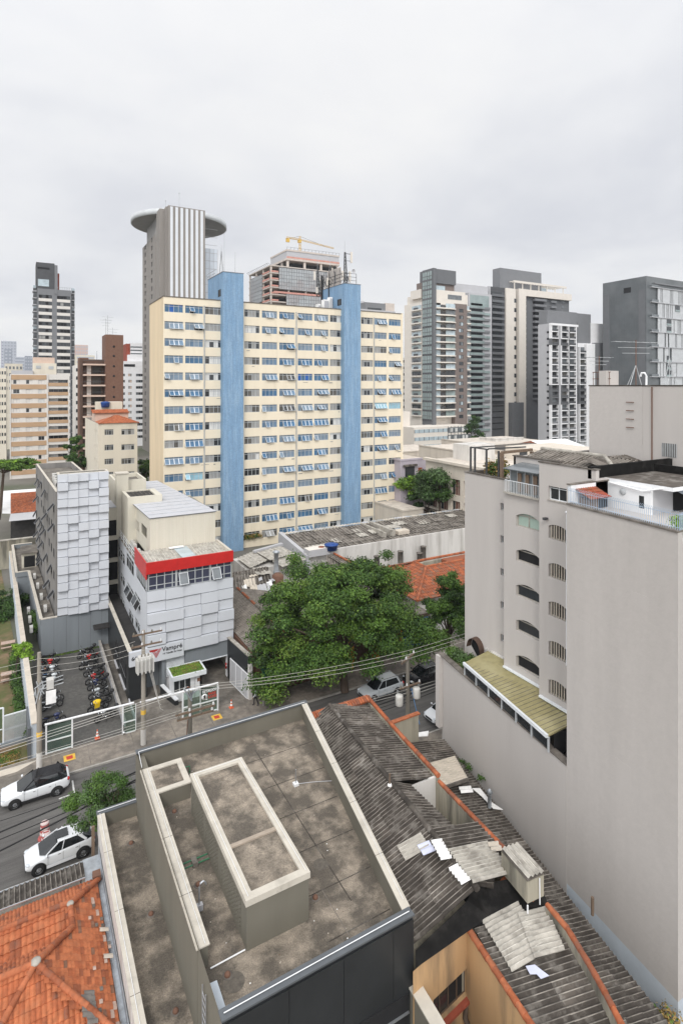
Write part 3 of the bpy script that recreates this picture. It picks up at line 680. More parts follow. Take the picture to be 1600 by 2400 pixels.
b = MB(); pl = lambda uv: hit(uv, (18.9, 34, zr), (-.88, 0, 1.7)) 
NL = Vector((-.3, .05, 1)).normalized()
def patch(b, P0, N, pts, mm, per=.3, lift=.1, amp=.045):
    o, a_, b_ = [hit(c5(*q), P0, N) for q in pts]; o, a_, b_ = [v + Vector((0, 0, lift)) for v in (o, a_, b_)]
    b.corr(o, a_ - o, b_ - o, mm, per, amp, seam=9)
PL, NLs = (rg(24), 24, zr), (-(zr - ze), 0, rg(24) - lx(24)); PR, NR = (rg(24), 24, zr), ((zr - ze), 0, cp(24) - rg(24))
patch(b, PL, NLs, ((600, 1020), (655, 1112), (745, 935)), m['fibro_light'], .18, .13); patch(b, PL, NLs, ((722, 1020), (765, 1085), (795, 988)), m['patch_lilac'], .3, .17)
patch(b, PR, NR, ((905, 1040), (1070, 1250), (1150, 985)), m['fibro_light'], .21, .12)
patch(b, PR, NR, ((1150, 1000), (1185, 1060), (1215, 990)), m['fibro_pale'], .3, .16)
b.build('light_sheet', rf)
for P3_ in (((806, 988), (872, 1112), (872, 975)), ((912, 1160), (998, 1264), (968, 1128))): b = MB(); patch(b, PR, NR, P3_, m['patch_white'], .2, .15, .035); b.build('white_ridge_patch', rf)
b = MB(); p = at(*c5(557, 640), z=7.4); b.tube([p, p + Vector((0, 0, .75))], .05, m['wood'], 6); b.ball(p + Vector((.05, 0, .1)), (.2, .15, .1), m['patch_white'], 8, 5); b.build('vent_pipe', g)
b = MB(); mw = m['mould_wall']                       # street gable and dividing wall
b.prism([(lx(36) + .1, 35.75), (22.55, 35.75), (22.55, 36.0), (lx(36) + .1, 36.0)], 0, 6.95, mw)
ys = [35.75, 31, 26.9]; 
b.prism([(cp(26.9) - .1, 26.9), (cp(26.9) + .15, 26.9), (cp(35.75) + .15, 35.75), (cp(35.75) - .1, 35.75)], 0, 6.85, mw); b.prism([(cp(20) - .1, 20), (cp(20) + .15, 20), (cp(26.88) + .15, 26.88), (cp(26.88) - .1, 26.88)], 0, 6.55, mw)
b.prism([(rg(27) + 1.3, 26.95), (cp(27) - .1, 26.95), (cp(27) - .1, 27.1), (rg(27) + 1.3, 27.1)], 2.5, 6.75, m['old_white']); b.prism([(rg(23.2) + 1.7, 23.1), (cp(23.2) - .1, 23.1), (cp(23.2) - .1, 23.2), (rg(23.2) + 1.7, 23.2)], 2.5, 6.6, m['tar'])
b.prism([(rg(23.2) + 1.64, 23.2), (rg(23.2) + 1.74, 23.2), (rg(27) + 1.34, 27), (rg(27) + 1.24, 27)], 2.5, 6.72, m['coping'])
b.f([(rg(23) + 1.7, 23.2, 2.6), (cp(23), 23.2, 2.6), (cp(27), 27, 2.6), (rg(27) + 1.3, 27, 2.6)], m['concrete_floor'])
b.box(14.4, 17.9, 19.6, 35.7, 0, 6.2, mw); b.build('wall', g)
b = MB(); RT2 = [m['ridge_tile'], m['tile_a'], m['tile_c'], m['tile_c']]
for i in range(24):
    x = lx(36) + .35 + i * .205; b.tube([(x, 35.4, 7.0), (x + .01, 35.78, 7.12), (x + .01, 36.15, 6.98)], .1, RT2[R.randrange(4)], 7)
b.build('tile_coping', g); b = MB(); b.ridge((22.42, 35.9, 6.95), (cp(31), 31, 6.92), .13, RT2, .45); b.ridge((cp(31), 31, 6.92), (cp(26.8), 26.8, 6.9), .13, RT2, .45); b.ridge((cp(26.7), 26.7, 6.6), (cp(21.2), 21.2, 6.6), .12, RT2, .5)
b.build('tile_coping', g); b = MB()
q0 = [at(*c6(*p), z=6.6) for p in ((858, 500), (960, 620), (1070, 800), (1160, 960), (1245, 1125))]
for p, q in zip(q0, q0[1:]): b.ridge(p, q, .12, RT2, .45)
b.build('tile_coping', g)
b = MB(); b.prism([(q.x + dx, q.y) for q, dx in [(q, -.12) for q in q0[::-1]] + [(q, .12) for q in q0]], 0, 6.55, mw); b.build('dividing_wall', g)
# concrete tank with corrugated lid
g2 = thing('water_tank', 'weathered concrete tank with corrugated lid on the old dark roof', 'tank', (20.5, 19.5, 6.5))
P = [at(*c5(*q), z=8.0) for q in ((1400, 1205), (1500, 1160), (1340, 985), (1240, 1020))]
b = MB(); b.prism([(q.x, q.y) for q in P], 6.9, 7.9, mw); b.build('basin', g2)
b = MB(); o = P[3] + Vector((0, 0, .05)); b.corr(o, P[2] - P[3], P[0] - P[3], m['fibro_light'], .2, .045, seam=9); b.prism([(q.x, q.y) for q in P], 7.86, 7.93, m['fibro_mid']); b.build('lid', g2)
b = MB(); q = P[0] * .35 + P[1] * .65 + Vector((.02, -.06, 0)); b.tube([(q.x, q.y, 7.85), (q.x, q.y - .02, 6.7)], .03, m['white_paint'], 6); b.build('pipe', g2); b = MB(); q = P[0]; b.tube([(q.x - .1, q.y - .1, 6.95), (q.x - .1, q.y - .1, 6.6)], .04, m['white_paint'], 6); b.build('pipe', g2)
# peach house, bottom right
g = thing('peach_house', 'peach walled house with corrugated roof and tar valley in the lower right corner', 'house', (18, 15, 0))
eL = [at(*c6(*p), z=5.9) for p in ((440, 632), (735, 1085))]; dL = (eL[1] - eL[0]).normalized(); eL[1] = eL[0] + dL * 9
NO = Vector((-.06, 0, 1)); P0 = Vector((eL[0].x, eL[0].y, 5.95))
def nr(p): return hit(c6(*p), P0, NO.normalized())
A0, A1 = nr((470, 622)), nr((862, 500)); d2 = nr((1240, 1110)) - A1; d1 = nr((735, 1085)) - A0
b = MB()
for k, ms in enumerate((FD,)):
    n = 11; 
    for i in range(2):
        o = A0 + (A1 - A0) * (i * .5); a_ = d1 * 1.3 if i == 0 else (d1 + d2) / 2 * 1.3; b.corr(o, a_, (A1 - A0) * .5, m['fibro'], .235, .045, seam=1.6, ms=[m['fibro_dark'], m['fibro'], m['fibro_dark']])
rf = b.build('roof', g)
b = MB(); o, a_, c_ = nr((510, 592)), nr((672, 868)), nr((700, 490)); b.corr(o + Vector((0, 0, .12)), a_ - o, c_ - o, m['fibro_light'], .21, .045, seam=9)
o, a_, c_ = nr((700, 560)), nr((790, 800)), nr((850, 520)); b.corr(o + Vector((0, 0, .16)), (a_ - o), (c_ - o), m['fibro_light'], .21, .045, seam=9)
b.build('light_sheet', rf)
b = MB(); V = [nr(p) + Vector((0, 0, .14)) for p in ((742, 838), (790, 830), (830, 862), (865, 888), (822, 905), (800, 880), (765, 880))]; b.prism([(v.x, v.y) for v in V[::-1]], [v.z for v in V[::-1]], [v.z + .02 for v in V[::-1]], m['patch_lilac']); b.build('torn_patch', rf)
b = MB(); b.ridge(eL[0] + Vector((0, 0, .1)), eL[1] + Vector((0, 0, .1)), .13, RT2, .45); b.build('tile_edge', rf)
b = MB()                                              # black tar valley
tz = [((165, 735), 6.5), ((165, 830), 6.2), ((430, 605), 6.3), ((470, 622), 6.05), ((700, 490), 6.0), ((770, 545), 5.95), ((860, 490), 6.1), ((830, 420), 6.3), ((660, 360), 6.6), ((460, 395), 6.9), ((440, 470), 6.9)]
V = [at(*c6(*p), z=z) for p, z in tz]; c_ = sum(V, Vector()) / len(V)
b.mesh(V + [Vector((c_.x, c_.y, 6.15))], [(i, (i + 1) % len(V), len(V)) for i in range(len(V))], m['tar'])
c2_ = [(v.x, v.y) for v in V]; b.build('tar_valley', rf)
b = MB()
for p, r_ in (((650, 385), 0), ((790, 450), .6)):
    q = at(*c6(*p), z=6.45)
    for k in range(3): b.bar(q + Vector((-.3, -.1 + k * .14, k * .03)), q + Vector((.25, .02 + k * .14, k * .03)), .13, .05, RT2[k])
b.build('loose_tile', rf)
wl, wr = at(*c6(165, 835), z=6.15), at(*c6(432, 600), z=6.15); U = (wr - wl); Lw = math.hypot(U.x, U.y); U = Vector((U.x / Lw, U.y / Lw, 0)); wl = wl - U * .15
f1 = Fac((wl.x, wl.y), U, Lw + .15, 0, 6.15); 
t_ = t_win(2.2, 1.2, 4, 'frame_brown', ('void', 'glass_dark'), None, .2); f1.win(1.2, 3.0, 2.2, 1.2, t_)
f2 = Fac((wr.x, wr.y), (dL.x, dL.y), 9, 0, 5.95); f2.win(2.3, 2.9, 2.2, 1.3, t_win(2.2, 1.3, 5, 'frame_grey', ('void', 'glass_dark'), .7, .2)); f2.win(6, 2.9, 1.6, 1.3, t_win(1.6, 1.3, 4, 'frame_grey', ('void',), .7, .2))
b = MB(); f1.wall(b, m['peach'], .25); f2.wall(b, m['peach'], .25); b.build('wall', g)
place_all(g, [f1, f2])
for f, a0, w_, z in ((f1, 1.2, 2.2, 3.0), (f2, 2.3, 2.2, 2.9), (f2, 6, 1.6, 2.9)): b = MB(); b.bar(f.P(a0 - .1, z - .08, .06), f.P(a0 + w_ + .1, z - .08, .06), .34, .12, m['brick_red']); b.build('window_sill', g)
b = MB(); b.tube([f2.P(.1, 2.9, .1), f2.P(.2, 2.3, .2), f2.P(.5, 2.0, .15)], .12, m['bark'], 7); b.build('drain_pipe', g)
b = MB(); b.prism([(wl.x, wl.y), (wl.x - 6, wl.y - 12), (wr.x + 3, wr.y - 12), (wr.x, wr.y)], 0, .05, m['concrete_floor']); tag(b.build('back_yard'), kind='structure')
# strip of lower roofs along the grey apartment wall
g = thing('lean_to_roof', 'dark corrugated lean-to roof running along the foot of the grey apartment wall', 'roof', (24, 24, 0))
def lot(Y): return 23.45 + .17 * Y                  # lot wall of the apartment building
b = MB()
def zs(x, Y): return 4.6
slope(b, 35.7, 13.2, 22.2, 20.2, 3.5, lot(35.7) - .15, 24.5, 1.9, FD, seam=1.8, per=.24)
slope(b, 13.2, 6.2, 20.2, 19.0, 3.5, 24.5, 22.6, 1.9, FD, seam=1.8, per=.24); b.build('sheet_roof', g)
b = MB(); b.box(22, 25, 8, 33, 0, 1.6, mw); b.build('wall', g)
def st(p, lift=.0): return hit(c5(*p), (22, 30, 3.5 + lift), (1.6, 0, 6.4))
b = MB(); o, a_, c_ = st((785, 500), .55), st((860, 655), .55), st((955, 450), .55); b.corr(o, a_ - o, c_ - o, m['fibro_pale'], .26, .045, seam=9); b.bar(a_, a_ + (c_ - o), .1, .2, m['fibro_mid']); b.build('pale_sheet', g)
b = MB(); o, a_, c_ = st((975, 640), .2), st((995, 682), .2), st((1050, 632), .2); b.corr(o, a_ - o, c_ - o, m['patch_white'], .26, .04, seam=9); b.build('white_sheet', g)
b = MB(); V = [st(p, .12) for p in ((1060, 650), (1110, 650), (1180, 735), (1250, 782), (1190, 775), (1120, 700))]; b.prism([(v.x, v.y) for v in V[::-1]], [v.z for v in V[::-1]], [v.z + .03 for v in V[::-1]], m['patch_white']); b.build('flashing', g)
p = st((1168, 765)); b = MB(); b.lathe([(.13, 0), (.13, 1.0), (.22, 1.0), (.05, 1.2), (.0, 1.25)], p, m['galv'], 12); b.lathe([(.17, .85), (.17, .95)], p, m['steel'], 12); b.build('flue_pipe', g)
p = at(*c6(1093, 550), z=3.2); b = MB(); b.tube([p, p + Vector((0, 0, .9))], .08, m['wood'], 7); b.build('stub_pipe', g)
b = MB(); V = [st(p, .1) for p in ((585, 335), (795, 300), (790, 330), (600, 345))]; b.prism([(v.x, v.y) for v in V[::-1]], [v.z for v in V[::-1]], [v.z + .06 for v in V[::-1]], m['patch_white']); b.build('ridge_patch', g)
g = thing('yard_wall', 'mouldy low wall with orange tile cap beside the kerb', 'wall', (25, 36, 0))
b = MB(); b.box(22.6, 27.0, 35.9, 36.1, 0, 4.4, mw); b.build('masonry', g); b = MB(); b.bar((22.6, 36, 4.45), (27.1, 36, 4.5), .34, .1, m['ridge_tile']); b.build('tile_cap', g)
# ---------------------------------------------------------------- court buildings beyond the street
def c61(x, y): return x * .2551, 1040 + y * .2551
def c7(x, y): return 200 + x * .2551, 1080 + y * .2551
def q4(x, y): return 240 + x * .20408, 1090 + y * .20408
def text(name, s, p, size, mm, parent, rot=(rad(90), 0, 0), ext=.012, off=0.0, al='LEFT'):
    c = bpy.data.curves.new(name, 'FONT'); c.body = s; c.size = size; c.extrude = ext; c.offset = off; c.align_x = al; c.resolution_u = 3
    o = bpy.data.objects.new(name, c); COL.objects.link(o); o.location = (0, 0, 0); dg = bpy.context.evaluated_depsgraph_get(); dg.update()
    me = bpy.data.meshes.new_from_object(o.evaluated_get(dg)); bpy.data.objects.remove(o); me.materials.clear(); me.materials.append(mm)
    me.transform(Matrix.Translation(Vector(p)) @ Matrix.Rotation(rot[2], 4, 'Z') @ Matrix.Rotation(rot[0], 4, 'X')); me.name = name
    return link(name, me, parent)
def pxwin(f, plane, u0, u1, vt, vb, key_fn, **k):
    """window opening on a facade from its left / right edge columns and the rows of its left edge"""
    P0 = at(u0, vt, **plane); P1 = at(u1, vt, **plane); zb = at(u0, vb, **plane).z
    a0 = (P0 - f.O).dot(f.U); a1 = (P1 - f.O).dot(f.U); w = round(a1 - a0, 2); h = round(P0.z - zb, 2)
    f.win(round(a0, 3), round(zb, 3), w, h, key_fn(w, h), **k)
m = MATS
# --- tower with the white panel facade
g = thing('panel_tower', 'narrow tall grey block whose front is clad in staggered white panels', 'building', (6, 75, 0))
def sk(X, Y): return X - .05 * (Y - 71.3)
FY = 71.3
b = MB(); b.box(3.74, 9.0, FY + .02, 73.0, 4.15, 20.0, m['tower_side'], skip='t'); b.f([(3.74, FY + .02, 19.6), (9, FY + .02, 19.6), (9, 73, 19.6), (3.74, 73, 19.6)], m['dark_roof'])
BL, BR = 3.72, 8.9
poly = [(sk(BL, 73), 73), (sk(BR, 73), 73), (sk(BR, 101), 101), (sk(BL, 101), 101)]
fl = Fac(poly[3], (sk(BL, 73) - sk(BL, 101), -28), math.hypot(28, sk(BL, 73) - sk(BL, 101)), 0, 17.8)
rr = random.Random(5)
for fz in range(6):
    for c in range(10):
        if rr.random() < .22: continue
        w = 1.15; a = 1.2 + c * 2.7 + rr.uniform(-.1, .1)
        fl.win(a, 2.0 + fz * 2.62 + rr.choice((0, .0, .3)), w, 1.05, t_win(w, 1.05, 1, 'frame_dark', ('void', 'glass_dark'), None, .03, ofr='slate3', opn=(0,) if rr.random() < .6 else (), ang=rr.choice((28, 40))))
fl.wall(b, m['tower_side'], .05)
for i in (0, 1, 2): p, q = poly[i], poly[(i + 1) % 4]; b.f([(*p, 0), (*q, 0), (*q, 17.8), (*p, 17.8)], m['tower_side'])
ins = [(p[0] + (.3 if i in (0, 3) else -.3), p[1] + (.1 if i < 2 else -.3)) for i, p in enumerate(poly)]
b.f([(*p, 17.0) for p in ins], m['concrete_floor'])
for i in (1, 2, 3): p, q = ins[i], ins[(i + 1) % 4]; b.f([(*q, 17), (*p, 17), (*p, 17.8), (*q, 17.8)], m['tower_side'])
b.build('wall', g); place_all(g, [fl])
b = MB()
for i in (1, 2, 3):
    p, q, pi, qi = poly[i], poly[(i + 1) % 4], ins[i], ins[(i + 1) % 4]; b.f([(*p, 17.82), (*q, 17.82), (*qi, 17.82), (*pi, 17.82)], m['coping'])
for x0, x1, y0, y1 in ((3.7, 9.02, FY, FY + .22), (3.7, 9.02, 72.8, 73.02), (3.7, 3.96, FY + .22, 72.8), (8.76, 9.02, FY + .22, 72.8)): b.box(x0, x1, y0, y1, 19.99, 20.1, m['coping'])
b.build('coping', g)
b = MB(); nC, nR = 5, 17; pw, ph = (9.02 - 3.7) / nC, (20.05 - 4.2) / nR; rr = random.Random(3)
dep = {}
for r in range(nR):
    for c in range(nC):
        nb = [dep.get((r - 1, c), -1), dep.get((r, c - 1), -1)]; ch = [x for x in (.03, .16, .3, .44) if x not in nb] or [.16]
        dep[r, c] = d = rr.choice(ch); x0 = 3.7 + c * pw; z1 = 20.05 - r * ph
        b.box(x0 + .008, x0 + pw - .008, FY - d, FY + .015, z1 - ph + .05, z1 - .01, m['panel_white']); b.box(x0 + .008, x0 + pw - .008, FY - d + .012, FY + .012, z1 - ph + .006, z1 - ph + .048, m['grey_metal'])  # dark strip under each panel paints the shadow line at its lower edge
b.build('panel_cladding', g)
b = MB(); b.box(2.1, 9.1, FY + .03, FY + .3, 0, 4.12, m['grey_block'])
for x in (3.35, 4.6, 5.85, 7.1, 8.3): b.box(x, x + .03, FY + .022, FY + .032, .1, 4.1, m['grey_metal'])
b.build('base_wall', g)
b = MB(); b.box(7.35, 9.0, FY - 1.3, FY + .02, 2.35, 2.5, m['dark_roof']); b.build('porch_roof', g)
g_ac = 'air conditioner units on the roofs beyond the street'
ACM = None
def ac_mesh():
    b = MB(); b.box(-.42, .42, -.17, .17, .08, .68, m['transf']); b.box(-.36, -.28, -.15, .15, 0, .08, m['frame_grey']); b.box(.28, .36, -.15, .15, 0, .08, m['frame_grey'])
    b.lathe([(.0, -.178), (.2, -.178), (.23, -.185), (.23, -.172)], (-.12, 0, .38), m['plastic_black'], 14, 'y'); b.box(.2, .37, -.175, -.17, .2, .6, m['frame_grey']); return b.data('air_conditioner')
ACM = ac_mesh()
def ac(p, rz, label): return tag(link('air_conditioner', ACM, None, p, rz), label, 'air conditioner', g_ac)
n_ = 0
for r in range(4):
    for c in range(2):
        o = ac((sk(4.9, 80) + c * 1.5, 79.5 + r * 2.2, 17.02), rad(0), 'condenser unit on the roof of the white panelled tower, %s row from the front, %s' % (('first', 'second', 'third', 'fourth')[r], ('left', 'right')[c])); o.scale = (1.5, 1.6, 1.7)
# --- low annex beside it
g = thing('side_annex', 'low annex with bare roof terrace and pale parapet left of the panelled tower', 'building', (2, 85, 0))
b = MB(); po = [(2.1, 71.6), (3.6, 71.6), (sk(3.6, 107), 107), (-.95, 107), (-.35, 91), (1.15, 91)]
b.prism(po, 0, 3.5, m['grey_block'], top=m['concrete_floor']); b.build('wall', g)
b = MB()
for p, q in ((po[0], po[5]), (po[5], po[4]), (po[4], po[3]), (po[3], po[2])): b.bar((*p, 3.83), (*q, 3.83), .3, .64, m['grey_block'])
b.box(2.1, 3.7, 71.34, 71.6, 3.5, 4.12, m['grey_block']); b.build('parapet', g)
b = MB()
for k, (p, q) in enumerate(((po[0], po[5]), (po[5], po[4]), (po[4], po[3]), (po[3], po[2]))): b.bar((*p, 4.18 + .004 * k), (*q, 4.18 + .004 * k), .34, .06, m['coping'])
b.box(2.05, 3.7, 71.3, 71.64, 4.122, 4.2, m['coping']); b.build('coping', g)
b = MB(); b.box(.3, 2.2, 95, 99, 3.5, 5.6, m['cream_white']); b.box(.6, 2.0, 94.95, 94.99, 3.6, 5.2, m['void']); b.box(.15, 2.35, 94.6, 99.2, 5.602, 5.75, m['concrete_floor']); b.build('stair_head', g)
for k in range(4): ac((1.75 - k * .28 + .9, 75.5 + k * 4.5, 3.52 if k > 2 else 3.52), rad(90), 'white condenser on the annex terrace below the tower wall, %s from the front' % ('first', 'second', 'third', 'fourth')[k])
for k in range(3): ac((1.2 - .1 * k, 75 + k * 3.2, 1.6), rad(90), 'condenser hung in the narrow gap beside the boundary wall, %s from the street' % ('first', 'second', 'third')[k])
# --- long boundary wall and garden on the left
def bw(Y): return 1.25 - .0405 * (Y - 52.3)
g = thing('boundary_wall', 'long garden boundary wall with rough pale coping running back from the pole', 'wall', (0, 75, 0))
b = MB(); b.prism([(bw(52.3) - .45, 52.3), (bw(52.3), 52.3), (bw(112), 112), (bw(112) - .45, 112)], 0, 2.8, m['pale_blue_paint']); b.build('masonry', g)
b = MB(); b.prism([(bw(52.2) - .42, 52.2), (bw(52.2) + .06, 52.2), (bw(112) + .06, 112), (bw(112) - .42, 112)], 2.802, 2.9, m['fibro_pale']); b.prism([(bw(53.8) - .6, 52.1), (bw(52) - .44, 52.1), (bw(55.8) - .44, 55.8), (bw(55.8) - .6, 55.8)], 0, 2.6, m['grey_metal']); b.build('coping', g)
g = thing('louvre_gate', 'grey vertical louvre gate in front of the garden', 'gate', (-.5, 54.5, 0))
p, q = at(7.6, 1740, z=.35), at(67, 1722, z=.35); b = MB(); n = 26
for i in range(n + 1): v = p + (q - p) * i / n; b.bar((v.x, v.y, .4), (v.x, v.y, 2.45), .05, .09, m['frame_grey'])
b.build('slat_panel', g)
b = MB(); b.bar((p.x, p.y, 2.5), (q.x, q.y, 2.5), .09, .08, m['frame_white']); b.bar((p.x, p.y, 1.35), (q.x, q.y, 1.35), .06, .14, m['frame_grey']); b.bar((p.x, p.y, .36), (q.x, q.y, .36), .1, .08, m['frame_grey']); b.bar((p.x, p.y, 0), (p.x, p.y, 3.2), .12, .12, m['frame_white'])
b.bar((p.x, p.y, 3.2), (p.x - 3.5, p.y + .2, 3.25), .1, .1, m['frame_white']); b.bar((p.x - .2, p.y - .1, .16), (q.x, q.y - .1, .16), .3, .3, m['grey_block']); b.build('frame', g)
g = thing('glass_front_fence', 'tall pale glazed fence panel left of the louvre gate', 'fence', (p.x - 2, p.y, 0))
M('fence_glass', (.10, .16, .13), .08, .1, 1)
_t = MATS['fence_glass'].node_tree; _o = _t.nodes['Material Output']; _ms = _t.nodes.new('ShaderNodeMixShader'); _tr = _t.nodes.new('ShaderNodeBsdfTransparent'); _tr.inputs[0].default_value = (.84, .92, .88, 1)
_t.links.new(_tr.outputs[0], _ms.inputs[1]); _t.links.new(_t.nodes['Principled BSDF'].outputs[0], _ms.inputs[2]); _ms.inputs[0].default_value = .2; _t.links.new(_ms.outputs[0], _o.inputs[0])
b = MB(); b.box(p.x - 3.4, p.x - .1, p.y + .05, p.y + .07, .3, 3.1, m['fence_glass']); b.build('pane', g)
b = MB(); b.box(p.x - 3.5, p.x - .07, p.y - .02, p.y + .045, .2, .3, m['frame_white']); b.box(p.x - 3.5, p.x - .07, p.y + .0, p.y + .045, 1.4, 1.47, m['frame_white']); b.build('rail', g)
# --- notary office building with the red fascia
g = thing('notary_building', 'four storey office with white staggered panels and red roof fascia, number 64 over its door', 'building', (15, 65, 0))
FY = 57.2; XL, XR = 10.68, 19.2
fl = Fac((XL, 76), (0, -1), 76 - FY, 0, 11.3); PX = dict(X=XL)
wk = lambda n, op=(): (lambda w, h: t_win(w, h, n, 'frame_grey', ('glass_dark', 'void', 'glass_dark'), .7, .02, opn=op, ang=30, ofr='frame_grey'))
pxwin(fl, PX, *[c7(x, 0)[0] for x in (302, 364)], c7(0, 772)[1], c7(0, 868)[1], wk(3)); pxwin(fl, PX, *[c7(x, 0)[0] for x in (380, 447)], c7(0, 832)[1], c7(0, 960)[1], wk(3))
pxwin(fl, PX, *[c7(x, 0)[0] for x in (325, 364)], c7(0, 1012)[1], c7(0, 1098)[1], wk(2)); pxwin(fl, PX, *[c7(x, 0)[0] for x in (388, 446)], c7(0, 1105)[1], c7(0, 1205)[1], wk(2, (0, 1)))
pxwin(fl, PX, *[c7(x, 0)[0] for x in (456, 507)], c7(0, 1188)[1], c7(0, 1295)[1], wk(2, (0, 1)))
for a, c, vt, vb in ((328, 362, 1228, 1320), (403, 443, 1348, 1435), (461, 503, 1428, 1518)): pxwin(fl, PX, c7(a, 0)[0], c7(c, 0)[0], c7(0, vt)[1], c7(0, vb)[1], wk(2))
pxwin(fl, PX, c7(293, 0)[0], c7(308, 0)[0], c7(0, 970)[1], c7(0, 1050)[1], wk(1)); pxwin(fl, PX, c7(293, 0)[0], c7(308, 0)[0], c7(0, 1180)[1], c7(0, 1270)[1], wk(1))
gb0 = at(c7(468, 0)[0], 0, X=XL).y; fl.h.append((76 - gb0, 76 - FY - .3, 9.95, 11.28))
b = MB(); fl.wall(b, m['panel_white'], .05)
b.f([(XL, 76, 0), (XR, 76, 0), (XR, 76, 12.6), (XL, 76, 12.6)][::-1], m['cream_white']); b.f([(XR, FY, 0), (XR, 76, 0), (XR, 76, 12), (XR, FY, 12)], m['cream_white'])
b.box(XL + .2, XR - .02, FY + .35, FY + .5, 10.1, 12, m['void']); b.box(XL + .3, XR - .02, FY, FY + .36, 3.8, 10.1, m['grey_block']); b.box(XL, XL + .3, FY - .001, FY + .36, 3.8, 10.1, m['grey_block'], skip='l')
b.f([(XL, 63.4, 11.3), (XL + 1.25, 63.4, 11.3), (XL + 1.25, 76, 11.3), (XL, 76, 11.3)], m['concrete_floor'])
b.box(14.3, XR - .15, FY + .0, FY + .36, 2.3, 3.79, m['grey_block']); b.box(14.0, XR - .1, FY - .12, FY + .3, 2.24, 2.3, m['frame_white'])
b.box(10.7, 12.3, FY + 1.8, FY + 1.9, 0, 3.6, m['grey_block']); b.box(12.1, 12.45, FY + .02, FY + 1.8, 0, 3.6, m['grey_block']); b.box(12.45, 14.3, FY + .3, FY + .36, 0, 1.4, m['white_paint'])
b.box(15.0, XR - .1, FY + 6, FY + 6.1, 0, 2.3, m['void']); b.box(14.3, 15.0, FY + .05, FY + 6, 0, 2.28, m['white_paint']); b.box(XR - .6, XR - .12, FY + .02, FY + .5, 0, 2.24, m['white_paint'])
b.build('wall', g); place_all(g, [fl])
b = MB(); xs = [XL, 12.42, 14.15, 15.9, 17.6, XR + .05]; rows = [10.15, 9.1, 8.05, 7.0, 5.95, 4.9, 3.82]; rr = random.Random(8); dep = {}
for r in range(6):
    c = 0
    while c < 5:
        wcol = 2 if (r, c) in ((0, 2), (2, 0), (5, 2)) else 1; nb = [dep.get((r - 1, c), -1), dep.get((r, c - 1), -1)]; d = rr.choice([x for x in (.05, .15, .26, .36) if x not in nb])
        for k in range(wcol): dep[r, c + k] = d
        if not (r == 5 and c < 2): b.box(xs[c] + .01, xs[min(c + wcol, 5)] - .01, FY - d, FY - .004, rows[r + 1] + .055, rows[r] - .012, m['panel_white']); b.box(xs[c] + .01, xs[min(c + wcol, 5)] - .01, FY - d + .012, FY - .004, rows[r + 1] + .01, rows[r + 1] + .053, m['grey_metal']) if not (r == 5 and c < 2) else None  # thin dark strips below the panels stand in for their shadow
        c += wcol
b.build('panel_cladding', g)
b = MB(); z0, z1 = 10.12, 11.9; fm = m['frame_grey']; b.box(XL + .25, XR - .1, FY + .2, FY + .22, z0, z1, m['glass_navy'])
for i in range(12): x = XL + .2 + i * (XR - XL - .3) / 11; b.box(x - .04, x + .04, FY + .1, FY + .195, z0, z1, fm)
for z in (z0 + .03, 10.6, 11.45): b.box(XL + .2, XR - .1, FY + .12, FY + .19, z - .03, z + .03, fm)
for x in (13.5, 16.9): b.box(x - .1, x + .1, FY + .08, FY + .192, z0, z1, fm)
for x in (13.75, 17.05):                               # two pushed-open sashes
    P = [(x, FY + .08, 11.4), (x + .85, FY + .08, 11.4), (x + .85, FY - .5, 10.45), (x, FY - .5, 10.45)]; b.mesh(P, [(0, 1, 2, 3)], m['glass_grey'])
    for i in range(4): b.bar(P[i], P[(i + 1) % 4], .05, .05, m['frame_white'])
b.box(XL + .19, XL + .21, FY + .3, gb0, z0 - .1, 11.28, m['glass_dark'])
for i in range(7): y = FY + .25 + i * (gb0 - FY - .3) / 6; b.box(XL + .08, XL + .185, y - .03, y + .03, z0 - .15, 11.28, fm)
b.build('ribbon_window', g)
b = MB(); b.box(XL - .08, XR + .02, FY - .2, FY - .02, 11.86, 12.96, m['red_fascia']); b.box(XL - .1, XL - .0, FY - .02, 63.4, 11.3, 12.95, m['red_fascia'])
for x in (11.6, 13.5, 15.4, 17.2): b.box(x, x + .02, FY - .206, FY - .2, 11.87, 12.95, m['logo_red'])
b.build('fascia', g)
b = MB(); b.corr((XL + .02, FY - .02, 12.45), (XR - XL - .1, 0, 0), (0, 4.85, .35), m['fibro_light'], per=.35, amp=.03, seam=9); b.box(14.2, 15.6, FY + .1, 61.8, 12.75, 12.79, m['glass_pale']); b.box(13.7, 15.2, 61.2, 61.6, 12.85, 12.95, m['patch_white']); b.box(XR - .3, XR - .05, FY, 62, 12.5, 12.98, m['coping']); b.build('lower_roof', g)
fu = Fac((11.9, 73), (0, -1), 11, 12.0, 16.05); pu = dict(X=11.9)
pxwin(fu, pu, c7(435, 0)[0], c7(492, 0)[0], c7(0, 505)[1], c7(0, 590)[1], lambda w, h: t_win(w, h, 2, 'frame_grey', ('glass_dark',), None, .02, opn=(0, 1), ang=25, ofr='frame_grey')); pxwin(fu, pu, c7(514, 0)[0], c7(564, 0)[0], c7(0, 565)[1], c7(0, 658)[1], lambda w, h: t_win(w, h, 2, 'frame_grey', ('void',), None, .02, opn=(1,), ang=20, ofr='frame_grey'))
b = MB(); fu.wall(b, m['cream_white'], .05); b.box(11.9, 18.85, 62, 73, 12.0, 16.05, m['cream_white'], skip='lt'); b.box(12.5, 17.9, 73, 86, 12.0, 16.0, m['cream_white'], skip='t')
for i in range(9): b.box(12.6 + i * .72, 12.63 + i * .72, 61.985, 62, 12.7, 16, m['ivory'])
b.build('upper_wall', g)
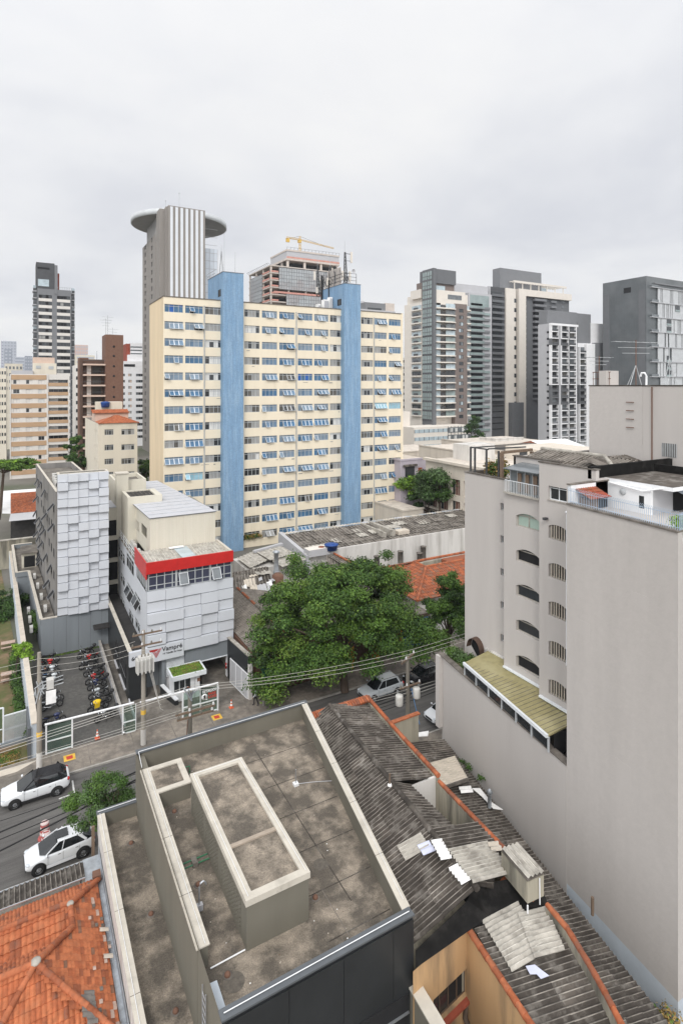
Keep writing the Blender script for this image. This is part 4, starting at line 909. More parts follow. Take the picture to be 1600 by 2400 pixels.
b = MB(); b.prism([(11.82, 61.9), (18.95, 61.9), (17.5, 86), (11.6, 86), (11.5, 73)], 16.06, 16.14, m['grey_metal'], top=m['metal_roof'])
for i in range(12): y = 63.5 + i * 1.9; b.bar((11.9, y, 16.155), (18.8 - (y - 62) * .055, y, 16.155), .05, .02, m['galv'])
b.build('upper_roof', g)
b = MB(); b.box(11.0, 14.9, 70.3, 75, 11.5, 16.7, m['cream_white']); b.build('skylight_base', g)
b = MB()
for x0, x1, y0, y1 in ((11, 14.9, 70.3, 70.6), (11, 14.9, 74.7, 75), (11, 11.35, 70.6, 74.7), (14.2, 14.9, 70.6, 74.7)): b.box(x0, x1, y0, y1, 16.7, 16.95, m['cream_white'])
b.box(11.35, 14.2, 70.6, 74.7, 16.72, 16.8, m['dark_roof'])
for i in range(6): b.box(11.6 + i * .45, 11.66 + i * .45, 70.6, 74.7, 16.8, 16.84, m['fibro'])
b.build('skylight', g)
b = MB(); b.box(10.4, 14.1, 76, 82, 11, 17.6, m['cream_white'], top=m['concrete_floor'])
for x0, x1, y0, y1 in ((10.4, 14.1, 76, 76.25), (10.4, 14.1, 81.75, 82), (10.4, 10.65, 76.25, 81.75), (13.85, 14.1, 76.25, 81.75)): b.box(x0, x1, y0, y1, 17.6, 18.1, m['cream_white'])
b.box(10.45, 11.85, 75.2, 76.5, 11, 19.0, m['cream_white']); b.box(10.38, 11.92, 75.1, 76.6, 19.0, 19.15, m['coping']); b.build('rear_block', g)
b = MB(); b.box(8.9, 11.9, 75.5, 80, 0, 14.9, m['cream_white']); b.box(8.9, 11.95, 75.4, 80, 14.9, 15.05, m['metal_roof'])
for vt, vb in ((715, 855), (900, 1060), (1105, 1265), (1310, 1462)): b.box(9.55, 10.62, 75.42, 75.49, at(*c61(1000, vb), Y=75).z, at(*c61(1000, vt), Y=75).z, m['void'])
b.bar((11.0, 75.46, 12.3), (11.0, 75.46, 14.5), .02, .02, m['fibro_light']); b.build('link_block', g)
b = MB(); yy = [64 + i * 1.9 for i in range(7)]
for z in (11.65, 11.95, 12.3): b.tube([(XL + .06, yy[0], z), (XL + .06, yy[-1], z)], .025, m['frame_white'], 6)
for y in yy: b.tube([(XL + .06, y, 11.3), (XL + .06, y, 12.3)], .025, m['frame_white'], 6)
b.build('railing', g)
for k in range(7): ac((XL + .75, 63.6 + k * 1.15 + (1.2 if k > 2 else 0), 11.31), rad(90), 'white condenser behind the rail above the red fascia, %s from the front' % ('first', 'second', 'third', 'fourth', 'fifth', 'sixth', 'seventh')[k])
b = MB(); b.box(9.0, XL - .005, FY, 75.4, 0, 4.25, m['charcoal_clad'], top=m['dark_roof'])       # one storey wing
b.box(8.98, 9.3, FY, 75.4, 4.25, 4.75, m['charcoal_clad']); b.build('wing', g)
b = MB(); b.box(8.94, 9.32, FY, 75.4, 4.752, 4.8, m['coping']); b.build('wing_coping', g)
for y0, y1 in ((58.6, 61.8), (63.4, 65.2)):
    b = MB(); b.box(8.96, 8.995, y0, y1, .7, 2.9, m['void']); b.box(8.8, 8.995, y0 - .1, y1 + .1, .56, .66, m['light_grey']); b.box(8.95, 8.957, y0, y1, 1.7, 1.75, m['frame_grey']); b.build('window', g)
sg = MB(); sg.box(9.02, 10.3, FY - .38, FY - .006, 3.42, 4.76, m['panel_white']); sg.box(10.34, 14.12, FY - .38, FY - .006, 3.42, 4.86, m['panel_white']); sg = sg.build('sign_board', g)
text('number', '64', at(*c7(424, 1843), Y=FY - .395), .5, m['ink'], sg, off=.012)
p = at(379.3, 1527.3, Y=FY - .395); text('lettering', 'Vamp' + 'r\u00e9', p, .62, m['ink'], sg, off=.006)
p = at(381, 1534.6, Y=FY - .395); text('lettering', '14\u00ba Tabeli\u00e3o de Notas', p, .205, m['ink'], sg, off=.002)
L0 = at(349.5, 1525.5, Y=FY - .395); wl = 1.16; b = MB()       # red V shaped emblem of bars
def xz(pts, mm, y=0): b.f([(L0.x + q[0] * wl, L0.y + y, L0.z + q[1] * wl) for q in pts], mm)
xz([(0, 0), (.1, -.17), (.62, -.17), (.74, .0)], m['logo_red']); xz([(.25, -.17), (.57, -.75), (1.02, .0), (.78, 0), (.57, -.33), (.49, -.17)], m['logo_red'])
for k in range(4): o_ = .045 + k * .055; xz([(.25 + o_ * .9, -.18), (.57, -.75 + o_ * 1.6), (.57, -.73 + o_ * 1.6), (.27 + o_ * .9, -.18)], m['panel_white'], -.004); xz([(.57, -.75 + o_ * 1.6), (1.02 - o_ * .95, -.0), (1.0 - o_ * .95, 0), (.57, -.73 + o_ * 1.6)], m['panel_white'], -.004)
b.build('emblem', sg)
b = MB(); 
for k in range(16): z = 1.45 + k * .12; b.bar((12.46, FY + .2, z), (14.28, FY + .2, z + .01), .09, .05, m['frame_white'], up=(0, -.5, 1))
b.box(12.46, 14.28, FY + .27, FY + .29, 1.4, 3.4, m['grey_metal']); b.build('louvre', g)
b = MB(); b.box(8.95, 9.05, FY - 3.9, FY - .3, .0, .0 + .5, m['light_grey']); b.build('entrance_kerb', g)
# guard booth with planted roof
P = [at(*c7(*q), z=2.62) for q in ((805, 2005), (1120, 1925), (1045, 1838), (738, 1915))]
cx = sum((v.x for v in P)) / 4; cy = sum(v.y for v in P) / 4; x0, x1, y0, y1 = P[0].x * .5 + P[3].x * .5, P[1].x * .5 + P[2].x * .5, P[0].y * .5 + P[1].y * .5, P[2].y * .5 + P[3].y * .5
g = thing('guard_booth', 'small white guard booth with planted green roof beside the gate', 'booth', (cx, cy, 0))
b = MB(); b.box(x0, x1, y0, y1, 2.3, 2.6, m['frame_white']); b.build('roof_slab', g)
b = MB(); b.box(x0, x1, y0, y0 + .15, 2.6, 2.72, m['frame_white']); b.box(x0, x1, y1 - .15, y1, 2.6, 2.72, m['frame_white']); b.box(x0, x0 + .15, y0 + .15, y1 - .15, 2.6, 2.72, m['frame_white']); b.box(x1 - .15, x1, y0 + .15, y1 - .15, 2.6, 2.72, m['frame_white']); b.build('roof_kerb', g)
b = MB(); b.box(x0 + .15, x1 - .15, y0 + .15, y1 - .15, 2.6, 2.67, m['grass']); lw = b.build('planted_roof', g)
o = leaves('roof_grass', [(x0 + .4 + i * (x1 - x0 - .8) / 5, y0 + .3 + j * (y1 - y0 - .6) / 3, 2.7, .38, .3, .06) for i in range(6) for j in range(4)], 1600, .05, [m['grass'], m['leaf_lime'], m['leaf_dry']], lw, 5); o['kind'] = 'stuff'
wy = y0 + .55; b = MB(); b.box(x0 + .2, x0 + .3, wy, y1 - .2, 0, 2.3, m['white_paint']); b.box(x1 - .5, x1 - .3, wy, y1 - .2, 0, 2.3, m['white_paint']); b.box(x0 + .3, x1 - .3, y1 - .3, y1 - .2, 0, 2.3, m['grey_block']); b.box(x0 + .3, x0 + 1.9, wy, wy + .1, 0, 1.0, m['white_paint']); b.box(x0 + 1.9, x0 + 2.3, wy, wy + .1, 0, 2.3, m['white_paint']); b.box(x1 - 1.0, x1 - .3, wy, wy + .1, 0, 2.3, m['white_paint']); b.build('wall', g)
b = MB(); b.box(x0 + .3, x0 + 1.9, wy + .05, wy + .06, 1.0, 2.3, m['glass_dark'])
for i in range(4): b.box(x0 + .3 + i * .53 - .03, x0 + .3 + i * .53 + .03, wy - .01, wy + .04, 1.0, 2.3, m['frame_white'])
b.build('window', g)
b = MB(); b.box(x1 - .75, x1 - .45, wy - .02, wy - .003, 1.5, 1.85, m['tile_d']); b.build('notice', g)
booth = (x0, x1, wy)
b = MB(); o = at(*c7(830, 2220), z=.35); b.prism([(11.9, 57.0), (12.2, 57.0), (o.x + .25, o.y), (o.x - .05, o.y)], 0, [.9, .9, .5, .5], m['charcoal_clad']); b.prism([(11.88, 57.02), (12.22, 57.02), (o.x + .28, o.y - .05), (o.x - .08, o.y - .05)], [.902, .902, .502, .502], [1.0, 1.0, .62, .62], m['white_paint']); tag(b.build('ramp_wall'), 'low dark ramp wall with white sloping top beside the guard booth', 'wall')
b = MB(); b.box(7.95, 8.15, 53.2, 71.2, 0, .62, m['light_grey']); b.box(7.93, 8.17, 53.2, 71.2, .622, .66, m['kerb']); tag(b.build('court_wall'), 'low concrete wall between the motorcycles and the office ramp', 'wall')
o = leaves('lawn_strip', [(2.4 + i * .62, 70.85, .08, .4, .25, .06) for i in range(10)], 1500, .06, [m['grass'], m['leaf_b']], None, 9); tag(o, 'narrow grass strip at the foot of the grey base wall', 'grass', kind='stuff')
# white tubular fence with glass
g = thing('glass_fence', 'white tubular street fence with green glass panels in front of the motorcycles', 'fence', (7, 52.2, 0))
fy = lambda x: 52.2 - .045 * (x - 1.9); ft = m['white_paint']
for xa, xb in ((1.8, 8.62), (9.12, 15.95)): b = MB(); b.tube([(xa, fy(xa), 2.52), (xb, fy(xb), 2.62)], .085, ft, 10); b.build('top_rail', g)
for x in (1.9, 3.8, 7.72, 12.75, 15.9): b = MB(); b.box(x - .06, x + .06, fy(x) - .06, fy(x) + .06, .05, 2.5, ft); b.build('post', g)
for xa, xb in ((1.96, 3.74), (7.78, 8.75), (12.81, 14.3), (14.36, 15.84)):
    b = MB(); b.box(xa, xb, fy(xa) - .012, fy(xa) + .012, .22, 2.42, m['fence_glass']); pn = b.build('pane', g)
    b = MB()
    for z in (.18, 1.12): b.box(xa, xb, fy(xa) - .04, fy(xa) + .04, z - .045, z + .045, ft)
    b.box(xb + .0, xb + .055, fy(xa) - .035, fy(xa) + .035, .2, 2.45, ft); b.build('frame', pn)
    if xa == 14.36:
        y = fy(xa) - .05
        text('lettering', 'ESTACIONE', (xa + .12, y, 2.02), .3, m['white_paint'], pn, off=.008); text('lettering', 'PARK', (xa + .66, y, 1.72), .3, m['sign_red'], pn, off=.012); text('lettering', 'LAND', (xa + .66, y, 1.43), .3, m['sign_red'], pn, off=.012)
        b = MB(); b.lathe([(.0, -.012), (.27, -.012), (.27, .01)], (xa + .32, y, 1.66), m['white_paint'], 20, 'y'); b.bar((xa + .36, y, 1.42), (xa + .58, y - .002, 1.38), .02, .1, m['white_paint'])
        xx = xa + .32; b.f([(xx - .07, y - .02, 1.5), (xx + .07, y - .02, 1.5), (xx + .07, y - .02, 1.68), (xx + .15, y - .02, 1.68), (xx, y - .02, 1.84), (xx - .15, y - .02, 1.68), (xx - .07, y - .02, 1.68)], m['ink']); b.build('arrow_mark', pn)
b = MB(); b.ball((7.8, fy(7.8) - .12, .28), (.13, .13, .16), m['chrome'], 10, 8); b.tube([(7.75, fy(7.8) - .1, .05), (7.75, fy(7.8) - .1, 1.0)], .03, m['chrome'], 6); b.build('gate_latch', g)
# white metal gate and dark side wall at the right of the drive
g = thing('white_gate', 'white sheet metal gate standing open beside the dark side wall', 'gate', (19, 54, 0))
b = MB(); p, q = Vector((18.55, 55.9, 0)), Vector((18.95, 52.0, 0))
b.bar(p + Vector((0, 0, 1.25)), q + Vector((0, 0, 1.25)), .05, 2.2, m['light_grey']); b.build('panel', g); b = MB()
for k in (0, .33, .67, 1): v = p + (q - p) * k; b.bar(v, v + Vector((0, 0, 2.5)), .09, .09, ft)
b.bar(p + Vector((0, 0, 2.45)), q + Vector((0, 0, 2.45)), .08, .08, ft); b.bar(p + Vector((0, 0, .12)), q + Vector((0, 0, .12)), .08, .08, ft); b.build('frame', g)
b = MB(); b.box(19.0, 19.35, 51.75, 52.1, 0, 3.4, m['old_white']); tag(b.build('gate_pillar'), 'pale pillar carrying the white gate', 'pillar')
b = MB(); b.prism([(19.05, 52.1), (19.35, 52.1), (18.9, 57), (18.6, 57)], 0, 4.1, m['charcoal_clad']); b.prism([(19.0, 52.05), (19.4, 52.05), (18.95, 57), (18.55, 57)], 4.102, 4.2, m['fibro_light']); tag(b.build('side_wall'), 'dark side wall with pale coping right of the office drive', 'wall')
b = MB(); b.lathe([(0, 0), (.09, 0), (.09, .5), (.03, .58), (.03, .64), (0, .64)], (18.45, 57.0, 1.0), m['lamp_red'], 10); b.box(18.42, 18.48, 56.85, 56.92, 1.3, 1.42, m['patch_white']); tag(b.build('fire_extinguisher'), 'red fire extinguisher hung at the garage mouth', 'extinguisher')
# ---------------------------------------------------------------- cream slab with the blue towers
def k2(x, y): return 300 + x * .2551, 440 + y * .2551
def k3(x, y): return 560 + x * .2551, 520 + y * .2551
m = MATS
g = thing('cream_apartment_slab', 'long fifteen storey cream apartment block with two sky blue stair towers', 'building', (46, 106, 0))
FY = 101.0; XA, XB = at(383, 0, Y=FY).x, at(943, 0, Y=FY).x; XA0 = XA
f = Fac((XA, FY), (1, 0), XB - XA, 0, 45.3); rr = random.Random(21)
ul = [(385.5, 429.3), (433.9, 476.5), (480.6, 521.5), (572.5, 608.5), (613.6, 649.8), (654.4, 690.6), (697.8, 732.7), (736, 769.7), (773, 805.7), (846.2, 873.8), (878, 906.4), (910.8, 938.8)]
CURT = [('curtain_grey', 'curtain_white', 'glass_dark'), ('curtain_grey', 'curtain_dark'), ('glass_dark', 'curtain_dark'), ('curtain_white', 'curtain_white', 'glass_dark'), ('curtain_dark', 'glass_grey'), ('glass_dark', 'curtain_grey')]
BLUE = [('glass_blue',), ('glass_bluedull',), ('glass_blue', 'glass_bluedull'), ('glass_blue2',), ('glass_blue', 'glass_blue2')]
OPN = [(), (), (), (1, 2), (2,), (1,), (0,), (0, 1, 2, 3), (1, 2, 3), (2, 3)]
for r in range(15):
    for c, (ua, ub) in enumerate(ul):
        a0 = round(at(ua, 0, Y=FY).x - XA, 2); w = round((at(ub, 0, Y=FY).x - XA) - a0, 1); z = 1.45 + 2.945 * r
        if c in (2, 3, 8, 9): key = t_win(w, 1.38, 4, 'frame_grey', rr.choice(CURT), .76, .16, fw=.075, seed=rr.randrange(2))
        else:
            gl = rr.choice(BLUE) if rr.random() > .12 else rr.choice(CURT); gl = ('glass_royal', 'glass_blue2') if (r, c) in ((14, 0), (14, 1), (10, 6), (10, 7)) else gl
            if (r, c) in ((8, 10), (8, 11), (4, 1)): gl = ('glass_sky',)
            key = t_win(w, 1.38, 4, 'frame_grey', gl, .76, .16, fw=.075, opn=rr.choice(OPN), ang=rr.choice((26, 34, 46)), seed=rr.randrange(2))
        f.win(a0, z, w, 1.38, key)
b = MB(); f.wall(b, m['cream'], .2)
DB = 12
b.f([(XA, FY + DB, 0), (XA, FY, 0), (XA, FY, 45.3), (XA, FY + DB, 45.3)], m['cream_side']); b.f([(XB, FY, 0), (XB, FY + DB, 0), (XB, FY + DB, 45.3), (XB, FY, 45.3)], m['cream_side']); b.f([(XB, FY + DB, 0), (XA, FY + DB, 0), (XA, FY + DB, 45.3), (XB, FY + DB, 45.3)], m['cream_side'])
b.box(XB - .35, XB + .05, FY - .12, FY + .3, 0, 45.5, m['cream'])
b.build('wall', g); place_all(g, [f])
b = MB(); b.f([(XA, FY, 45.0), (XB, FY, 45.0), (XB, FY + DB, 45.0), (XA, FY + DB, 45.0)], m['dark_roof']); b.box(XA - .08, XB + .08, FY - .1, FY + .2, 45.302, 45.45, m['fibro_mid']); b.box(XA - .08, XA + .2, FY + .2, FY + DB, 45.302, 45.45, m['fibro_mid']); b.build('roof', g)
for u in (478.4, 693.8, 876):
    x = at(u, 0, Y=FY).x; b = MB(); b.tube([(x, FY - .14, .5), (x, FY - .14, 44.2)], .1, m['frame_grey'], 6); b.build('rain_pipe', g)
b = MB()                                                # cracked ledges and drip stains left by the windows
for i in range(26): x = rr.uniform(XA + 1, XB - 1); z = 1.2 + 2.945 * rr.randrange(15); b.box(x, x + rr.uniform(.3, 1.1), FY - .03, FY + .02, z - rr.uniform(.05, .22), z, m['fibro_light'])
b.build('plaster_scar', g)
for (ua, ub, us, zt) in ((522.3, 570.6, 487, 50.3), (806.5, 844.8, 753.6, 50.4)):
    y0 = FY - 1.35; x0, x1 = at(ua, 0, Y=y0).x, at(ub, 0, Y=y0).x; y1 = at(us, 0, X=x0).y; y1 = min(y1, FY + 14)
    b = MB(); b.box(x0, x1, y0, y1, 0, zt, m['blue_tile']); tw = b.build('stair_tower', g)
    b = MB(); b.box(x0 - .02, x0 - .005, y0 + 1.2, y0 + 2.8, zt - 4.2, zt - 2.9, m['void']); b.box(x0 - .03, x0 - .021, y0 + 1.9, y0 + 2.0, zt - 4.2, zt - 2.9, m['frame_grey']); b.build('vent_window', tw)
    b = MB(); b.box(x0 - .06, x1 + .06, y0 - .06, y1 + .06, zt + .002, zt + .1, m['slate3']); b.build('cap', tw)
T1 = (at(522.3, 0, Y=FY - 1.35).x, at(570.6, 0, Y=FY - 1.35).x); T2 = (at(806.5, 0, Y=FY - 1.35).x, at(844.8, 0, Y=FY - 1.35).x)
b = MB()
for dy in (5.5, 8.5, 11.5): 
    b.tube([(T1[0] + .1, FY + dy - 2, 50.4), (T1[0] + .1, FY + dy - 2, 51.5)], .04, m['frame_grey'], 5)
for z in (50.9, 51.5): b.tube([(T1[0] + .1, FY + 3.5, z), (T1[0] + .1, FY + 9.5, z)], .04, m['frame_grey'], 5)
b.build('roof_railing', g)
for k, (x, y, hh, lab) in enumerate(((T1[0] + .3, FY + .5, 5, 'short lattice'), (T1[0] + 2.6, FY + 6, 9, 'tall thin'), (T1[0] + 3.4, FY + 2, 4.5, 'shorter right'))):
    b = MB(); b.tube([(x, y, 50.4), (x, y, 50.4 + hh)], .06, m['frame_grey'], 5, r2=.025)
    if k == 0: b.tube([(x - .35, y, 50.4), (x, y, 50.4 + hh * .8)], .04, m['frame_dark'], 5); b.tube([(x + .35, y, 50.4), (x, y, 50.4 + hh * .8)], .04, m['frame_dark'], 5)
    tag(b.build('antenna_mast'), lab + ' antenna on the left blue tower', 'antenna')
# telephone antennas on the right tower
def mast(x, y, z, hh, lab, panels):
    g2 = thing('antenna_mast', lab, 'antenna', (x, y, z)); b = MB(); s = .45
    for dx, dy in ((-s, -s), (s, -s), (0, s)): b.tube([(x + dx, y + dy, z), (x + dx * .25, y + dy * .25, z + hh)], .09, m['frame_dark'], 5)
    n = int(hh / .7)
    for i in range(n):
        q = 1 - i / n * .75; q2 = 1 - (i + 1) / n * .75; zz = z + hh * i / n; z2 = z + hh * (i + 1) / n
        b.tube([(x - s * q, y - s * q, zz), (x + s * q2, y - s * q2, z2)], .06, m['frame_dark'], 4); b.tube([(x + s * q, y - s * q, zz), (x - s * q2, y - s * q2, z2)], .06, m['frame_dark'], 4); b.tube([(x - s * q, y - s * q, zz), (x + s * q, y - s * q, zz)], .06, m['frame_dark'], 4)
    b.tube([(x, y, z + hh), (x, y, z + hh + 2.2)], .035, m['frame_grey'], 5); b.build('lattice', g2)
    for dx, dz, hp in panels:
        b = MB(); b.box(x + dx - .2, x + dx + .2, y - .5, y - .2, z + dz, z + dz + hp, m['ivory']); b.bar((x, y - .3, z + dz + hp * .8), (x + dx, y - .35, z + dz + hp * .8), .09, .09, m['frame_dark']); b.bar((x, y - .3, z + dz + hp * .15), (x + dx, y - .35, z + dz + hp * .15), .07, .07, m['frame_dark']); b.build('panel_antenna', g2)
    return g2
mast(T2[0] + 1.1, FY + .4, 50.5, 6.6, 'tallest lattice phone mast with pale panels on the right blue tower', ((1.35, 4.5, 2.2), (1.0, .6, 2.1), (-.7, .8, 1.9)))
mast(T2[0] + .4, FY + 5.5, 50.5, 4.6, 'middle lattice phone mast behind the tallest one', ((.5, 2.4, 1.8), (-.7, .5, 1.5), (1.2, 1.2, 1.6)))
mast(T2[0] + .3, FY + 11, 49.5, 6.2, 'rear lattice phone mast at the far edge of the right blue tower', ((-.9, 3.4, 1.9), (.7, 1.5, 1.4), (-.3, .6, 1.3)))
g2 = thing('antenna_platform', 'cluttered steel antenna platform with grey louvre screen on the right blue tower', 'platform', (T2[0], FY + 4, 50.4))
b = MB()
for x in (T2[0] + .1, T2[0] + 3.0):
    for y in (FY - 1, FY + 3, FY + 8): b.tube([(x, y, 50.4), (x, y, 52.6)], .05, m['frame_dark'], 5)
for z in (51.2, 51.9, 52.6):
    b.tube([(T2[0] + .1, FY - 1, z), (T2[0] + 3, FY - 1, z)], .04, m['frame_dark'], 5); b.tube([(T2[0] + .1, FY - 1, z), (T2[0] + .1, FY + 11, z)], .04, m['frame_dark'], 5)
for i in range(46):
    p = Vector((T2[0] + rr.uniform(-.6, 3.2), FY + rr.uniform(-1, 13), 50.3 + rr.uniform(0, 1.6))); b.tube([p, p + Vector((rr.uniform(-.8, .8), rr.uniform(-1, 1), rr.uniform(.8, 2.8)))], .06, m['frame_dark'] if i % 3 else m['ivory'], 4)
b.tube([(T2[0] - .2, FY + 8, 45.5), (T2[0] - .2, FY + 8, 53.5)], .22, m['wire_black'], 6); b.tube([(T2[0] - .15, FY + 5, 46.5), (T2[0] - .15, FY + 5, 52)], .1, m['wire_black'], 6)
b.build('frame', g2)
b = MB(); b.box(T2[0] + .15, T2[0] + .3, FY + .5, FY + 6, 50.6, 54, m['raw_conc'])
for i in range(10): b.box(T2[0] + .12, T2[0] + .15, FY + .6 + i * .55, FY + .75 + i * .55, 50.7, 53.9, m['slate3'])
b.build('screen', g2)
b = MB()
for z, y in ((53.2, 1.5), (52.2, 4.0)): b.lathe([(.0, .05), (.25, .0), (.42, -.14)], (T2[0] + 2.6, FY + y - 2, z), m['light_grey'], 14, 'y')
b.lathe([(0, .05), (.3, 0), (.5, -.2)], (T2[0] + 1.0, FY + 4.5, 54.4), m['frame_dark'], 14, 'y'); b.build('dish', g2)
g2 = thing('roof_equipment', 'white equipment cabinets on the cream roof left of the right blue tower', 'cabinet', (T2[0] - 2, FY + 4, 45.3))
for x0, x1, z1 in ((T2[0] - 2.3, T2[0] - 1.1, 47.6), (T2[0] - .9, T2[0] - .3, 48.2), (T2[0] - 3.6, T2[0] - 3.0, 46.6)): b = MB(); b.box(x0, x1, FY + 3, FY + 4.2, 45.4, z1, m['patch_white']); b.box(x0 + .1, x1 - .1, FY + 2.98, FY + 3, 45.7, z1 - .3, m['light_grey']); b.build('cabinet', g2)
# ---------------------------------------------------------------- low roofs in the block behind the tree
def mm_(x, y): return 500 + x * .38265, 1140 + y * .38265
def nn_(x, y): return 540 + x * .19133, 1180 + y * .19133
MIX = [m['fibro'], m['fibro'], m['fibro_dark'], m['fibro'], m['fibro_mid'], m['fibro_mid']]
g = thing('long_warehouse', 'long white walled warehouse under patched dark corrugated roof at the foot of the cream block', 'warehouse', (55, 80, 0))
b = MB(); b.box(36.3, 74, 75.4, 84, 0, 5.1, m['old_white'], skip='t'); b.box(36.25, 74, 75.2, 75.5, 0, 5.55, m['old_white']); b.build('wall', g)
b = MB(); b.corr((36.4, 75.5, 5.2), (37.4, 0, 0), (0, 8.6, 1.0), m['fibro'], .6, .05, seam=1.6, ms=MIX); r0 = b.build('roof', g)
b = MB(); b.corr((36.4, 84, 6.32), (37.4, 0, 0), (0, 1.3, -.1), m['fibro_light'], .6, .05, seam=9, ms=[m['fibro_light'], m['fibro_pale'], m['metal_roof'], m['galv']]); b.build('ridge_sheet', r0)
b = MB(); b.prism([(36.1, 74.6), (36.7, 74.6), (36.7, 85), (36.1, 85)], 0, [5.4, 5.4, 6.5, 6.5], m['light_grey']); b.build('gable_coping', g)
b = MB()
for i in range(16): x, y = rr.uniform(38, 70), rr.uniform(76.5, 82); o = Vector((x, y, 5.36 + (y - 75.5) * .116)); w = rr.uniform(1.2, 3.4); b.corr(o, (w, 0, 0), (0, 1.6, .186), m[rr.choice(('fibro_light', 'fibro_light', 'fibro_mid', 'galv'))], .6, .05, seam=9)
b.build('repair_sheet', r0)
b = MB(); b.box(52.6, 53.2, 77, 84, 5.5, 6.5, m['fibro_light']); b.box(51.2, 51.5, 77, 84, 5.5, 6.3, m['fibro_light']); b.box(54, 56.2, 77.2, 78.6, 5.5, 6.1, m['fibro_pale']); b.build('valley_wall', g)
p = at(*nn_(1235, 570), z=5.7); b = MB(); b.lathe([(0, 0), (.85, 0), (.95, .75), (1.05, .76), (1.05, .86), (.5, 1.0), (0, 1.04)], p, m['blue_plastic'], 18); tag(b.build('water_tank'), 'round blue plastic water tank on the dark warehouse roof', 'tank')
p = at(*nn_(1075, 590), z=5.6); b = MB(); b.box(p.x - 1.9, p.x + 1.7, p.y - .8, p.y + .9, 5.2, 6.2, m['light_grey'], top=m['ivory']); b.lathe([(.45, .0), (.45, .06), (0, .06)], (p.x + .5, p.y, 6.2), m['tile_c'], 12); tag(b.build('water_tank'), 'square pale concrete water tank beside the blue plastic tank', 'tank')
for k, (x, y) in enumerate(((1145, 410), (1262, 420), (1285, 380), (1000, 440))): p = at(*mm_(x, y), z=3.6); b = MB(); b.lathe([(.42, -1.5), (.42, .25), (.5, .26), (.5, .36), (0, .42)], p, m['fibro_mid'], 12); tag(b.build('roof_ventilator'), ('leftmost grey drum ventilator but one in front of the white warehouse wall', 'front grey drum ventilator beside the small dark roof', 'rear grey drum ventilator standing highest before the white wall', 'leftmost grey drum ventilator in front of the white warehouse wall')[k], 'ventilator', 'drum ventilators before the warehouse')
g = thing('metal_shed', 'grey ribbed metal roofed shed left of the warehouse', 'shed', (31, 77, 0))
def zq(f_, P, z): return [at(*f_(*q), z=z) for q in P]
b = MB()
for P, z in ((((240, 795), (470, 690), (75, 670)), 5.4), (((490, 700), (790, 612), (320, 600)), 5.6), (((330, 880), (520, 860), (250, 790)), 5.2), (((500, 705), (640, 780), (790, 615)), 5.4)):
    o, a_, c_ = zq(nn_, P, z); b.corr(o, a_ - o, c_ - o, m['fibro_light'], .7, .05, seam=9)
b.build('roof', g)
b = MB(); b.box(26.9, 35.4, 74, 80, 0, 4.9, m['old_white']); b.build('wall', g)
b = MB(); o, a_ = zq(nn_, ((285, 590), (630, 495)), 5.7); b.bar(o, a_, .5, .3, m['light_grey']); b.build('gutter', g)
p = at(*nn_(560, 880), z=4.6); b = MB(); b.lathe([(.42, 0), (.42, .5), (.3, .8), (.3, 3.0), (.46, 3.0), (.46, 3.2), (0, 3.35)], p, m['galv'], 14); tag(b.build('flue_pipe'), 'tall galvanised kitchen flue rising beside the big tree', 'chimney')
p = at(*nn_(580, 925), z=4.7); b = MB(); b.lathe([(.75, -.5), (.75, .5), (.4, .75), (0, .8)], p, m['brick_brown'], 14); tag(b.build('rusty_drum'), 'rusty round fan housing at the foot of the flue', 'fan')
g = thing('patched_shed', 'shed with dark corrugated roof patched in torn white sheets', 'shed', (25, 70, 0))
b = MB(); o, a_, c_ = at(*nn_(30, 1130), z=4.4), at(*nn_(520, 1035), z=4.4), at(*nn_(0, 850), z=5.4); b.corr(o, a_ - o, c_ - o, m['fibro_dark'], .42, .06, seam=9, ms=[m['fibro_dark'], m['fibro']]); b.build('roof', g)
b = MB()
N_ = (a_ - o).cross(c_ - o)
for q, w_, h_ in (((160, 935), 1.5, 1.9), ((325, 1000), 1.6, 2.2), ((140, 1005), .6, 1.1), ((240, 1010), .9, 1.6), ((440, 960), .7, 1.2), ((340, 910), .5, .8), ((230, 880), 1.4, .5), ((470, 930), .8, .7)):
    v = hit(nn_(*q), o + Vector((0, 0, .1)), N_); dx = (a_ - o).normalized(); dy = (o - c_).normalized(); b.corr(v, dx * w_, dy * h_, m[rr.choice(('patch_white', 'fibro_pale', 'light_grey'))], .42, .05, seam=9)
b.build('torn_sheet', g)
b = MB(); b.prism([(o.x + .2, o.y + .2), (a_.x, a_.y + .2), (a_.x + 1, c_.y), (c_.x + .2, c_.y)], 0, [4.2, 4.2, 5.1, 5.1], m['brick_brown']); b.build('wall', g)
g = thing('old_shop', 'low shop with pale brown corrugated gable roof right of the notary office', 'shop', (23, 60, 0))
b = MB(); b.corr((19.5, 67, 4.3), (0, -14.5, 0), (3.6, 0, 1.0), m['fibro_mid'], .33, .05, seam=1.9); b.corr((23.1, 67, 5.3), (0, -14.5, 0), (5.2, 0, -1.3), m['fibro_mid'], .33, .05, seam=1.9); b.build('roof', g)
b = MB(); b.box(19.45, 28, 52.4, 67, 0, 4.1, m['brick_brown']); b.build('wall', g); b = MB(); b.ridge((23.1, 67, 5.36), (23.1, 52.5, 5.36), .14, [m['tile_c'], m['fibro_mid']], .6); b.build('ridge_cap', g)
b = MB(); b.mesh([(20.2, 52.2, 2.9), (24.2, 52.2, 2.9), (24.2, 50.4, 2.2), (20.2, 50.4, 2.2)], [(0, 1, 2, 3)], m['green_awning']); b.mesh([(20.2, 50.4, 2.2), (24.2, 50.4, 2.2), (24.2, 50.4, 1.9), (20.2, 50.4, 1.9)], [(0, 1, 2, 3)], m['green_awning'])
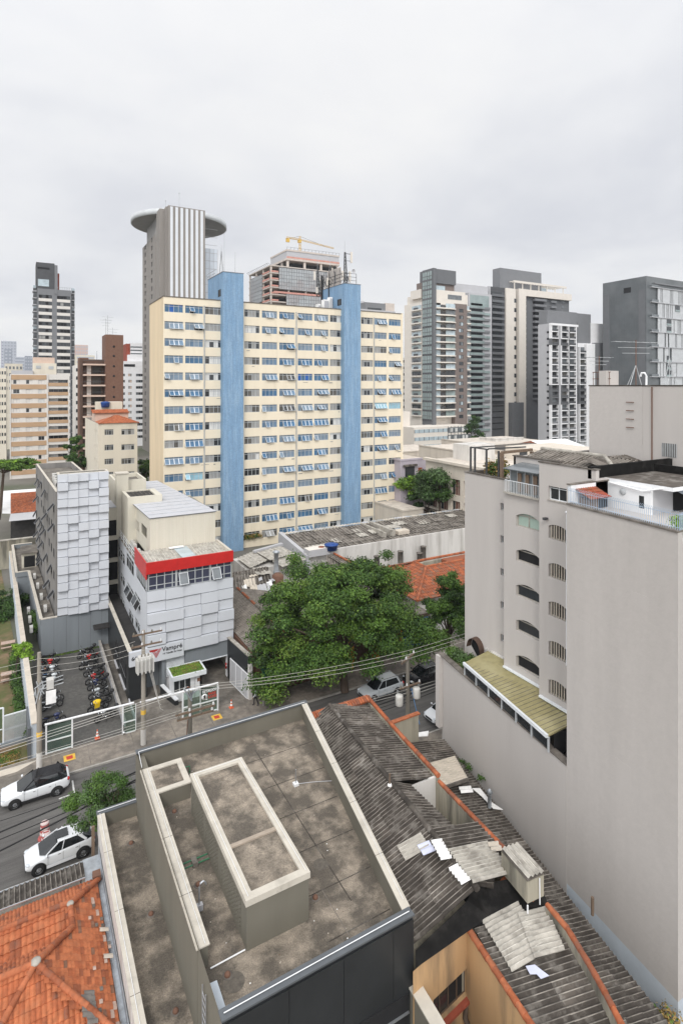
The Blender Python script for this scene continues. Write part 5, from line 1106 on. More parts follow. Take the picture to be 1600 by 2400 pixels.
for x in (20.3, 24.1): b.tube([(x, 52.2, 2.1), (x, 50.45, 2.15)], .03, m['frame_dark'], 5)
b.build('awning', g)
g = thing('small_dark_roof', 'small gabled dark corrugated roof between the tree and the warehouse', 'shed', (40, 71, 0))
b = MB(); o, a_, c_ = at(*mm_(690, 480), z=4.4), at(*mm_(840, 500), z=4.4), at(*mm_(690, 420), z=5.2); b.corr(o, a_ - o, c_ - o, m['fibro_mid'], .4, .05, seam=3, ms=[m['fibro'], m['fibro_mid']]); o, a_, c_ = at(*mm_(740, 412), z=5.3), at(*mm_(880, 488), z=5.1), at(*mm_(690, 420), z=5.2); b.corr(c_, o - c_, a_ - o, m['fibro'], .4, .05, seam=3, ms=[m['fibro'], m['fibro_mid']]); b.build('roof', g)
b = MB(); b.ridge(at(*mm_(738, 410), z=5.4), at(*mm_(882, 488), z=5.2), .15, RT2, .5); b.build('tile_edge', g); b = MB(); b.box(38.5, 41, 66, 75, 0, 4.2, m['old_white']); b.build('wall', g)
g = thing('courtyard_tile_house', 'old shop house with weathered red tile hip roof around an open light well', 'house', (50, 60, 0))
b = MB(); TW = [m['tile_c'], m['tile_c'], m['tile_c'], m['tile_d'], m['tile_a']]
b.tiles((41, 54.8, 4.4), (20, 0, 0), (0, 5.6, 1.65), TW, [(0, 0), (20, 0), (20, 5.84), (5.6, 5.84)], .34, .55, .06); b.tiles((41, 67.5, 4.4), (0, -12.7, 0), (5.6, 0, 1.65), TW, [(0, 0), (12.7, 0), (7.1, 5.84), (4.5, 5.84)], .34, .55, .06)
b.tiles((61, 67.5, 4.4), (-20, 0, 0), (0, -4.5, 1.6), TW, [(0, 0), (20, 0), (15.4, 4.8), (0, 4.8)], .34, .55, .06)
b.f([(41, 54.8, 4.35), (61, 54.8, 4.35), (61, 60.4, 6.0), (46.6, 60.4, 6.0)], m['tile_d']); b.f([(41, 67.5, 4.35), (41, 54.8, 4.35), (46.6, 60.4, 6.0), (46.6, 63, 6.0)], m['tile_d']); b.build('roof', g)
b = MB(); b.ridge((41.1, 54.9, 4.5), (46.6, 60.4, 6.12), .17, RT2, .5); b.ridge((46.6, 60.4, 6.12), (61, 60.4, 6.12), .17, RT2, .5); b.ridge((46.6, 63, 6.1), (61, 63, 6.1), .17, RT2, .5); b.ridge((46.6, 60.4, 6.1), (46.6, 63, 6.1), .17, RT2, .5); b.build('ridge_cap', g)
b = MB(); b.box(46.8, 61, 62.6, 62.9, 2, 5.9, m['mould_wall']); b.box(51, 61, 60.6, 62.6, 5.5, 5.95, m['tile_c']); b.box(46.8, 47.0, 60.6, 62.6, 2, 5.8, m['mould_wall']); b.build('light_well', g)
b = MB(); b.box(41.6, 61, 55.4, 67, 0, 4.3, m['old_white']); b.box(28.2, 41.6, 53.2, 66, 0, 3.6, m['brown_dark'], top=m['fibro_mid']); b.build('wall', g)
for x in (30.7, 33.9, 37.0): b = MB(); b.box(x - .22, x + .22, 52.4, 53.2, 0, 3.6, m['orange_pillar']); b.build('pillar', g)
b = MB(); b.box(37.6, 41.5, 53.05, 53.19, .2, 3.2, m['blue_plastic']); b.build('shop_front', g)
# ---------------------------------------------------------------- grey apartment building on the right
def c8(x, y): return 1000 + x * .38265, 1440 + y * .38265
def c9(x, y): return 1080 + x * .20408, 1040 + y * .20408
def c7r(x, y): return 1000 + x * .38265, 1000 + y * .38265
g = thing('grey_apartment_building', 'tall grey rendered apartment building with blank side wall and arched windows', 'building', (34, 28, 0))
M('glass_green2', (.36, .46, .40), .3, .1, .5)
def arch(w, h, n, gl, bars, head=.22):
    def fn():
        b = MB(); q = TPL[t_win(w, h, n, 'fibro_light', gl, None if bars else .78, .2, fw=.07)][0]; b.add(q, Matrix.Identity(4)); N = 10
        top = [(w * i / N, -.004, h - head * (2 * i / N - 1) ** 2) for i in range(N + 1)]
        for i in range(N): b.f([top[i], top[i + 1], (top[i + 1][0], -.004, h + .01), (top[i][0], -.004, h + .01)], MATS['grey_render2']); b.f([(top[i][0], .2, top[i][2]), (top[i + 1][0], .2, top[i + 1][2]), top[i + 1], top[i]], MATS['grey_render2'])
        if bars:
            for i in range(1, 7): b.box(w * i / 7 - .022, w * i / 7 + .022, .04, .1, .02, h - .03 - head * (2 * i / 7 - 1) ** 2, MATS['fibro_pale'])
        return b
    return tpl(('arch', w, h, n, gl, bars), fn)
ZL = 8.3
def P4(Y): return 27.2 + .116 * (Y - 22.2)
b = MB(); gr, gr2 = m['grey_render'], m['grey_render2']
b.prism([(lot(22) , 22.25), (lot(22) + .35, 22.25), (lot(36) + .35, 36.2), (lot(36), 36.2)], 0, ZL, gr2); b.box(lot(36) - .35, 30.2, 36.15, 36.6, 2.6, ZL + .02, gr2); b.build('low_wall', g)
b = MB(); b.prism([(lot(22) - .05, 22.25), (lot(22) + .45, 22.25), (lot(36) + .4, 36.6), (lot(36) - .1, 36.6)], ZL + .003, ZL + .07, m['fibro_mid']); b.build('low_wall_coping', g)
b = MB(); ZT4 = 23.2; Ya, Yb = 15.45, 22.25
b.prism([(P4(Ya), Ya), (48, Ya), (48, Yb), (P4(Yb), Yb)], 1.6, ZT4 - .5, gr); b.prism([(P4(Ya), Ya), (P4(Ya) + .3, Ya), (P4(Yb) + .3, Yb), (P4(Yb), Yb)], ZT4 - .5, ZT4, gr); b.prism([(P4(Ya), Ya), (48, Ya), (48, Yb), (P4(Yb), Yb)], 0, 1.6, m['pale_blue_paint'])
b.build('blank_wall', g)
rk = random.Random(17)
for y_, z_, w_, h_ in ((20.6, 16.2, 1.2, .8), (18.0, 9.5, .9, 1.3), (17.0, 19.0, 1.0, .7), (21.2, 6.0, .7, 1.1)):
    b = MB(); b.prism([(P4(y_) - .003, y_), (P4(y_) + .02, y_), (P4(y_ + w_) + .02, y_ + w_), (P4(y_ + w_) - .003, y_ + w_)], z_, z_ + h_, m['grey_render2']); b.build('render_patch', g)
b = MB(); b.prism([(P4(Ya) - .06, Ya), (P4(Ya) + .4, Ya), (P4(Yb) + .4, Yb), (P4(Yb) - .06, Yb)], ZT4 + .002, ZT4 + .09, m['fibro_mid']); b.build('terrace_coping', g)
b = MB(); rl = m['frame_white']; n = 58; rb = M('rail_blue', (.42, .52, .64), .5)
for i in range(n + 1):
    Y = Ya + (Yb - Ya) * i / n; x = P4(Y) + .15; b.tube([(x, Y, ZT4 + .09), (x, Y, ZT4 + .85), (x - .14, Y, ZT4 + 1.0)], .014, rb, 4)
for z in (ZT4 + .2, ZT4 + .8): b.tube([(P4(Ya) + .15, Ya, z), (P4(Yb) + .15, Yb, z)], .016, rb, 5)
b.tube([(P4(Ya) + .15, Ya + .05, ZT4 + .8), (34, Ya + .05, ZT4 + .8)], .022, rb, 5)
for i in range(30): x = P4(Ya) + .2 + i * .13; b.tube([(x, Ya + .05, ZT4 + .09), (x, Ya + .05, ZT4 + .9)], .022, rb, 4)
b.build('terrace_railing', g)
YP = dict(P1=(31.6, 35.6), P2=(27.3, 31.6), P3=(22.3, 27.3)); X1, X2, X3 = 31.5, 30.65, 29.8
fs = []
f1 = Fac((X1, 35.7), (0, -1), 35.7 - 30.5, 5, 22.95); f2 = Fac((X2, 30.55), (0, -1), 30.55 - 26.4, 5, 22.3); f3 = Fac((X3, 26.55), (0, -1), 26.55 - 22.3, 5, 24.95)
for v in (1178, 1254, 1331, 1408, 1485): pxwin(f1, dict(X=X1), 1172.2, 1179.2, v, v + 17, lambda w, h: t_win(w, h, 1, 'frame_grey', ('glass_dark',), None, .2))
for k, (vt, vb) in enumerate(((1199, 1232), (1281.5, 1313), (1363, 1395), (1445, 1477), (1528, 1561))): pxwin(f2, dict(X=X2), 1208.8, 1263.2, vt, vb, (lambda w, h: arch(w, h, 2 if k == 0 else 1, ('glass_green2',) if k == 0 else ('glass_dark', 'void'), False, .28)))
for vt, vb in ((1226, 1261), (1315.5, 1351), (1405, 1441), (1497, 1534), (1587, 1625)): pxwin(f3, dict(X=X3), 1284.8, 1326.5, vt, vb, lambda w, h: arch(w, h, 3, ('void', 'glass_dark'), True, .16))
pxwin(f3, dict(X=X3), 1284.8, 1327.2, 1138, 1170, lambda w, h: t_win(w, h, 2, 'frame_white', ('glass_dark',), .85, .2, sill='fibro_light'))
b = MB()
for f in (f1, f2, f3): f.wall(b, gr2, .22)
b.box(X1, 48, 30.5, 35.7, 5, 22.6, gr2, skip='l'); b.box(X2, 48, 26.4, 30.55, 5, 22.3, gr2, skip='l'); b.box(X3, 48, 22.3, 26.55, 5, 24.4, gr2, skip='l'); b.box(X3, X3 + .3, 22.3, 26.55, 24.4, 24.95, gr2, skip='l')
b.box(32.3, 32.6, 27.0, 31.2, 22.3, 24.7, gr2); b.box(32.3, 48, 31.0, 31.2, 22.3, 24.7, gr2); b.build('tower_wall', g); place_all(g, [f1, f2, f3])
b = MB()
for x, y0, y1, z in ((X1, 31.2, 35.7, 22.95), (X3, 22.3, 26.55, 24.95)): b.box(x - .06, x + .36, y0 - .04, y1 + .05, z + .002, z + .07, m['fibro'])
b.box(X1 + .3, 40, 35.4, 35.76, 22.6, 23.02, m['fibro']); b.box(32.2, 32.7, 26.9, 31.25, 24.702, 24.78, m['fibro']); b.build('tower_coping', g)
p0, p1 = at(1184, 0, X=X2 - .1).y, at(1263, 0, X=X2 - .1).y                   # glazed balcony
b = MB(); b.box(X2 - .25, X2 + 1.4, p1 - .1, p0 + .1, 22.25, 22.36, m['fibro_light']); bal = b.build('balcony', g)
b = MB(); n = 20
for i in range(n + 1): y = p1 + (p0 - p1) * i / n; b.tube([(X2 - .15, y, 22.36), (X2 - .15, y, 23.2)], .022, rl, 4)
b.tube([(X2 - .15, p1, 23.2), (X2 - .15, p0, 23.2)], .03, rl, 5); b.build('railing', bal)
b = MB(); b.box(X2 + .1, X2 + .13, p1, p0 - .25, 22.36, 24.0, m['glass_grey'])
for i in range(5): y = p1 + (p0 - .3 - p1) * i / 4; b.box(X2 + .05, X2 + .1, y - .03, y + .03, 22.36, 24.05, m['frame_grey'])
for i in range(3): y = p1 + .3 + i * .7; b.box(X2 + .02, X2 + .049, y, y + .35, 22.5, 23.8, m['wood'])
b.build('glazing', bal); b = MB(); b.prism([(X2 - .3, p1 - .05), (X2 + 1.7, p1 - .05), (X2 + 1.7, p0 + .05), (X2 - .3, p0 + .05)], [24.0, 24.3, 24.3, 24.0], [24.06, 24.36, 24.36, 24.06], m['glass_grey']); b.build('canopy', bal)
# penthouse on the terrace
b = MB(); W1 = 30.9
b.box(27.62, W1, 22.3, 22.5, ZT4 - .6, 24.25, m['white_paint']); b.box(W1, W1 + .2, 19.6, 22.3, ZT4 - .6, 24.2, m['white_paint']); b.box(W1 + .2, 48, 19.6, 19.8, ZT4 - .6, 24.2, m['light_grey']); b.box(W1 + .1, 48, 18.4, 22.6, 24.2, 24.42, m['white_paint'], top=m['fibro']); b.build('penthouse_wall', g)
b = MB(); b.box(27.55, W1 + .1, 22.28, 22.56, 24.252, 24.33, m['fibro_mid']); b.tube([(W1 - .12, 22.1, 24.2), (W1 - .12, 20, 24.0), (W1 - .1, 19.0, 24.3), (40, 18.3, 24.5)], .05, m['white_paint'], 7); b.box(W1 - .01, W1 - .002, 20.0, 20.3, 23.0, 23.7, m['glass_dark']); b.build('penthouse_trim', g)
b = MB(); b.box(33, 36, 19.55, 19.595, ZT4 - .5, 23.8, m['void']); b.mesh([(32.5, 19.55, 24.15), (48, 19.55, 24.15), (48, 17.9, 23.6), (32.5, 17.9, 23.6)], [(0, 1, 2, 3)], m['pale_blue_paint']); b.build('shade_awning', g)
b = MB(); b.lathe([(0, 0), (.16, 0), (.2, .05), (.12, .08), (0, .08)], (W1 - .09, 21.3, 23.75), m['frame_grey'], 14, 'x'); b.build('wall_lamp', g)
o, c_ = at(1347, 1155, Y=22.25), at(1412, 1165, Y=21.6); b = MB(); b.tiles((o.x + .1, 21.3, 23.55), (1.9, 0, 0), (0, 1.0, .42), [m['tile_c'], m['brick_red']], None, .2, .3, .03); b.box(o.x + .3, o.x + 1.2, 21.6, 22.2, ZT4 - .5, 23.5, m['wood']); b.build('tiled_canopy', g)
b = MB(); tz_ = m['tar']; b.box(X3, 48, 22.6, 22.85, 24.4, 25.12, tz_); b.box(X3 + .3, X3 + .5, 22.9, 26.5, 24.4, 24.9, tz_); b.box(36, 36.2, 18.5, 22.6, 24.42, 24.9, tz_); b.build('tar_parapet', g)
b = MB(); rzt = at(1380, 1066, X=35.1).z; e_ = 24.45
b.corr((32.7, 31.0, e_), (0, -8.0, 0), (2.4, 0, rzt - e_), m['fibro'], .3, .05, seam=9, ms=[m['fibro'], m['fibro_mid']]); b.corr((37.5, 23, e_), (-4.8, 0, 0), (0, 2.6, rzt - e_), m['fibro'], .3, .05, seam=9, ms=[m['fibro'], m['fibro_mid']]); b.corr((37.5, 31.0, e_), (0, -8.0, 0), (-2.4, 0, rzt - e_), m['fibro'], .3, .05, seam=9)
b.ridge((35.1, 31.0, rzt + .05), (35.1, 25.6, rzt + .05), .13, m['fibro_light'], .8); b.ridge((35.1, 25.6, rzt + .05), (32.9, 23.1, e_ + .1), .13, m['fibro_light'], .8); b.build('top_roof', g)
b = MB(); EX = 38; b.box(EX, 52, 20.5, 29, 24.3, 29.95, gr2); b.box(EX - .02, EX - .004, 24.7, 29, 24.4, 29.9, gr); b.build('lift_block', g)
b = MB(); b.box(EX - .04, EX + .2, 20.4, 29.05, 29.95, 30.03, m['fibro_dark']); b.box(EX - .02, 52, 20.4, 20.6, 29.952, 30.02, m['fibro_dark']); b.tube([(EX - .05, 24.0, 24.4), (EX - .05, 24.0, 29.9)], .04, m['brick_brown'], 5)
for z in (27.0, 27.6, 28.2, 28.8): b.tube([(EX - .1, 25.3, z), (EX - .1, 25.9, z)], .03, m['brick_brown'], 5)
b.build('lift_trim', g)
b = MB(); y = at(1552, 0, X=EX).y; y2 = at(1585, 0, X=EX).y; b.box(EX - .03, EX - .004, y2, y, 25.2, 26.1, m['curtain_dark'])
for i in range(9): b.box(EX - .05, EX - .03, y2 + (y - y2) * i / 8 - .02, y2 + (y - y2) * i / 8 + .02, 25.2, 26.1, m['frame_grey'])
b.build('window', g)
b = MB(); xa_, xb_ = at(1420, 0, Y=27.6).x, at(1449, 0, Y=27.6).x; b.box(xa_, xb_, 27.6, 28.2, 29.95, 31.1, gr2); b.build('tank_box', g)
# antennas on the lift block
def tv(x, y, h, w, lab, tri=True):
    b = MB(); b.tube([(x, y, 29.95), (x, y, 29.95 + h)], .035, m['brick_brown'], 5)
    if tri:
        for dx, dy in ((-.7, 0), (.7, 0), (0, .7)): b.tube([(x + dx, y + dy, 29.95), (x, y, 29.95 + h * .45)], .03, m['frame_grey'], 5)
    for k in range(3): z = 29.95 + h * (.95 - .12 * k); b.tube([(x - w * (1 - .25 * k), y + w * .2, z), (x + w * (1 - .25 * k), y - w * .2, z)], .02, m['frame_grey'], 4)
    for k in range(6): q = -1 + 2 * k / 5; z = 29.95 + h * .95; b.tube([(x + w * q - .1, y - w * q * .2 - .3, z), (x + w * q + .1, y - w * q * .2 + .3, z)], .014, m['frame_grey'], 4)
    return tag(b.build('roof_antenna'), lab, 'antenna', 'roof antennas on the grey building')
tv(39.5, 26.2, 3.4, 2.0, 'widest television antenna on a tripod standing on the grey lift block'); tv(38.6, 28.6, 2.3, 1.1, 'short leftmost television antenna on the grey lift block', False); tv(40, 21.6, 3.4, .9, 'rightmost television antenna by the picture edge on the lift block')
b = MB(); p = Vector((39.0, 23.4, 29.95)); b.tube([p + Vector((-.6, 0, 0)), p + Vector((0, 0, 2.0))], .025, m['frame_grey'], 5); b.tube([p + Vector((.6, 0, 0)), p + Vector((0, 0, 2.0))], .025, m['frame_grey'], 5); b.tube([p, p + Vector((0, 0, 3.0))], .025, m['frame_grey'], 5); tag(b.build('roof_antenna'), 'pale bare tripod mast right of the widest antenna', 'antenna', 'roof antennas on the grey building')
b = MB(); p = Vector((39.2, 25.2, 29.95)); b.tube([p, p + Vector((0, 0, .7)), p + Vector((0, .12, .95)), p + Vector((0, .35, .95)), p + Vector((0, .45, .7))], .07, m['white_paint'], 8); tag(b.build('vent_pipe'), 'white bent vent pipe between the roof antennas', 'pipe')
b = MB()
for i in range(5): b.tube([(38.3 + .01, 28.9 - i * .35, 29.95), (38.3, 28.9 - i * .35, 31.0)], .025, m['brick_brown'], 4)
b.tube([(38.3, 28.95, 31.0), (38.3, 27.4, 31.0)], .025, m['brick_brown'], 4); b.tube([(38.3, 28.95, 30.5), (38.3, 27.4, 30.5)], .025, m['brick_brown'], 4); b.build('roof_rail', g)
# conservatory with the olive roof
e0, e1 = at(*c8(230, 296), z=9.3), at(*c8(742, 742), z=9.3)
b = MB(); b.prism([(e1.x, e1.y), (e1.x + 3.4, e1.y - .1), (X2 + .1, 26.4), (X1 + .05, 31.3), (X1 + .05, 32.9), (e0.x, e0.y)], [9.2, 9.5, 9.5, 9.55, 9.55, 9.2], [9.3, 9.6, 9.6, 9.65, 9.65, 9.3], m['olive_roof']); 
for i in range(26): s_ = (i + .5) / 26; p_ = e0 + (e1 - e0) * s_; b.bar((p_.x + .05, p_.y, 9.305), (p_.x + 2.3, p_.y - .2, 9.52), .03, .012, m['fibro_mid'])
ol = b.build('olive_roof', g)
b = MB(); b.bar(e0 + Vector((-.08, 0, -.03)), e1 + Vector((-.08, 0, -.03)), .16, .2, m['frame_white']); b.build('gutter', ol)
dv = (e1 - e0); ln = dv.length
b = MB(); b.f([(e0.x + .12, e0.y, ZL), (e1.x + .12, e1.y, ZL), (e1.x + .12, e1.y, 9.2), (e0.x + .12, e0.y, 9.2)], m['glass_dark']); b.f([(e1.x + .5, e1.y, ZL - .5), (e1.x + 3.2, e1.y, ZL - .5), (e1.x + 3.2, e1.y, 9.3), (e1.x + .5, e1.y, 9.2)], m['void'])
for i in range(7): q = e0 + dv * (i / 6); b.bar((q.x + .04, q.y, ZL), (q.x + .04, q.y, 9.2), .1, .1, m['frame_grey'])
b.build('side_glazing', g)
b = MB(); 
for (xa, ya, yb, ) in ((X2, 26.5, 30.5), (X3, 22.6, 26.45)): b.box(xa - .18, xa - .005, ya, yb, 9.6, 9.71, m['frame_white'])
b.box(X1 - .18, X1 - .005, 31.3, 33.2, 9.6, 9.72, m['old_white']); b.build('flashing', g)
b = MB(); N = 10; yc, zc_ = 34.2, 9.2
for i in range(N):
    q0_, q1_ = math.pi * i / N, math.pi * (i + 1) / N; b.mesh([(X1 - .5, yc + .75 * math.cos(q0_), zc_ + .9 * math.sin(q0_)), (X1 - .5, yc + .75 * math.cos(q1_), zc_ + .9 * math.sin(q1_)), (X1, yc + .75 * math.cos(q1_), zc_ + .95 * math.sin(q1_)), (X1, yc + .75 * math.cos(q0_), zc_ + .95 * math.sin(q0_))], [(0, 1, 2, 3)], m['brown_dark'])
    b.mesh([(X1 - .02, yc, zc_ - .6), (X1 - .02, yc + .7 * math.cos(q0_), zc_ + .85 * math.sin(q0_)), (X1 - .02, yc + .7 * math.cos(q1_), zc_ + .85 * math.sin(q1_))], [(0, 1, 2)], m['void'])
b.build('arched_hood', g)
b = MB(); b.tube([at(1327.5, 1203, X=X3 - .1), at(1327.5, 1560, X=X3 - .1)], .05, m['white_paint'], 6); b.ball(at(1327.5, 1201, X=X3 - .1), .1, m['white_paint'], 8, 6); b.build('rain_pipe', g)
b = MB(); p = at(1281, 1216, X=X3 - .05); b.box(p.x - .3, p.x, p.y - .1, p.y + .1, p.z - .05, p.z + .1, m['frame_dark']); b.build('wall_lamp', g)
b = MB(); b.prism([(lot(33.6) + .4, 33.6), (X1 - .05, 33.6), (X1 - .05, 36.2), (lot(36) + .4, 36.2)], 5, ZL - .1, m['soil']); b.build('planter', g)
# trellis on the roof terrace
g2 = thing('roof_trellis', 'dark metal trellis frame on the roof terrace of the grey building', 'trellis', (X1 + .6, 34, 23))
for y in (35.4, 34.9, 33.6, 32.3):
    b = MB(); b.bar((X1 + .35, y, 22.6), (X1 + .35, y, 25.0), .12, .12, m['frame_dark']); b.build('post', g2)
b = MB(); b.bar((X1 + .35, 35.4, 25.0), (X1 + .35, 33.4, 25.0), .1, .1, m['frame_dark']); b.bar((X1 + .35, 35.4, 24.95), (X1 + 3, 35.4, 24.95), .1, .1, m['frame_dark']); b.bar((X1 + .35, 33.4, 25.05), (X1 + 4, 33.0, 25.05), .1, .1, m['frame_dark']); b.build('beam', g2)
b = MB(); b.bar((X1 + .4, 32.0, 22.6), (X1 + .4, 32.0, 24.9), .22, .22, m['wood']); b.bar((X1 + .4, 32.0, 24.9), (X1 + 3.6, 32.0, 24.95), .2, .2, m['wood']); b.bar((X1 + 3.6, 32.0, 22.6), (X1 + 3.6, 32.0, 24.8), .22, .22, m['wood']); tag(b.build('pergola'), 'weathered timber pergola post and beam beside the terrace plants', 'pergola')
# ---------------------------------------------------------------- towers in the background
m = MATS
def zat(v, d): return H - (v - HVP) / F * d
def corner(uc, d, ul, ur):
    """near corner column, its depth, far ends of the left (-X) and right (-Y) faces"""
    C = at(uc, 0, d=d); y1 = at(ul, 0, X=C.x).y if ul is not None else C.y + 15; x1 = at(ur, 0, Y=C.y).x
    return C.x, x1, C.y, min(y1, C.y + 70)
def simple(gl, fr, dep=.25, frame=.12):
    def mk(w, h, n=2, seed=0): return t_win(round(w, 2), round(h, 2), n, fr, gl, None, dep, fw=frame, seed=seed)
    return mk
def shell(x0, x1, y0, y1, z0, z1, wm, fr=None, fl=None, roof='fibro_mid'):
    """four walls: facade grids front / left (a Fac or None) and plain faces"""
    b = MB()
    for f, pts in ((fr, [(x0, y0), (x1, y0)]), (fl, [(x0, y1), (x0, y0)])):
        if f: f.wall(b, m[wm], .3)
        else: b.f([(*pts[0], z0), (*pts[1], z0), (*pts[1], z1), (*pts[0], z1)], m[wm])
    b.f([(x1, y0, z0), (x1, y1, z0), (x1, y1, z1), (x1, y0, z1)], m[wm]); b.f([(x1, y1, z0), (x0, y1, z0), (x0, y1, z1), (x1, y1, z1)], m[wm]); b.f([(x0, y0, z1), (x1, y0, z1), (x1, y1, z1), (x0, y1, z1)], m[roof]); return b
rr = random.Random(31)
# disc topped concrete tower
x0, x1, y0, y1 = corner(394.4, 236, None, 480.6); zt = zat(480, 236)
g = thing('disc_tower', 'tall concrete tower with bright vertical stripes and a wide flat disc crown', 'tower', (x0, y0, 0))
b = MB(); b.box(x0, x1, y0, y0 + 9, 0, zt, m['conc_tower']); cr_ = b.build('core', g)
n = 7; w = (x1 - x0); b = MB()
for i in range(n): a = x0 + w * (.05 + i * .137); b.box(a, a + w * .07, y0 - .12, y0 - .004, 0, zt - .4, m['mirror_strip'])
b.build('mirror_stripe', cr_)
b = MB(); b.box(x0 - 2.6, x0, y0 + 4, y0 + 11, 0, zt - .6, m['conc_tower']); b.box(x0 - .7, x0, y0 + 1.2, y0 + 4, 0, zt - .3, m['conc_tower'])
b.build('side_shaft', g)
yb = y0 + 11; xl = x0 - 2.6; xl2 = at(341.6, 0, Y=yb + 26).x; fl_ = Fac((xl - .2, yb + 30), (0, -1), 30, 0, zt - 13)
for r in range(26):
    for a in (5, 20): fl_.win(a, 4 + r * 3.55, 3.2, 2.0, simple(('glass_dark', 'curtain_dark'), 'frame_dark')(3.2, 2.0, 2))
b = shell(xl - .2, x1 + 2, yb, yb + 30, 0, zt - 13, 'conc_tower', None, fl_); b.build('wall', g); place_all(g, [fl_])
b = MB(); xg0, xg1 = x1 - 4, at(509.5, 0, Y=y0 + 12).x; b.box(xg0, xg1, y0 + 12, y0 + 40, 0, zt - 13, m['mirror_pale'])
for i in range(6): b.box(x1 + (xg1 - x1) * i / 5 - .06, x1 + (xg1 - x1) * i / 5 + .06, y0 + 11.9, y0 + 12, 0, zt - 13, m['light_grey'])
for i in range(28): b.box(x1, xg1, y0 + 11.92, y0 + 12, 4 + i * 3.55, 4.15 + i * 3.55, m['light_grey'])
b.build('glass_wing', g)
dc = at(421, 0, d=264); zd = zat(526, 264); rd = 108 / F * 264
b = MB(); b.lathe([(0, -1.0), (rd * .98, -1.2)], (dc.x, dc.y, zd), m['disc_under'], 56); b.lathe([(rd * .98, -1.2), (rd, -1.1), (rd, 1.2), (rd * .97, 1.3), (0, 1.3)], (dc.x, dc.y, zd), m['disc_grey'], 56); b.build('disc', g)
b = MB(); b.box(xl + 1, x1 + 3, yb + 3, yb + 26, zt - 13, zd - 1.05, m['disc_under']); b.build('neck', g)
for u, v in ((420, 452), (388, 470)): p = at(u, v, d=243); b = MB(); b.tube([(p.x, p.y, zt - 1), p], .1, m['frame_grey'], 5, r2=.05); b.ball(p, .25, m['frame_grey'], 6, 5); b.build('mast', g)
# construction site with crane
x0, x1, y0, y1 = corner(634, 331, 584, 795); z1 = zat(620, 331); z2 = zat(580, 331)
g = thing('construction_tower', 'unfinished office tower with bare concrete floors, red safety nets and half its glass hung', 'building', (x0, y0, 0))
b = MB(); fh = 4.15
for i in range(24):
    z = z1 - i * fh; b.box(x0 - .3, x1, y0 - .3, y1, z - .6, z, m['raw_conc'])
for i in range(5):
    for j in range(4): b.box(x0 + i * (x1 - x0 - 1) / 4, x0 + i * (x1 - x0 - 1) / 4 + .9, y0 + .1 + j * (y1 - y0 - 1) / 3, y0 + 1.0 + j * (y1 - y0 - 1) / 3, 0, z1, m['raw_conc'])
b.box(x0 + 4, x1 - 2, y0 + 8, y1 - 2, 0, z1, m['void']); b.build('slab', g)
ux = lambda u: at(u, 0, Y=y0).x; uy = lambda u: at(u, 0, X=x0).y
def glaz(p, q, za, zb, out):
    b = MB(); p, q = Vector(p), Vector(q); L_ = (q - p).length; b.f([(p.x, p.y, za), (q.x, q.y, za), (q.x, q.y, zb), (p.x, p.y, zb)], m['curtain_wall']); n = max(1, int(L_ / 1.6)); o = Vector(out) * .08
    for i in range(n + 1): s = p + (q - p) * i / n + o; b.bar((s.x, s.y, za), (s.x, s.y, zb), .14, .14, m['slate3'])
    k = int((zb - za) / fh * 2)
    for i in range(k + 1): z = za + (zb - za) * i / max(1, k); b.bar((p.x + o.x, p.y + o.y, z), (q.x + o.x, q.y + o.y, z), .12, .12, m['slate3'])
    b.build('curtain_glass', g)
zA, zB, zC = zat(624, 331), zat(675, 331), zat(686, 331)
glaz((ux(653), y0 - .5, 0), (x1, y0 - .5, 0), zB, zA, (0, -1, 0)); glaz((ux(670), y0 - .5, 0), (x1, y0 - .5, 0), zat(760, 331), zC, (0, -1, 0)); glaz((x0 - .5, uy(588), 0), (x0 - .5, uy(616), 0), zat(700, 331), zat(634, 331), (-1, 0, 0)); glaz((x0 - .5, uy(592), 0), (x0 - .5, uy(622), 0), zat(760, 331), zat(706, 331), (-1, 0, 0))
b = MB()
for i in range(7):
    z = z1 - i * fh + .05 - fh; b.box(x0 - .34, x0 - .28, y0 + 1, uy(615), z + .1, z + 1.0, m['safety_red']); b.box(x0 + .3, ux(652), y0 - .34, y0 - .28, z + .1, z + 1.0, m['safety_red'])
b.box(ux(640), x1 - 2, y0 - .7, y0 - .6, zC + .2, zC + 1.3, m['safety_red']); b.build('safety_net', g)
xa, xb, ya = at(672, 0, d=345).x, at(794, 0, d=372).x, y0 + 6
xa = at(672, 0, Y=ya).x; xb = at(794, 0, Y=ya).x; yb_ = at(634, 0, X=xa).y
b = MB(); zu = zat(581, 340); b.box(xa, xb, ya, yb_, zu - 5.2, zu - 1, m['light_grey']); b.box(xa - .3, xb + .3, ya - .3, yb_, zu - 1, zu, m['raw_conc']); b.box(xa - .3, xb + .3, ya - .3, yb_, zu - 6.4, zu - 5.2, m['raw_conc']); b.box(xa - .2, xb + .2, ya - .35, ya - .3, zu - 5.2, zu - 4.2, m['safety_red'])
for i in range(4):
    for j in range(3): b.box(xa + .3 + i * (xb - xa - 2) / 3, xa + 1.5 + i * (xb - xa - 2) / 3, ya + .3 + j * 8, ya + 1.5 + j * 8, z1, zu - 6.4, m['raw_conc'])
b.box(xa + 6, xb - 3, ya + 8, yb_ - 2, z1, zu - 6.4, m['void']); b.box(xa, xb, ya, ya + .1, z1, z1 + 1.1, m['safety_red']); b.build('upper_storey', g)
b = MB()
for i in range(16): s = i / 15; b.tube([(xa + (xb - xa) * s, ya, zu), (xa + (xb - xa) * s, ya - .8, zu + 1.2)], .09, m['slate2'], 4)
b.tube([(xa, ya - .8, zu + 1.2), (xb, ya - .8, zu + 1.2)], .07, m['slate2'], 4); b.build('guard_rail', g); b = MB()
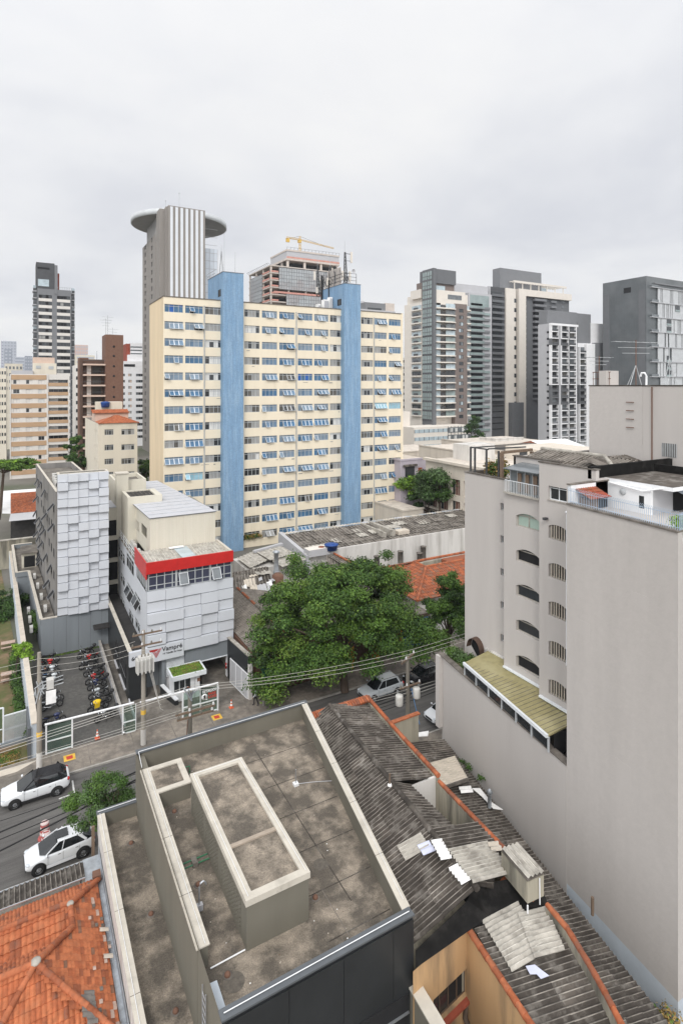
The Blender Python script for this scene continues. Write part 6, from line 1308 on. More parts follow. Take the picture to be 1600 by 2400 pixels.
for i in range(14): s = i / 13; b.tube([(x0, y0 + (y1 - y0) * s, z1), (x0 - 1.6, y0 + (y1 - y0) * s, z1 + .9)], .09, m['slate3'], 4)
b.tube([(x0 - 1.6, y0, z1 + .9), (x0 - 1.6, y1, z1 + .9)], .1, m['slate3'], 4); b.build('guard_rail', g)
cm = at(701.6, 583, d=352); g2 = thing('tower_crane', 'yellow tower crane standing on the unfinished office tower', 'crane', (cm.x, cm.y, zu))
def truss(p, q, w, mm, name):
    b = MB(); p, q = Vector(p), Vector(q); t = (q - p); n = max(3, int(t.length / (w * 1.6))); td = t.normalized(); a = td.cross(Vector((0, 0, 1)) if abs(td.z) < .9 else Vector((1, 0, 0))).normalized() * w / 2; c_ = a.cross(td).normalized() * w
    rails = [a, -a, c_]; 
    for r_ in rails: b.tube([p + r_, q + r_], w * .11, mm, 4)
    for i in range(n):
        s0, s1 = p + t * i / n, p + t * (i + 1) / n
        for k in range(3): b.tube([s0 + rails[k], s1 + rails[(k + 1) % 3]], w * .07, mm, 4)
    return b.build(name, g2)
top = at(701.6, 562, d=352); pk = at(701.6, 553, d=352); jl = at(671, 557.5, d=340); jr = at(782, 582.5, d=372)
truss((cm.x, cm.y, zu - 2), top, 1.1, m['crane_yellow'], 'mast'); truss(top, jl, .9, m['crane_yellow'], 'counter_jib'); truss(top, jr, .75, m['crane_yellow'], 'jib'); truss(top, pk, .9, m['crane_yellow'], 'apex')
b = MB(); b.tube([pk, top + (jr - top) * .8], .09, m['slate3'], 4); b.tube([pk, top + (jl - top) * .8], .09, m['slate3'], 4); b.build('tie_cable', g2); b = MB(); q = jl * .9 + top * .1; b.box(q.x - 1, q.x + 1, q.y - .6, q.y + .6, q.z - 2.2, q.z, m['crane_yellow']); b.build('counterweight', g2)
b = MB(); b.box(top.x - .9, top.x + .9, top.y - .9, top.y + .9, top.z - 1.6, top.z, m['crane_yellow']); b.build('cab', g2)
# flat grey penthouse seen over the cream block
p0, p1 = at(845, 0, d=190), at(926, 0, d=214); g = thing('grey_top_building', 'grey flat topped building peeping over the right end of the cream block', 'building', (p0.x, p0.y, 0))
p1 = at(926, 0, Y=p0.y); b = MB(); b.box(p0.x, p1.x, p0.y, p0.y + 20, 0, zat(728, 195), m['light_grey']); b.build('wall', g); b = MB(); xm = at(905, 0, Y=p0.y).x; b.box(at(857, 0, Y=p0.y).x, xm, p0.y + .5, p0.y + 14, zat(728, 195), zat(711, 195), m['slate3']); b.box(xm, p1.x, p0.y + .5, p0.y + 14, zat(728, 195), zat(714, 200), m['raw_conc']); b.box(p0.x, at(905, 0, Y=p0.y).x, p0.y + 14, p0.y + 18, 30, zat(703, 205), m['light_grey']); b.build('upper_storey', g)
b = MB(); b.box(at(863, 0, Y=p0.y).x, at(895, 0, Y=p0.y).x, p0.y + .4, p0.y + .49, zat(731, 195), zat(723, 195), m['glass_dark']); b.build('window', g)
# dark tower with white bands, far left
d = 261; Y = at(130, 0, d=d).y; xs_ = lambda u: at(u, 0, Y=Y).x; zt = zat(678, d)
g = thing('banded_tower', 'slim dark grey tower with white horizontal bands and tall charcoal crown at left', 'tower', (xs_(125), Y, 0))
xa, xb = xs_(87.5), xs_(167); f = Fac((xa, Y), (1, 0), xb - xa, 0, zt); fh = 15.8 / F * d; bl = []
for r in range(24):
    z = zt - 1.0 - 15.8 * .5 / F * d - (r + 1) * fh
    if z < 3: break
    for ua, ub in ((90.5, 122), (133.5, 164.5)):
        a0, a1 = xs_(ua) - xa, xs_(ub) - xa; f.win(round(a0, 2), round(z + 1.3, 2), round(a1 - a0, 2), 1.55, simple(('glass_dark', 'void', 'glass_dark', 'curtain_grey' if r % 5 == 1 else 'void'), 'frame_dark', .2)(a1 - a0, 1.55, 4, r % 4))
    bl.append(z)
b = shell(xa, xb, Y, Y + 16, 0, zt, 'slate3', f); b.build('wall', g); place_all(g, [f])
b = MB()
for z in bl:
    for ua, ub in ((90.5, 122), (133.5, 164.5)): b.box(xs_(ua), xs_(ub), Y - .1, Y - .004, z - .05, z + 1.25, m['stripe_white'])
b.build('band', g)
b = MB()
for i in range(24):
    z = zt - 1 - i * fh
    for ua, ub in ((76.5, 86.5), (167.5, 176)): x0_, x1_ = xs_(ua), xs_(ub); b.box(x0_, x1_, Y + 1, Y + 7, z - .35, z, m['light_grey']); b.box(x0_ + .2, x1_ - .1, Y + 1.1, Y + 1.2, z, z + 1.2, m['slate']); b.box(x0_ + .3, x1_, Y + 3, Y + 6, z, z + fh - .35, m['glass_grey'] if i % 3 else m['glass_pale'])
b.build('balcony_stack', g)
b = MB(); zc = zat(617, d); b.box(xs_(84.5), xs_(128), Y + .5, Y + 12, zt, zc, m['slate']); b.box(xs_(128), xs_(135), Y - .3, Y + 10, zt - 2, zat(621, d), m['slate3']); b.box(xs_(135), xs_(140), Y + 3, Y + 8, zt, zat(637, d), m['brick_red']); b.box(xs_(89), xs_(115), Y + .38, Y + .49, zat(672, d), zat(656, d), m['glass_pale']); b.box(xs_(88), xs_(116), Y + .38, Y + .49, zat(632, d), zat(628, d), m['void']); b.build('crown', g)
b = MB()
for i in range(9): x = xs_(135) + i * (xs_(167) - xs_(135)) / 8; b.tube([(x, Y, zt), (x, Y, zt + 1.2)], .06, m['frame_grey'], 4)
b.tube([(xs_(135), Y, zt + 1.2), (xs_(167), Y, zt + 1.2)], .06, m['frame_grey'], 4); b.build('roof_railing', g)
# tan striped apartments
d = 188; Y = at(110, 0, d=d).y; xs_ = lambda u: at(u, 0, Y=Y).x; zt = zat(877, d); xa, xb = xs_(23), xs_(163); fh = 21.9 / F * d
g = thing('tan_striped_apartments', 'tan and white striped apartment block with balconies at left', 'building', (xs_(90), Y, 0))
f = Fac((xa, Y), (1, 0), xb - xa, 0, zt); ban = []; WT = [('stripe_white', 'glass_dark'), ('curtain_white', 'stripe_white'), ('glass_dark', 'stripe_white'), ('curtain_white',)]
for r in range(13):
    zb = zt - 1.9 - (r + 1) * fh + 1.75
    if zb < 2: break
    for u in (31, 61, 90): a0 = xs_(u) - xa; f.win(round(a0, 2), round(zb + .05, 2), 1.75, 1.3, simple(WT[rr.randrange(4)], 'frame_grey', .15, .06)(1.75, 1.3, 2, rr.randrange(3)))
    a0 = xs_(114.5) - xa; f.win(round(a0, 2), round(zb - .55, 2), round(xs_(159) - xs_(114.5), 2), 2.0, tpl(('loggia', round(xs_(159) - xs_(114.5), 2), rr.randrange(3)), lambda: MB().add(TPL[t_win(round(xs_(159) - xs_(114.5), 2), 2.0, 4, 'frame_grey', ('glass_dark', 'curtain_white', 'glass_grey', 'curtain_dark'), None, 1.2, seed=rr.randrange(9))][0], Matrix.Identity(4))), name='loggia')
    ban.append(zb)
b = shell(xa, xb, Y, Y + 18, 0, zt, 'stripe_white', f); b.build('wall', g); place_all(g, [f])
b = MB()
for z in ban + [ban[-1] - fh]:
    b.box(xs_(26), xs_(109), Y - .12, Y - .004, z + 1.45, z + 1.45 + fh - 1.55, m['tan']); b.box(xs_(113), xs_(160), Y - .15, Y - .004, z - .65, z + .45, m['tan'])
b.build('band', g)
b = MB(); b.box(xs_(109.5), xs_(112.5), Y - .3, Y, 0, zt + .2, m['stripe_white']); b.box(xs_(160), xs_(163), Y - .3, Y, 0, zt + .2, m['stripe_white']); b.box(xa, xs_(25.5), Y - .3, Y, 0, zt, m['stripe_white']); b.build('pilaster', g)
b = MB(); b.box(xs_(78), xs_(134), Y + 4, Y + 12, zt, zat(850, d), m['pale_wall']); b.box(xs_(78), xs_(130), Y + 5, Y + 12, zat(850, d), zat(836, d), m['balcony_pink']); b.box(xs_(26), xs_(78), Y + 3, Y + 12, zt, zat(868, d), m['light_grey']); b.box(xs_(85), xs_(97), Y + 3.9, Y + 3.99, zat(863, d), zat(856, d), m['frame_grey']); b.box(xs_(115), xs_(127), Y + 3.9, Y + 3.99, zat(864, d), zat(857, d), m['frame_grey']); b.build('roof_house', g)
# brown brick tower and its balcony wing
d = 170; Y = at(265, 0, d=d).y; xs_ = lambda u: at(u, 0, Y=Y).x; zt = zat(784, d); xa, xb = xs_(247), xs_(289)
g = thing('brown_brick_tower', 'brown brick stair tower with round portholes and pink edged curved balconies', 'tower', (xa, Y, 0))
b = MB(); b.box(xa, xb, Y, Y + 8, 0, zt, m['brick_brown']); b.build('wall', g); b = MB()
for v in (812, 834, 858, 881, 907, 930): p = at(267, v, Y=Y - .03); b.lathe([(0, -.03), (.32, -.03), (.36, .05)], p, m['void'], 12, 'y')
b.build('porthole', g)
b = MB(); x0_, x1_ = xs_(191), xa; b.box(x0_ + .5, x1_, Y + 3, Y + 14, 0, zat(842, d), m['brown_dark']); b.box(xs_(190), xs_(196), Y + 2, Y + 5, 0, zat(842, d), m['brown_dark']); b.box(xs_(189), xs_(211), Y + 4, Y + 10, 0, zat(838, d), m['brick_brown']); b.build('wing', g)
fh = 24.2 / F * d
for i in range(10):
    z = zat(853, d) - i * fh; b = MB(); b.prism([(xs_(196), Y + 3), (xs_(195.5), Y + .6), (xs_(199), Y - .1), (x1_, Y - .3), (x1_, Y + 3)], z - .45, z, m['balcony_pink']); bc = b.build('balcony', g)
    b = MB(); b.box(xs_(206), xs_(216), Y + 2.9, Y + 2.99, z - fh, z - .5, m['stripe_white']); b.box(xs_(218), xs_(240), Y + 2.9, Y + 2.98, z - fh + .1, z - .7, m['frame_brown']); b.box(xs_(219), xs_(239), Y + 2.85, Y + 2.89, z - fh + .3, z - .8, m['glass_dark'] if i != 1 else m['curtain_dark']); b.build('glass_door', bc)
    b = MB(); b.tube([(xs_(196), Y + .6, z + .9), (xs_(199), Y - .05, z + .9), (x1_, Y - .25, z + .9)], .05, m['frame_dark'], 4); b.build('railing', bc)
for k, (u, h) in enumerate(((248, 5), (252.5, 6), (264, 2.4))): p = at(u, 0, Y=Y + 3); b = MB(); b.tube([(p.x, p.y, zt), (p.x, p.y, zt + h)], .06, m['frame_grey'], 4); [b.tube([(p.x - 1.6 + .3 * q, p.y, zt + h - .5 - q * .8), (p.x + 1.6 - .3 * q, p.y, zt + h - .6 - q * .8)], .035, m['frame_grey'], 4) for q in range(3)]; tag(b.build('roof_antenna'), ('left', 'taller middle', 'low right')[k] + ' antenna on the brown brick tower', 'antenna', 'antennas on the brown tower')
# white and grey block behind
d = 283; Y = at(315, 0, d=d).y; xs_ = lambda u: at(u, 0, Y=Y).x; zt = zat(862, d); xa, xb = xs_(286), xs_(344); fh = 14.5 / F * d
g = thing('white_far_block', 'white apartment block with dark paired windows behind the brown tower', 'building', (xs_(315), Y, 0)); f = Fac((xa, Y), (1, 0), xb - xa, 0, zt)
for r in range(18):
    z = zt - 4.2 - r * fh
    if z < 2: break
    for u0, u1, gs in ((288, 293, ('glass_dark',)), (300.5, 309, ('curtain_grey', 'balcony_pink')), (318.5, 336, ('glass_dark', 'void', 'glass_grey'))): a0 = xs_(u0) - xa; w_ = xs_(u1) - xs_(u0); f.win(round(a0, 2), round(z, 2), round(w_, 2), 1.35, simple(gs, 'frame_grey', .2, .08)(w_, 1.35, 3 if w_ > 3 else 2, r % 3))
b = shell(xa, xb, Y, Y + 16, 0, zt, 'white_wall', f); b.build('wall', g); place_all(g, [f]); b = MB(); b.box(xs_(290), xs_(344), Y + 2, Y + 14, zt, zat(846, d), m['white_wall']); b.box(xs_(292), xs_(318), Y + 1.9, Y + 1.99, zat(859, d), zat(853, d), m['void']); b.box(xs_(304), xs_(344), Y + 5, Y + 14, zt, zat(830, d), m['white_wall']); b.box(xs_(312), xs_(344), Y + 8, Y + 18, zt, zat(801, d), m['white_wall']); b.box(xs_(302), xs_(311), Y + 8, Y + 18, zt, zat(803, d), m['brick_red'])
for v in (812, 820, 828, 838): b.box(xs_(312.5), xs_(340), Y + 7.9, Y + 7.99, zat(v, d), zat(v - 3, d), m['glass_grey'])
b.build('upper_storey', g)
# cream walk-up with red hip roof
x0, x1, y0, y1 = corner(230, 120, 199.5, 322); zt = zat(993, 120)
g = thing('cream_walkup', 'small cream apartment house with red hip tile roof and blue water tank', 'building', (x0, y0, 0))
fw = x1 - x0; f = Fac((x0, y0), (1, 0), fw, 0, zt); fl_ = Fac((x0, y1), (0, -1), y1 - y0, 0, zt); xs_ = lambda u: at(u, 0, Y=y0).x
for r, (vt, vb) in enumerate(((1006.5, 1020), (1042.5, 1056), (1075.5, 1089), (1107, 1121), (1142, 1156), (1176, 1190))):
    for u0, u1, gs in ((245, 266, ('curtain_dark', 'glass_dark')), (284.5, 315, ('curtain_grey', 'glass_dark', 'curtain_dark'))): pxwin(f, dict(Y=y0), u0, u1, vt - (u0 - 245) * .02, vb - (u0 - 245) * .02, lambda w, h: t_win(w, h, 4, 'frame_grey', gs, .75, .15, seed=r % 3, fw=.07))
    for a0 in (y1 - y0 - 2.6, y1 - y0 - 6): fl_.win(round(a0, 2), round(zat(vb, 120), 2), .8, 1.0, t_win(.8, 1.0, 1, 'frame_grey', ('glass_dark',), None, .15))
b = shell(x0, x1, y0, y1, 0, zt, 'pale_wall', f, fl_); b.build('wall', g); place_all(g, [f, fl_])
b = MB(); zr_ = zat(976, 122); xc = (x0 + x1) / 2; o = .25; E_ = [(x0 + fw * .02, y0 - o, zt), (x1 + o, y0 - o, zt), (x1 + o, y0 + 8, zt), (x0 + fw * .02, y0 + 8, zt)]; A_, B_ = (x0 + 3.6, y0 + 4, zr_), (x1 - 3.4, y0 + 4, zr_)
b.tiles(E_[0], Vector(E_[1]) - Vector(E_[0]), (0, 4 + o, zr_ - zt), [m['tile_a'], m['tile_b']], [(0, 0), (fw + .2, 0), (fw - 3.2, 4.6), (3.4, 4.6)], .32, .5, .06); b.f([E_[0], E_[1], B_, A_], m['tile_c']); b.f([E_[1], E_[2], B_], m['tile_a']); b.f([E_[3], E_[0], A_], m['tile_a']); b.f([E_[2], E_[3], A_, B_], m['tile_a'])
for p, q in ((E_[0], A_), (E_[1], B_), (A_, B_)): b.ridge(p, q, .14, [m['tile_a'], m['tile_c']], .6)
b.build('roof', g)
b = MB(); z3 = zat(968, 128); b.box(at(222, 0, Y=y0 + 8).x, at(301, 0, Y=y0 + 8).x, y0 + 8, y0 + 14, zt, z3, m['balcony_pink']); xa_, xb_ = at(216, 0, Y=y0 + 8).x, at(301, 0, Y=y0 + 8).x; b.box(at(226, 0, Y=y0 + 11).x, at(287, 0, Y=y0 + 11).x, y0 + 11, y0 + 14, z3, zat(942, 130), m['pale_wall']); st_ = b.build('roof_storey', g)
b = MB(); b.tiles((xa_, y0 + 7.6, z3), (xb_ - xa_, 0, 0), (0, 2.5, .75), [m['tile_a'], m['tile_b']], None, .32, .5, .06); b.f([(xa_, y0 + 7.6, z3 - .02), (xb_, y0 + 7.6, z3 - .02), (xb_, y0 + 10, z3 + .68), (xa_, y0 + 10, z3 + .68)], m['tile_c']); b.build('roof', st_)
p = at(248, 955, d=130); b = MB(); b.lathe([(0, 0), (.85, 0), (1.0, 1.1), (1.0, 1.25), (0, 1.4)], (p.x, y0 + 10.8, zat(955, 130)), m['blue_plastic'], 14); tag(b.build('water_tank'), 'blue plastic water tank on top of the cream walk-up', 'tank')
# small far buildings of the left horizon
def block(name, label, cat, u0, u1, vt, d, wm, rows=0, rh=3.0, gl='glass_grey', dep=14, lv=None, nw=4):
    Y = at((u0 + u1) / 2, 0, d=d).y; a, c_ = at(u0, 0, Y=Y).x, at(u1, 0, Y=Y).x; zt = zat(vt, d); g = thing(name, label, cat, ((a + c_) / 2, Y, 0)); b = MB(); b.box(a, c_, Y, Y + dep, 0, zt, m[wm]); b.build('wall', g); n = 0
    for r in range(rows):
        z = zt - 2.6 - r * rh
        if z < 4 or n > 90: break
        if nw == 0: b = MB(); b.box(a + .6, c_ - .6, Y - .06, Y - .004, z, z + 1.3, m[gl]); b.build('window_band', g); n += 1; continue
        for k in range(nw):
            if n > 90: break
            w_ = (c_ - a) / nw; b = MB(); b.box(a + w_ * (k + .25), a + w_ * (k + .8), Y - .06, Y - .004, z, z + 1.3, m[gl]); b.build('window', g); n += 1
    return g, a, c_, Y, zt
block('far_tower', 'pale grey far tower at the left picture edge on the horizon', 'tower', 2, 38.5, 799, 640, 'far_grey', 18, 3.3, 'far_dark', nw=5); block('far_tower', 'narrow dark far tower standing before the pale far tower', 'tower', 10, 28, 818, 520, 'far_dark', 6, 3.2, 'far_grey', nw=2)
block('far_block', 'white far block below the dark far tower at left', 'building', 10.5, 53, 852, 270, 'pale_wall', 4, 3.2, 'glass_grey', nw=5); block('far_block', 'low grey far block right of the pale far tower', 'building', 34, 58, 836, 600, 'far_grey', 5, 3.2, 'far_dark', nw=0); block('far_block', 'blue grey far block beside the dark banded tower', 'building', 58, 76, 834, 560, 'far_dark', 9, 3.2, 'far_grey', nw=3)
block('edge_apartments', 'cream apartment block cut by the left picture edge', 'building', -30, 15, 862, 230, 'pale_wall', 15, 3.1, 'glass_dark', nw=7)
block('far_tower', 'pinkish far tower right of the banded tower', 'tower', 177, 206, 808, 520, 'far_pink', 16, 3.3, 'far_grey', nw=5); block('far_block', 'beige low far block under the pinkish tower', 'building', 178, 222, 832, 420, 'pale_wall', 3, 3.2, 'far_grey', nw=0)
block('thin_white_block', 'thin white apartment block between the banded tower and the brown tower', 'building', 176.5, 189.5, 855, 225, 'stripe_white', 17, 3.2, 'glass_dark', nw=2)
p = at(227, 822, d=700); b = MB(); b.tube([(p.x, p.y, 20), p], .9, m['far_dark'], 5, r2=.2); tag(b.build('radio_mast'), 'thin dark radio mast on the horizon left of the brown tower', 'mast')
# ---- right hand towers
x0, x1, y0, y1 = corner(1015, 256, 961, 1110); fh = 16.05 / F * 256; zt = zat(712, 256)
g = thing('balcony_tower', 'residential tower with cream balconies around a dark glazed shaft', 'tower', (x0, y0, 0)); ux = lambda u, dy=0: at(u, 0, Y=y0 + dy).x
xs1, ys = ux(1022), y0
b = MB(); zs_ = zat(627, 256); yS = at(989, 0, X=x0).y; b.box(x0, xs1, y0, yS, 12, zs_, m['slate2']); b.box(xs1, ux(1075), y0 + 2, yS + 4, zt + 10, zat(632, 262), m['slate2']); sh = b.build('shaft', g)
b = MB(); b.box(x0 - .1, x0 - .004, y0 + .8, yS - .3, 14, zs_ - 1.2, m['glass_green']); n = 32
for i in range(n): z = 14 + (zs_ - 15.2) * i / n; b.box(x0 - .2, x0 - .1, y0 + .8, yS - .3, z, z + (.22 if i % 2 else .8), m['slate'] if i % 2 == 0 and i < 22 else m['slate2'])
for i in range(5): y = y0 + .8 + (yS - y0 - 1.1) * i / 4; b.box(x0 - .22, x0 - .101, y - .1, y + .1, 14, zs_ - 1.2, m['slate2'])
b.build('glazing', sh)
xp0, xp1 = ux(1067.5), ux(1096); f = Fac((xp0, y0 + .5), (1, 0), xp1 - xp0, 10, zt + 1.2)
for r in range(17): z = zt - 2.7 - r * fh; f.win(round((xp1 - xp0) * .33, 2), round(z, 2), round((xp1 - xp0) * .36, 2), 1.7, simple(('glass_pale', 'glass_grey', 'glass_dark'), 'frame_dark', .2)((xp1 - xp0) * .36, 1.7, 2, r % 4))
b = MB(); f.wall(b, m['pier_brown'], .3); b.box(xp0, xp1, y0 + .5, y0 + 6, 10, zt + 1.2, m['pier_brown'], skip='f'); b.build('pier', g); place_all(g, [f])
b = MB(); b.box(xs1, ux(1106), y0 + 3, y0 + 22, 10, zt + 6, m['ivory']); b.box(x0, xs1, yS, yS + 14, 10, zt + 2, m['ivory']); b.box(xs1 + 1, ux(1094), y0 + 1.2, y0 + 12, zt, zat(676, 256), m['ivory']); b.box(ux(1020), ux(1074), y0 + 3, y0 + 14, zat(676, 256), zat(655, 258), m['pier_brown']); b.box(ux(1024), ux(1052), y0 + 2.9, y0 + 2.99, zat(675, 256), zat(664, 256), m['glass_pale']); b.box(ux(1053), ux(1085), y0 + 1.1, y0 + 1.19, zat(696, 256), zat(685, 256), m['glass_grey']); b.box(x0 - .05, x0 + 3, yS + 1, yS + 9, zt + 4, zt + 8, m['ivory']); b.build('wall', g)
for r in range(18):
    z = zt - 3.2 - r * fh + 1.4
    if z < 13: break
    gl = m[('glass_pale', 'glass_green', 'glass_grey', 'glass_dark')[rr.randrange(4)]]
    b = MB(); b.prism([(xs1 - .1, y0 - .5), (xp0 - 2.4, y0 - 1.2), (xp0, y0 - .2), (xp0, y0 + 3), (xs1 - .1, y0 + 3)], z, z + .55, m['ivory']); bc = b.build('balcony', g); b = MB(); b.prism([(xp1, y0 + .2), (ux(1104), y0 + .2), (ux(1109), y0 + 1.8), (ux(1109), y0 + 8), (xp1, y0 + 8)], z, z + .55, m['ivory']); b2 = b.build('balcony', g); b = MB(); ye = at(961, 0, X=x0 - .8).y; b.prism([(x0 - .9, yS + .3), (x0, yS + .3), (x0, ye), (x0 - 1.2, ye - 1)], z, z + .55, m['ivory']); b3 = b.build('balcony', g)
    b = MB(); b.box(xs1 + .2, xs1 + 3.4, y0 + 1.2, y0 + 1.3, z + .55, z + 2.7, m['glass_pale']); b.box(xs1 + 3.4, xs1 + 5.6, y0 + .8, y0 + .9, z + .55, z + 2.0, m['slate']); b.box(xs1 + 5.8, xp0 - .1, y0 + .3, y0 + .4, z + .55, z + 2.6, gl); b.build('glazing', bc); b = MB(); b.box(xp1 + .1, ux(1107), y0 + 2.2, y0 + 2.3, z + .55, z + 2.6, gl); b.build('glazing', b2); b = MB(); b.box(x0 - .25, x0 - .15, yS + .6, ye - .6, z + .55, z + 2.5, gl); b.box(x0 - .56, x0 - .51, yS + 2.5, yS + 6, z + .55, z + 1.5, m['slate']); b.build('glazing', b3)
b = MB(); 
for x in (x0, ux(1075)): b.tube([(ux(1040), y0 + 3, zat(655, 258)), (ux(1040), y0 + 3, zat(650, 258))], .08, m['frame_grey'], 4)
b.box(ux(1022), ux(1075), y0 + 2.4, y0 + 2.46, zat(656, 256), zat(650, 256), m['glass_pale']); b.build('roof_railing', g)
g = thing('podium_building', 'white and glass three storey podium at the foot of the balcony tower', 'building', (ux(1035), y0 - 8, 0)); Y = y0 - 9; ux2 = lambda u: at(u, 0, Y=Y).x; dP = 245
b = MB(); b.box(ux2(970), ux2(1103), Y, Y + 12, 0, zat(1000, dP), m['ivory']); b.box(ux2(950), ux2(990), Y + 9, Y + 22, 0, zat(966, dP), m['ivory']); b.build('wall', g)
for v in (1005, 1023, 1041):
    b = MB(); b.box(ux2(971), ux2(1048), Y - .08, Y - .004, zat(v + 8, dP), zat(v, dP), m['glass_pale']); 
    for i in range(8): x = ux2(971) + i * (ux2(1048) - ux2(971)) / 7; b.box(x - .1, x + .1, Y - .14, Y - .085, zat(v + 8, dP), zat(v, dP), m['frame_dark'])
    b.build('window_band', g); b = MB(); b.box(ux2(1049), ux2(1103), Y - .1, Y - .004, zat(v + 11, dP), zat(v - 2, dP), m['glass_grey'])
    for i in range(8): x = ux2(1049) + i * (ux2(1103) - ux2(1049)) / 7; b.box(x - .08, x + .08, Y - .16, Y - .104, zat(v + 18, dP), zat(v - 5, dP), m['frame_dark'])
    for i in range(4): x = ux2(1049) + (i * 2 + rr.random()) * (ux2(1103) - ux2(1049)) / 8; b.box(x, x + 1.4, Y - .12, Y - .101, zat(v + 9, dP), zat(v, dP), m['curtain_white'])
    b.build('glass_front', g)
# glass tower behind
d = 290; Y = at(1110, 0, d=d).y; ux = lambda u: at(u, 0, Y=Y).x; zt = zat(686, d); g = thing('glass_balcony_tower', 'pale glass balcony tower between the balcony tower and the charcoal tower', 'tower', (ux(1110), Y, 0))
b = MB(); b.box(ux(1098), ux(1152), Y, Y + 20, 0, zt, m['light_grey']); b.box(ux(1076), ux(1153), Y + 3, Y + 18, zt, zat(665, d), m['light_grey']); b.box(ux(1101), ux(1145), Y - .1, Y - .004, zat(718, d), zt - 1, m['glass_green']); b.build('wall', g); fh = 13.7 / F * d
for r in range(24):
    z = zat(722, d) - r * fh
    if z < 5: break
    b = MB(); b.box(ux(1096), ux(1130), Y - 1.6, Y - .004, z - .3, z, m['slate3']); b.box(ux(1096), ux(1130), Y - 1.6, Y - 1.5, z, z + 1.2, m['glass_green']); b.box(ux(1131), ux(1146), Y - .8, Y - .01, z - .3, z + .9, m['glass_green'] if r % 2 else m['slate3']); b.box(ux(1103), ux(1130), Y - .1, Y - .004, z + 1.2, z + 2.6, m['glass_dark']); b.build('balcony', g)
# charcoal tower with white strips
d = 310; Y = at(1200, 0, d=d).y; ux = lambda u: at(u, 0, Y=Y).x; zt = zat(676, d); g = thing('charcoal_tower', 'charcoal apartment tower with two tall off-white strips and rooftop pergola', 'tower', (ux(1240), Y, 0)); fh = 13.3 / F * d
b = MB(); b.box(ux(1149), ux(1184), Y + .5, Y + 20, 0, zt, m['slate']); b.box(ux(1184), ux(1230), Y + 2, Y + 22, 0, zt, m['slate']); b.box(ux(1230), ux(1338), Y + 1.5, Y + 22, 0, zt - 1.5, m['slate2']); b.box(ux(1181), ux(1278), Y + 3, Y + 8.6, zt, zat(627, d), m['slate3']); b.box(ux(1278), ux(1308), Y + 8, Y + 18, zt, zat(653, d), m['glass_pale']); b.build('wall', g)
b = MB(); iv = m['ivory']; b.box(ux(1184.5), ux(1207), Y - .3, Y + 2, 0, zt, iv); b.box(ux(1214), ux(1230.5), Y - .6, Y + 2, 0, zt + .4, iv); b.box(ux(1230.5), ux(1338), Y - .4, Y + 3, zt - 3.2, zt + .4, iv); b.box(ux(1146), ux(1149), Y, Y + 3, 0, zt, m['light_grey']); b.build('white_strip', g)
b = MB()
for i in range(7): x = ux(1205 + i * 19); b.box(x - .2, x + .2, Y - .2, Y + .2, zt, zat(660, d), iv)
b.box(ux(1203), ux(1326), Y - .4, Y + .2, zat(661, d), zat(656, d), iv)
for i in range(20): x = ux(1203 + i * 6.3); b.box(x - .12, x + .12, Y + .2, Y + 9, zat(659, d), zat(657, d), iv)
b.build('pergola', g)
for r in range(24):
    z = zt - 5 - r * fh
    if z < 6: break
    b = MB()
    if z > zat(950, d):
        b.box(ux(1150), ux(1178), Y - 1.2, Y + .5, z - .3, z + .95, m['slate2']); b.box(ux(1151), ux(1177), Y + .38, Y + .49, z + .95, z + 2.5, m['glass_dark']); b.build('balcony', g); b = MB(); b.box(ux(1252), ux(1279), Y - .6, Y + 1.5, z - .3, z + .95, m['slate3']); b.box(ux(1253), ux(1278), Y + 1.38, Y + 1.49, z + .95, z + 2.6, m['void']); b.build('balcony', g); b = MB(); b.box(ux(1293), ux(1306), Y + .4, Y + 1.5, z - .3, z + .9, m['slate3']); b.build('balcony', g); b = MB(); b.box(ux(1321), ux(1327), Y + 1.4, Y + 1.49, z + .4, z + 2.0, m['glass_grey']); b.build('window', g); b = MB(); b.box(ux(1231), ux(1238), Y + 1.35, Y + 1.49, z + .3, z + 2.2, m['void'])
    else: b.box(ux(1150), ux(1180), Y + .3, Y + .49, z - .2, z + .3, m['void'])
    b.build('window', g)
for r in range(12): z = zat(700 + r * 22, d); b = MB(); b.box(ux(1203.5), ux(1208.5), Y - .36, Y - .304, z - 2, z + .2, m['glass_dark']); b.build('window', g)
b = MB(); b.box(ux(1189), ux(1217), Y - 3, Y - .7, 0, zat(943, d), m['slate2']); b.build('stair_block', g)
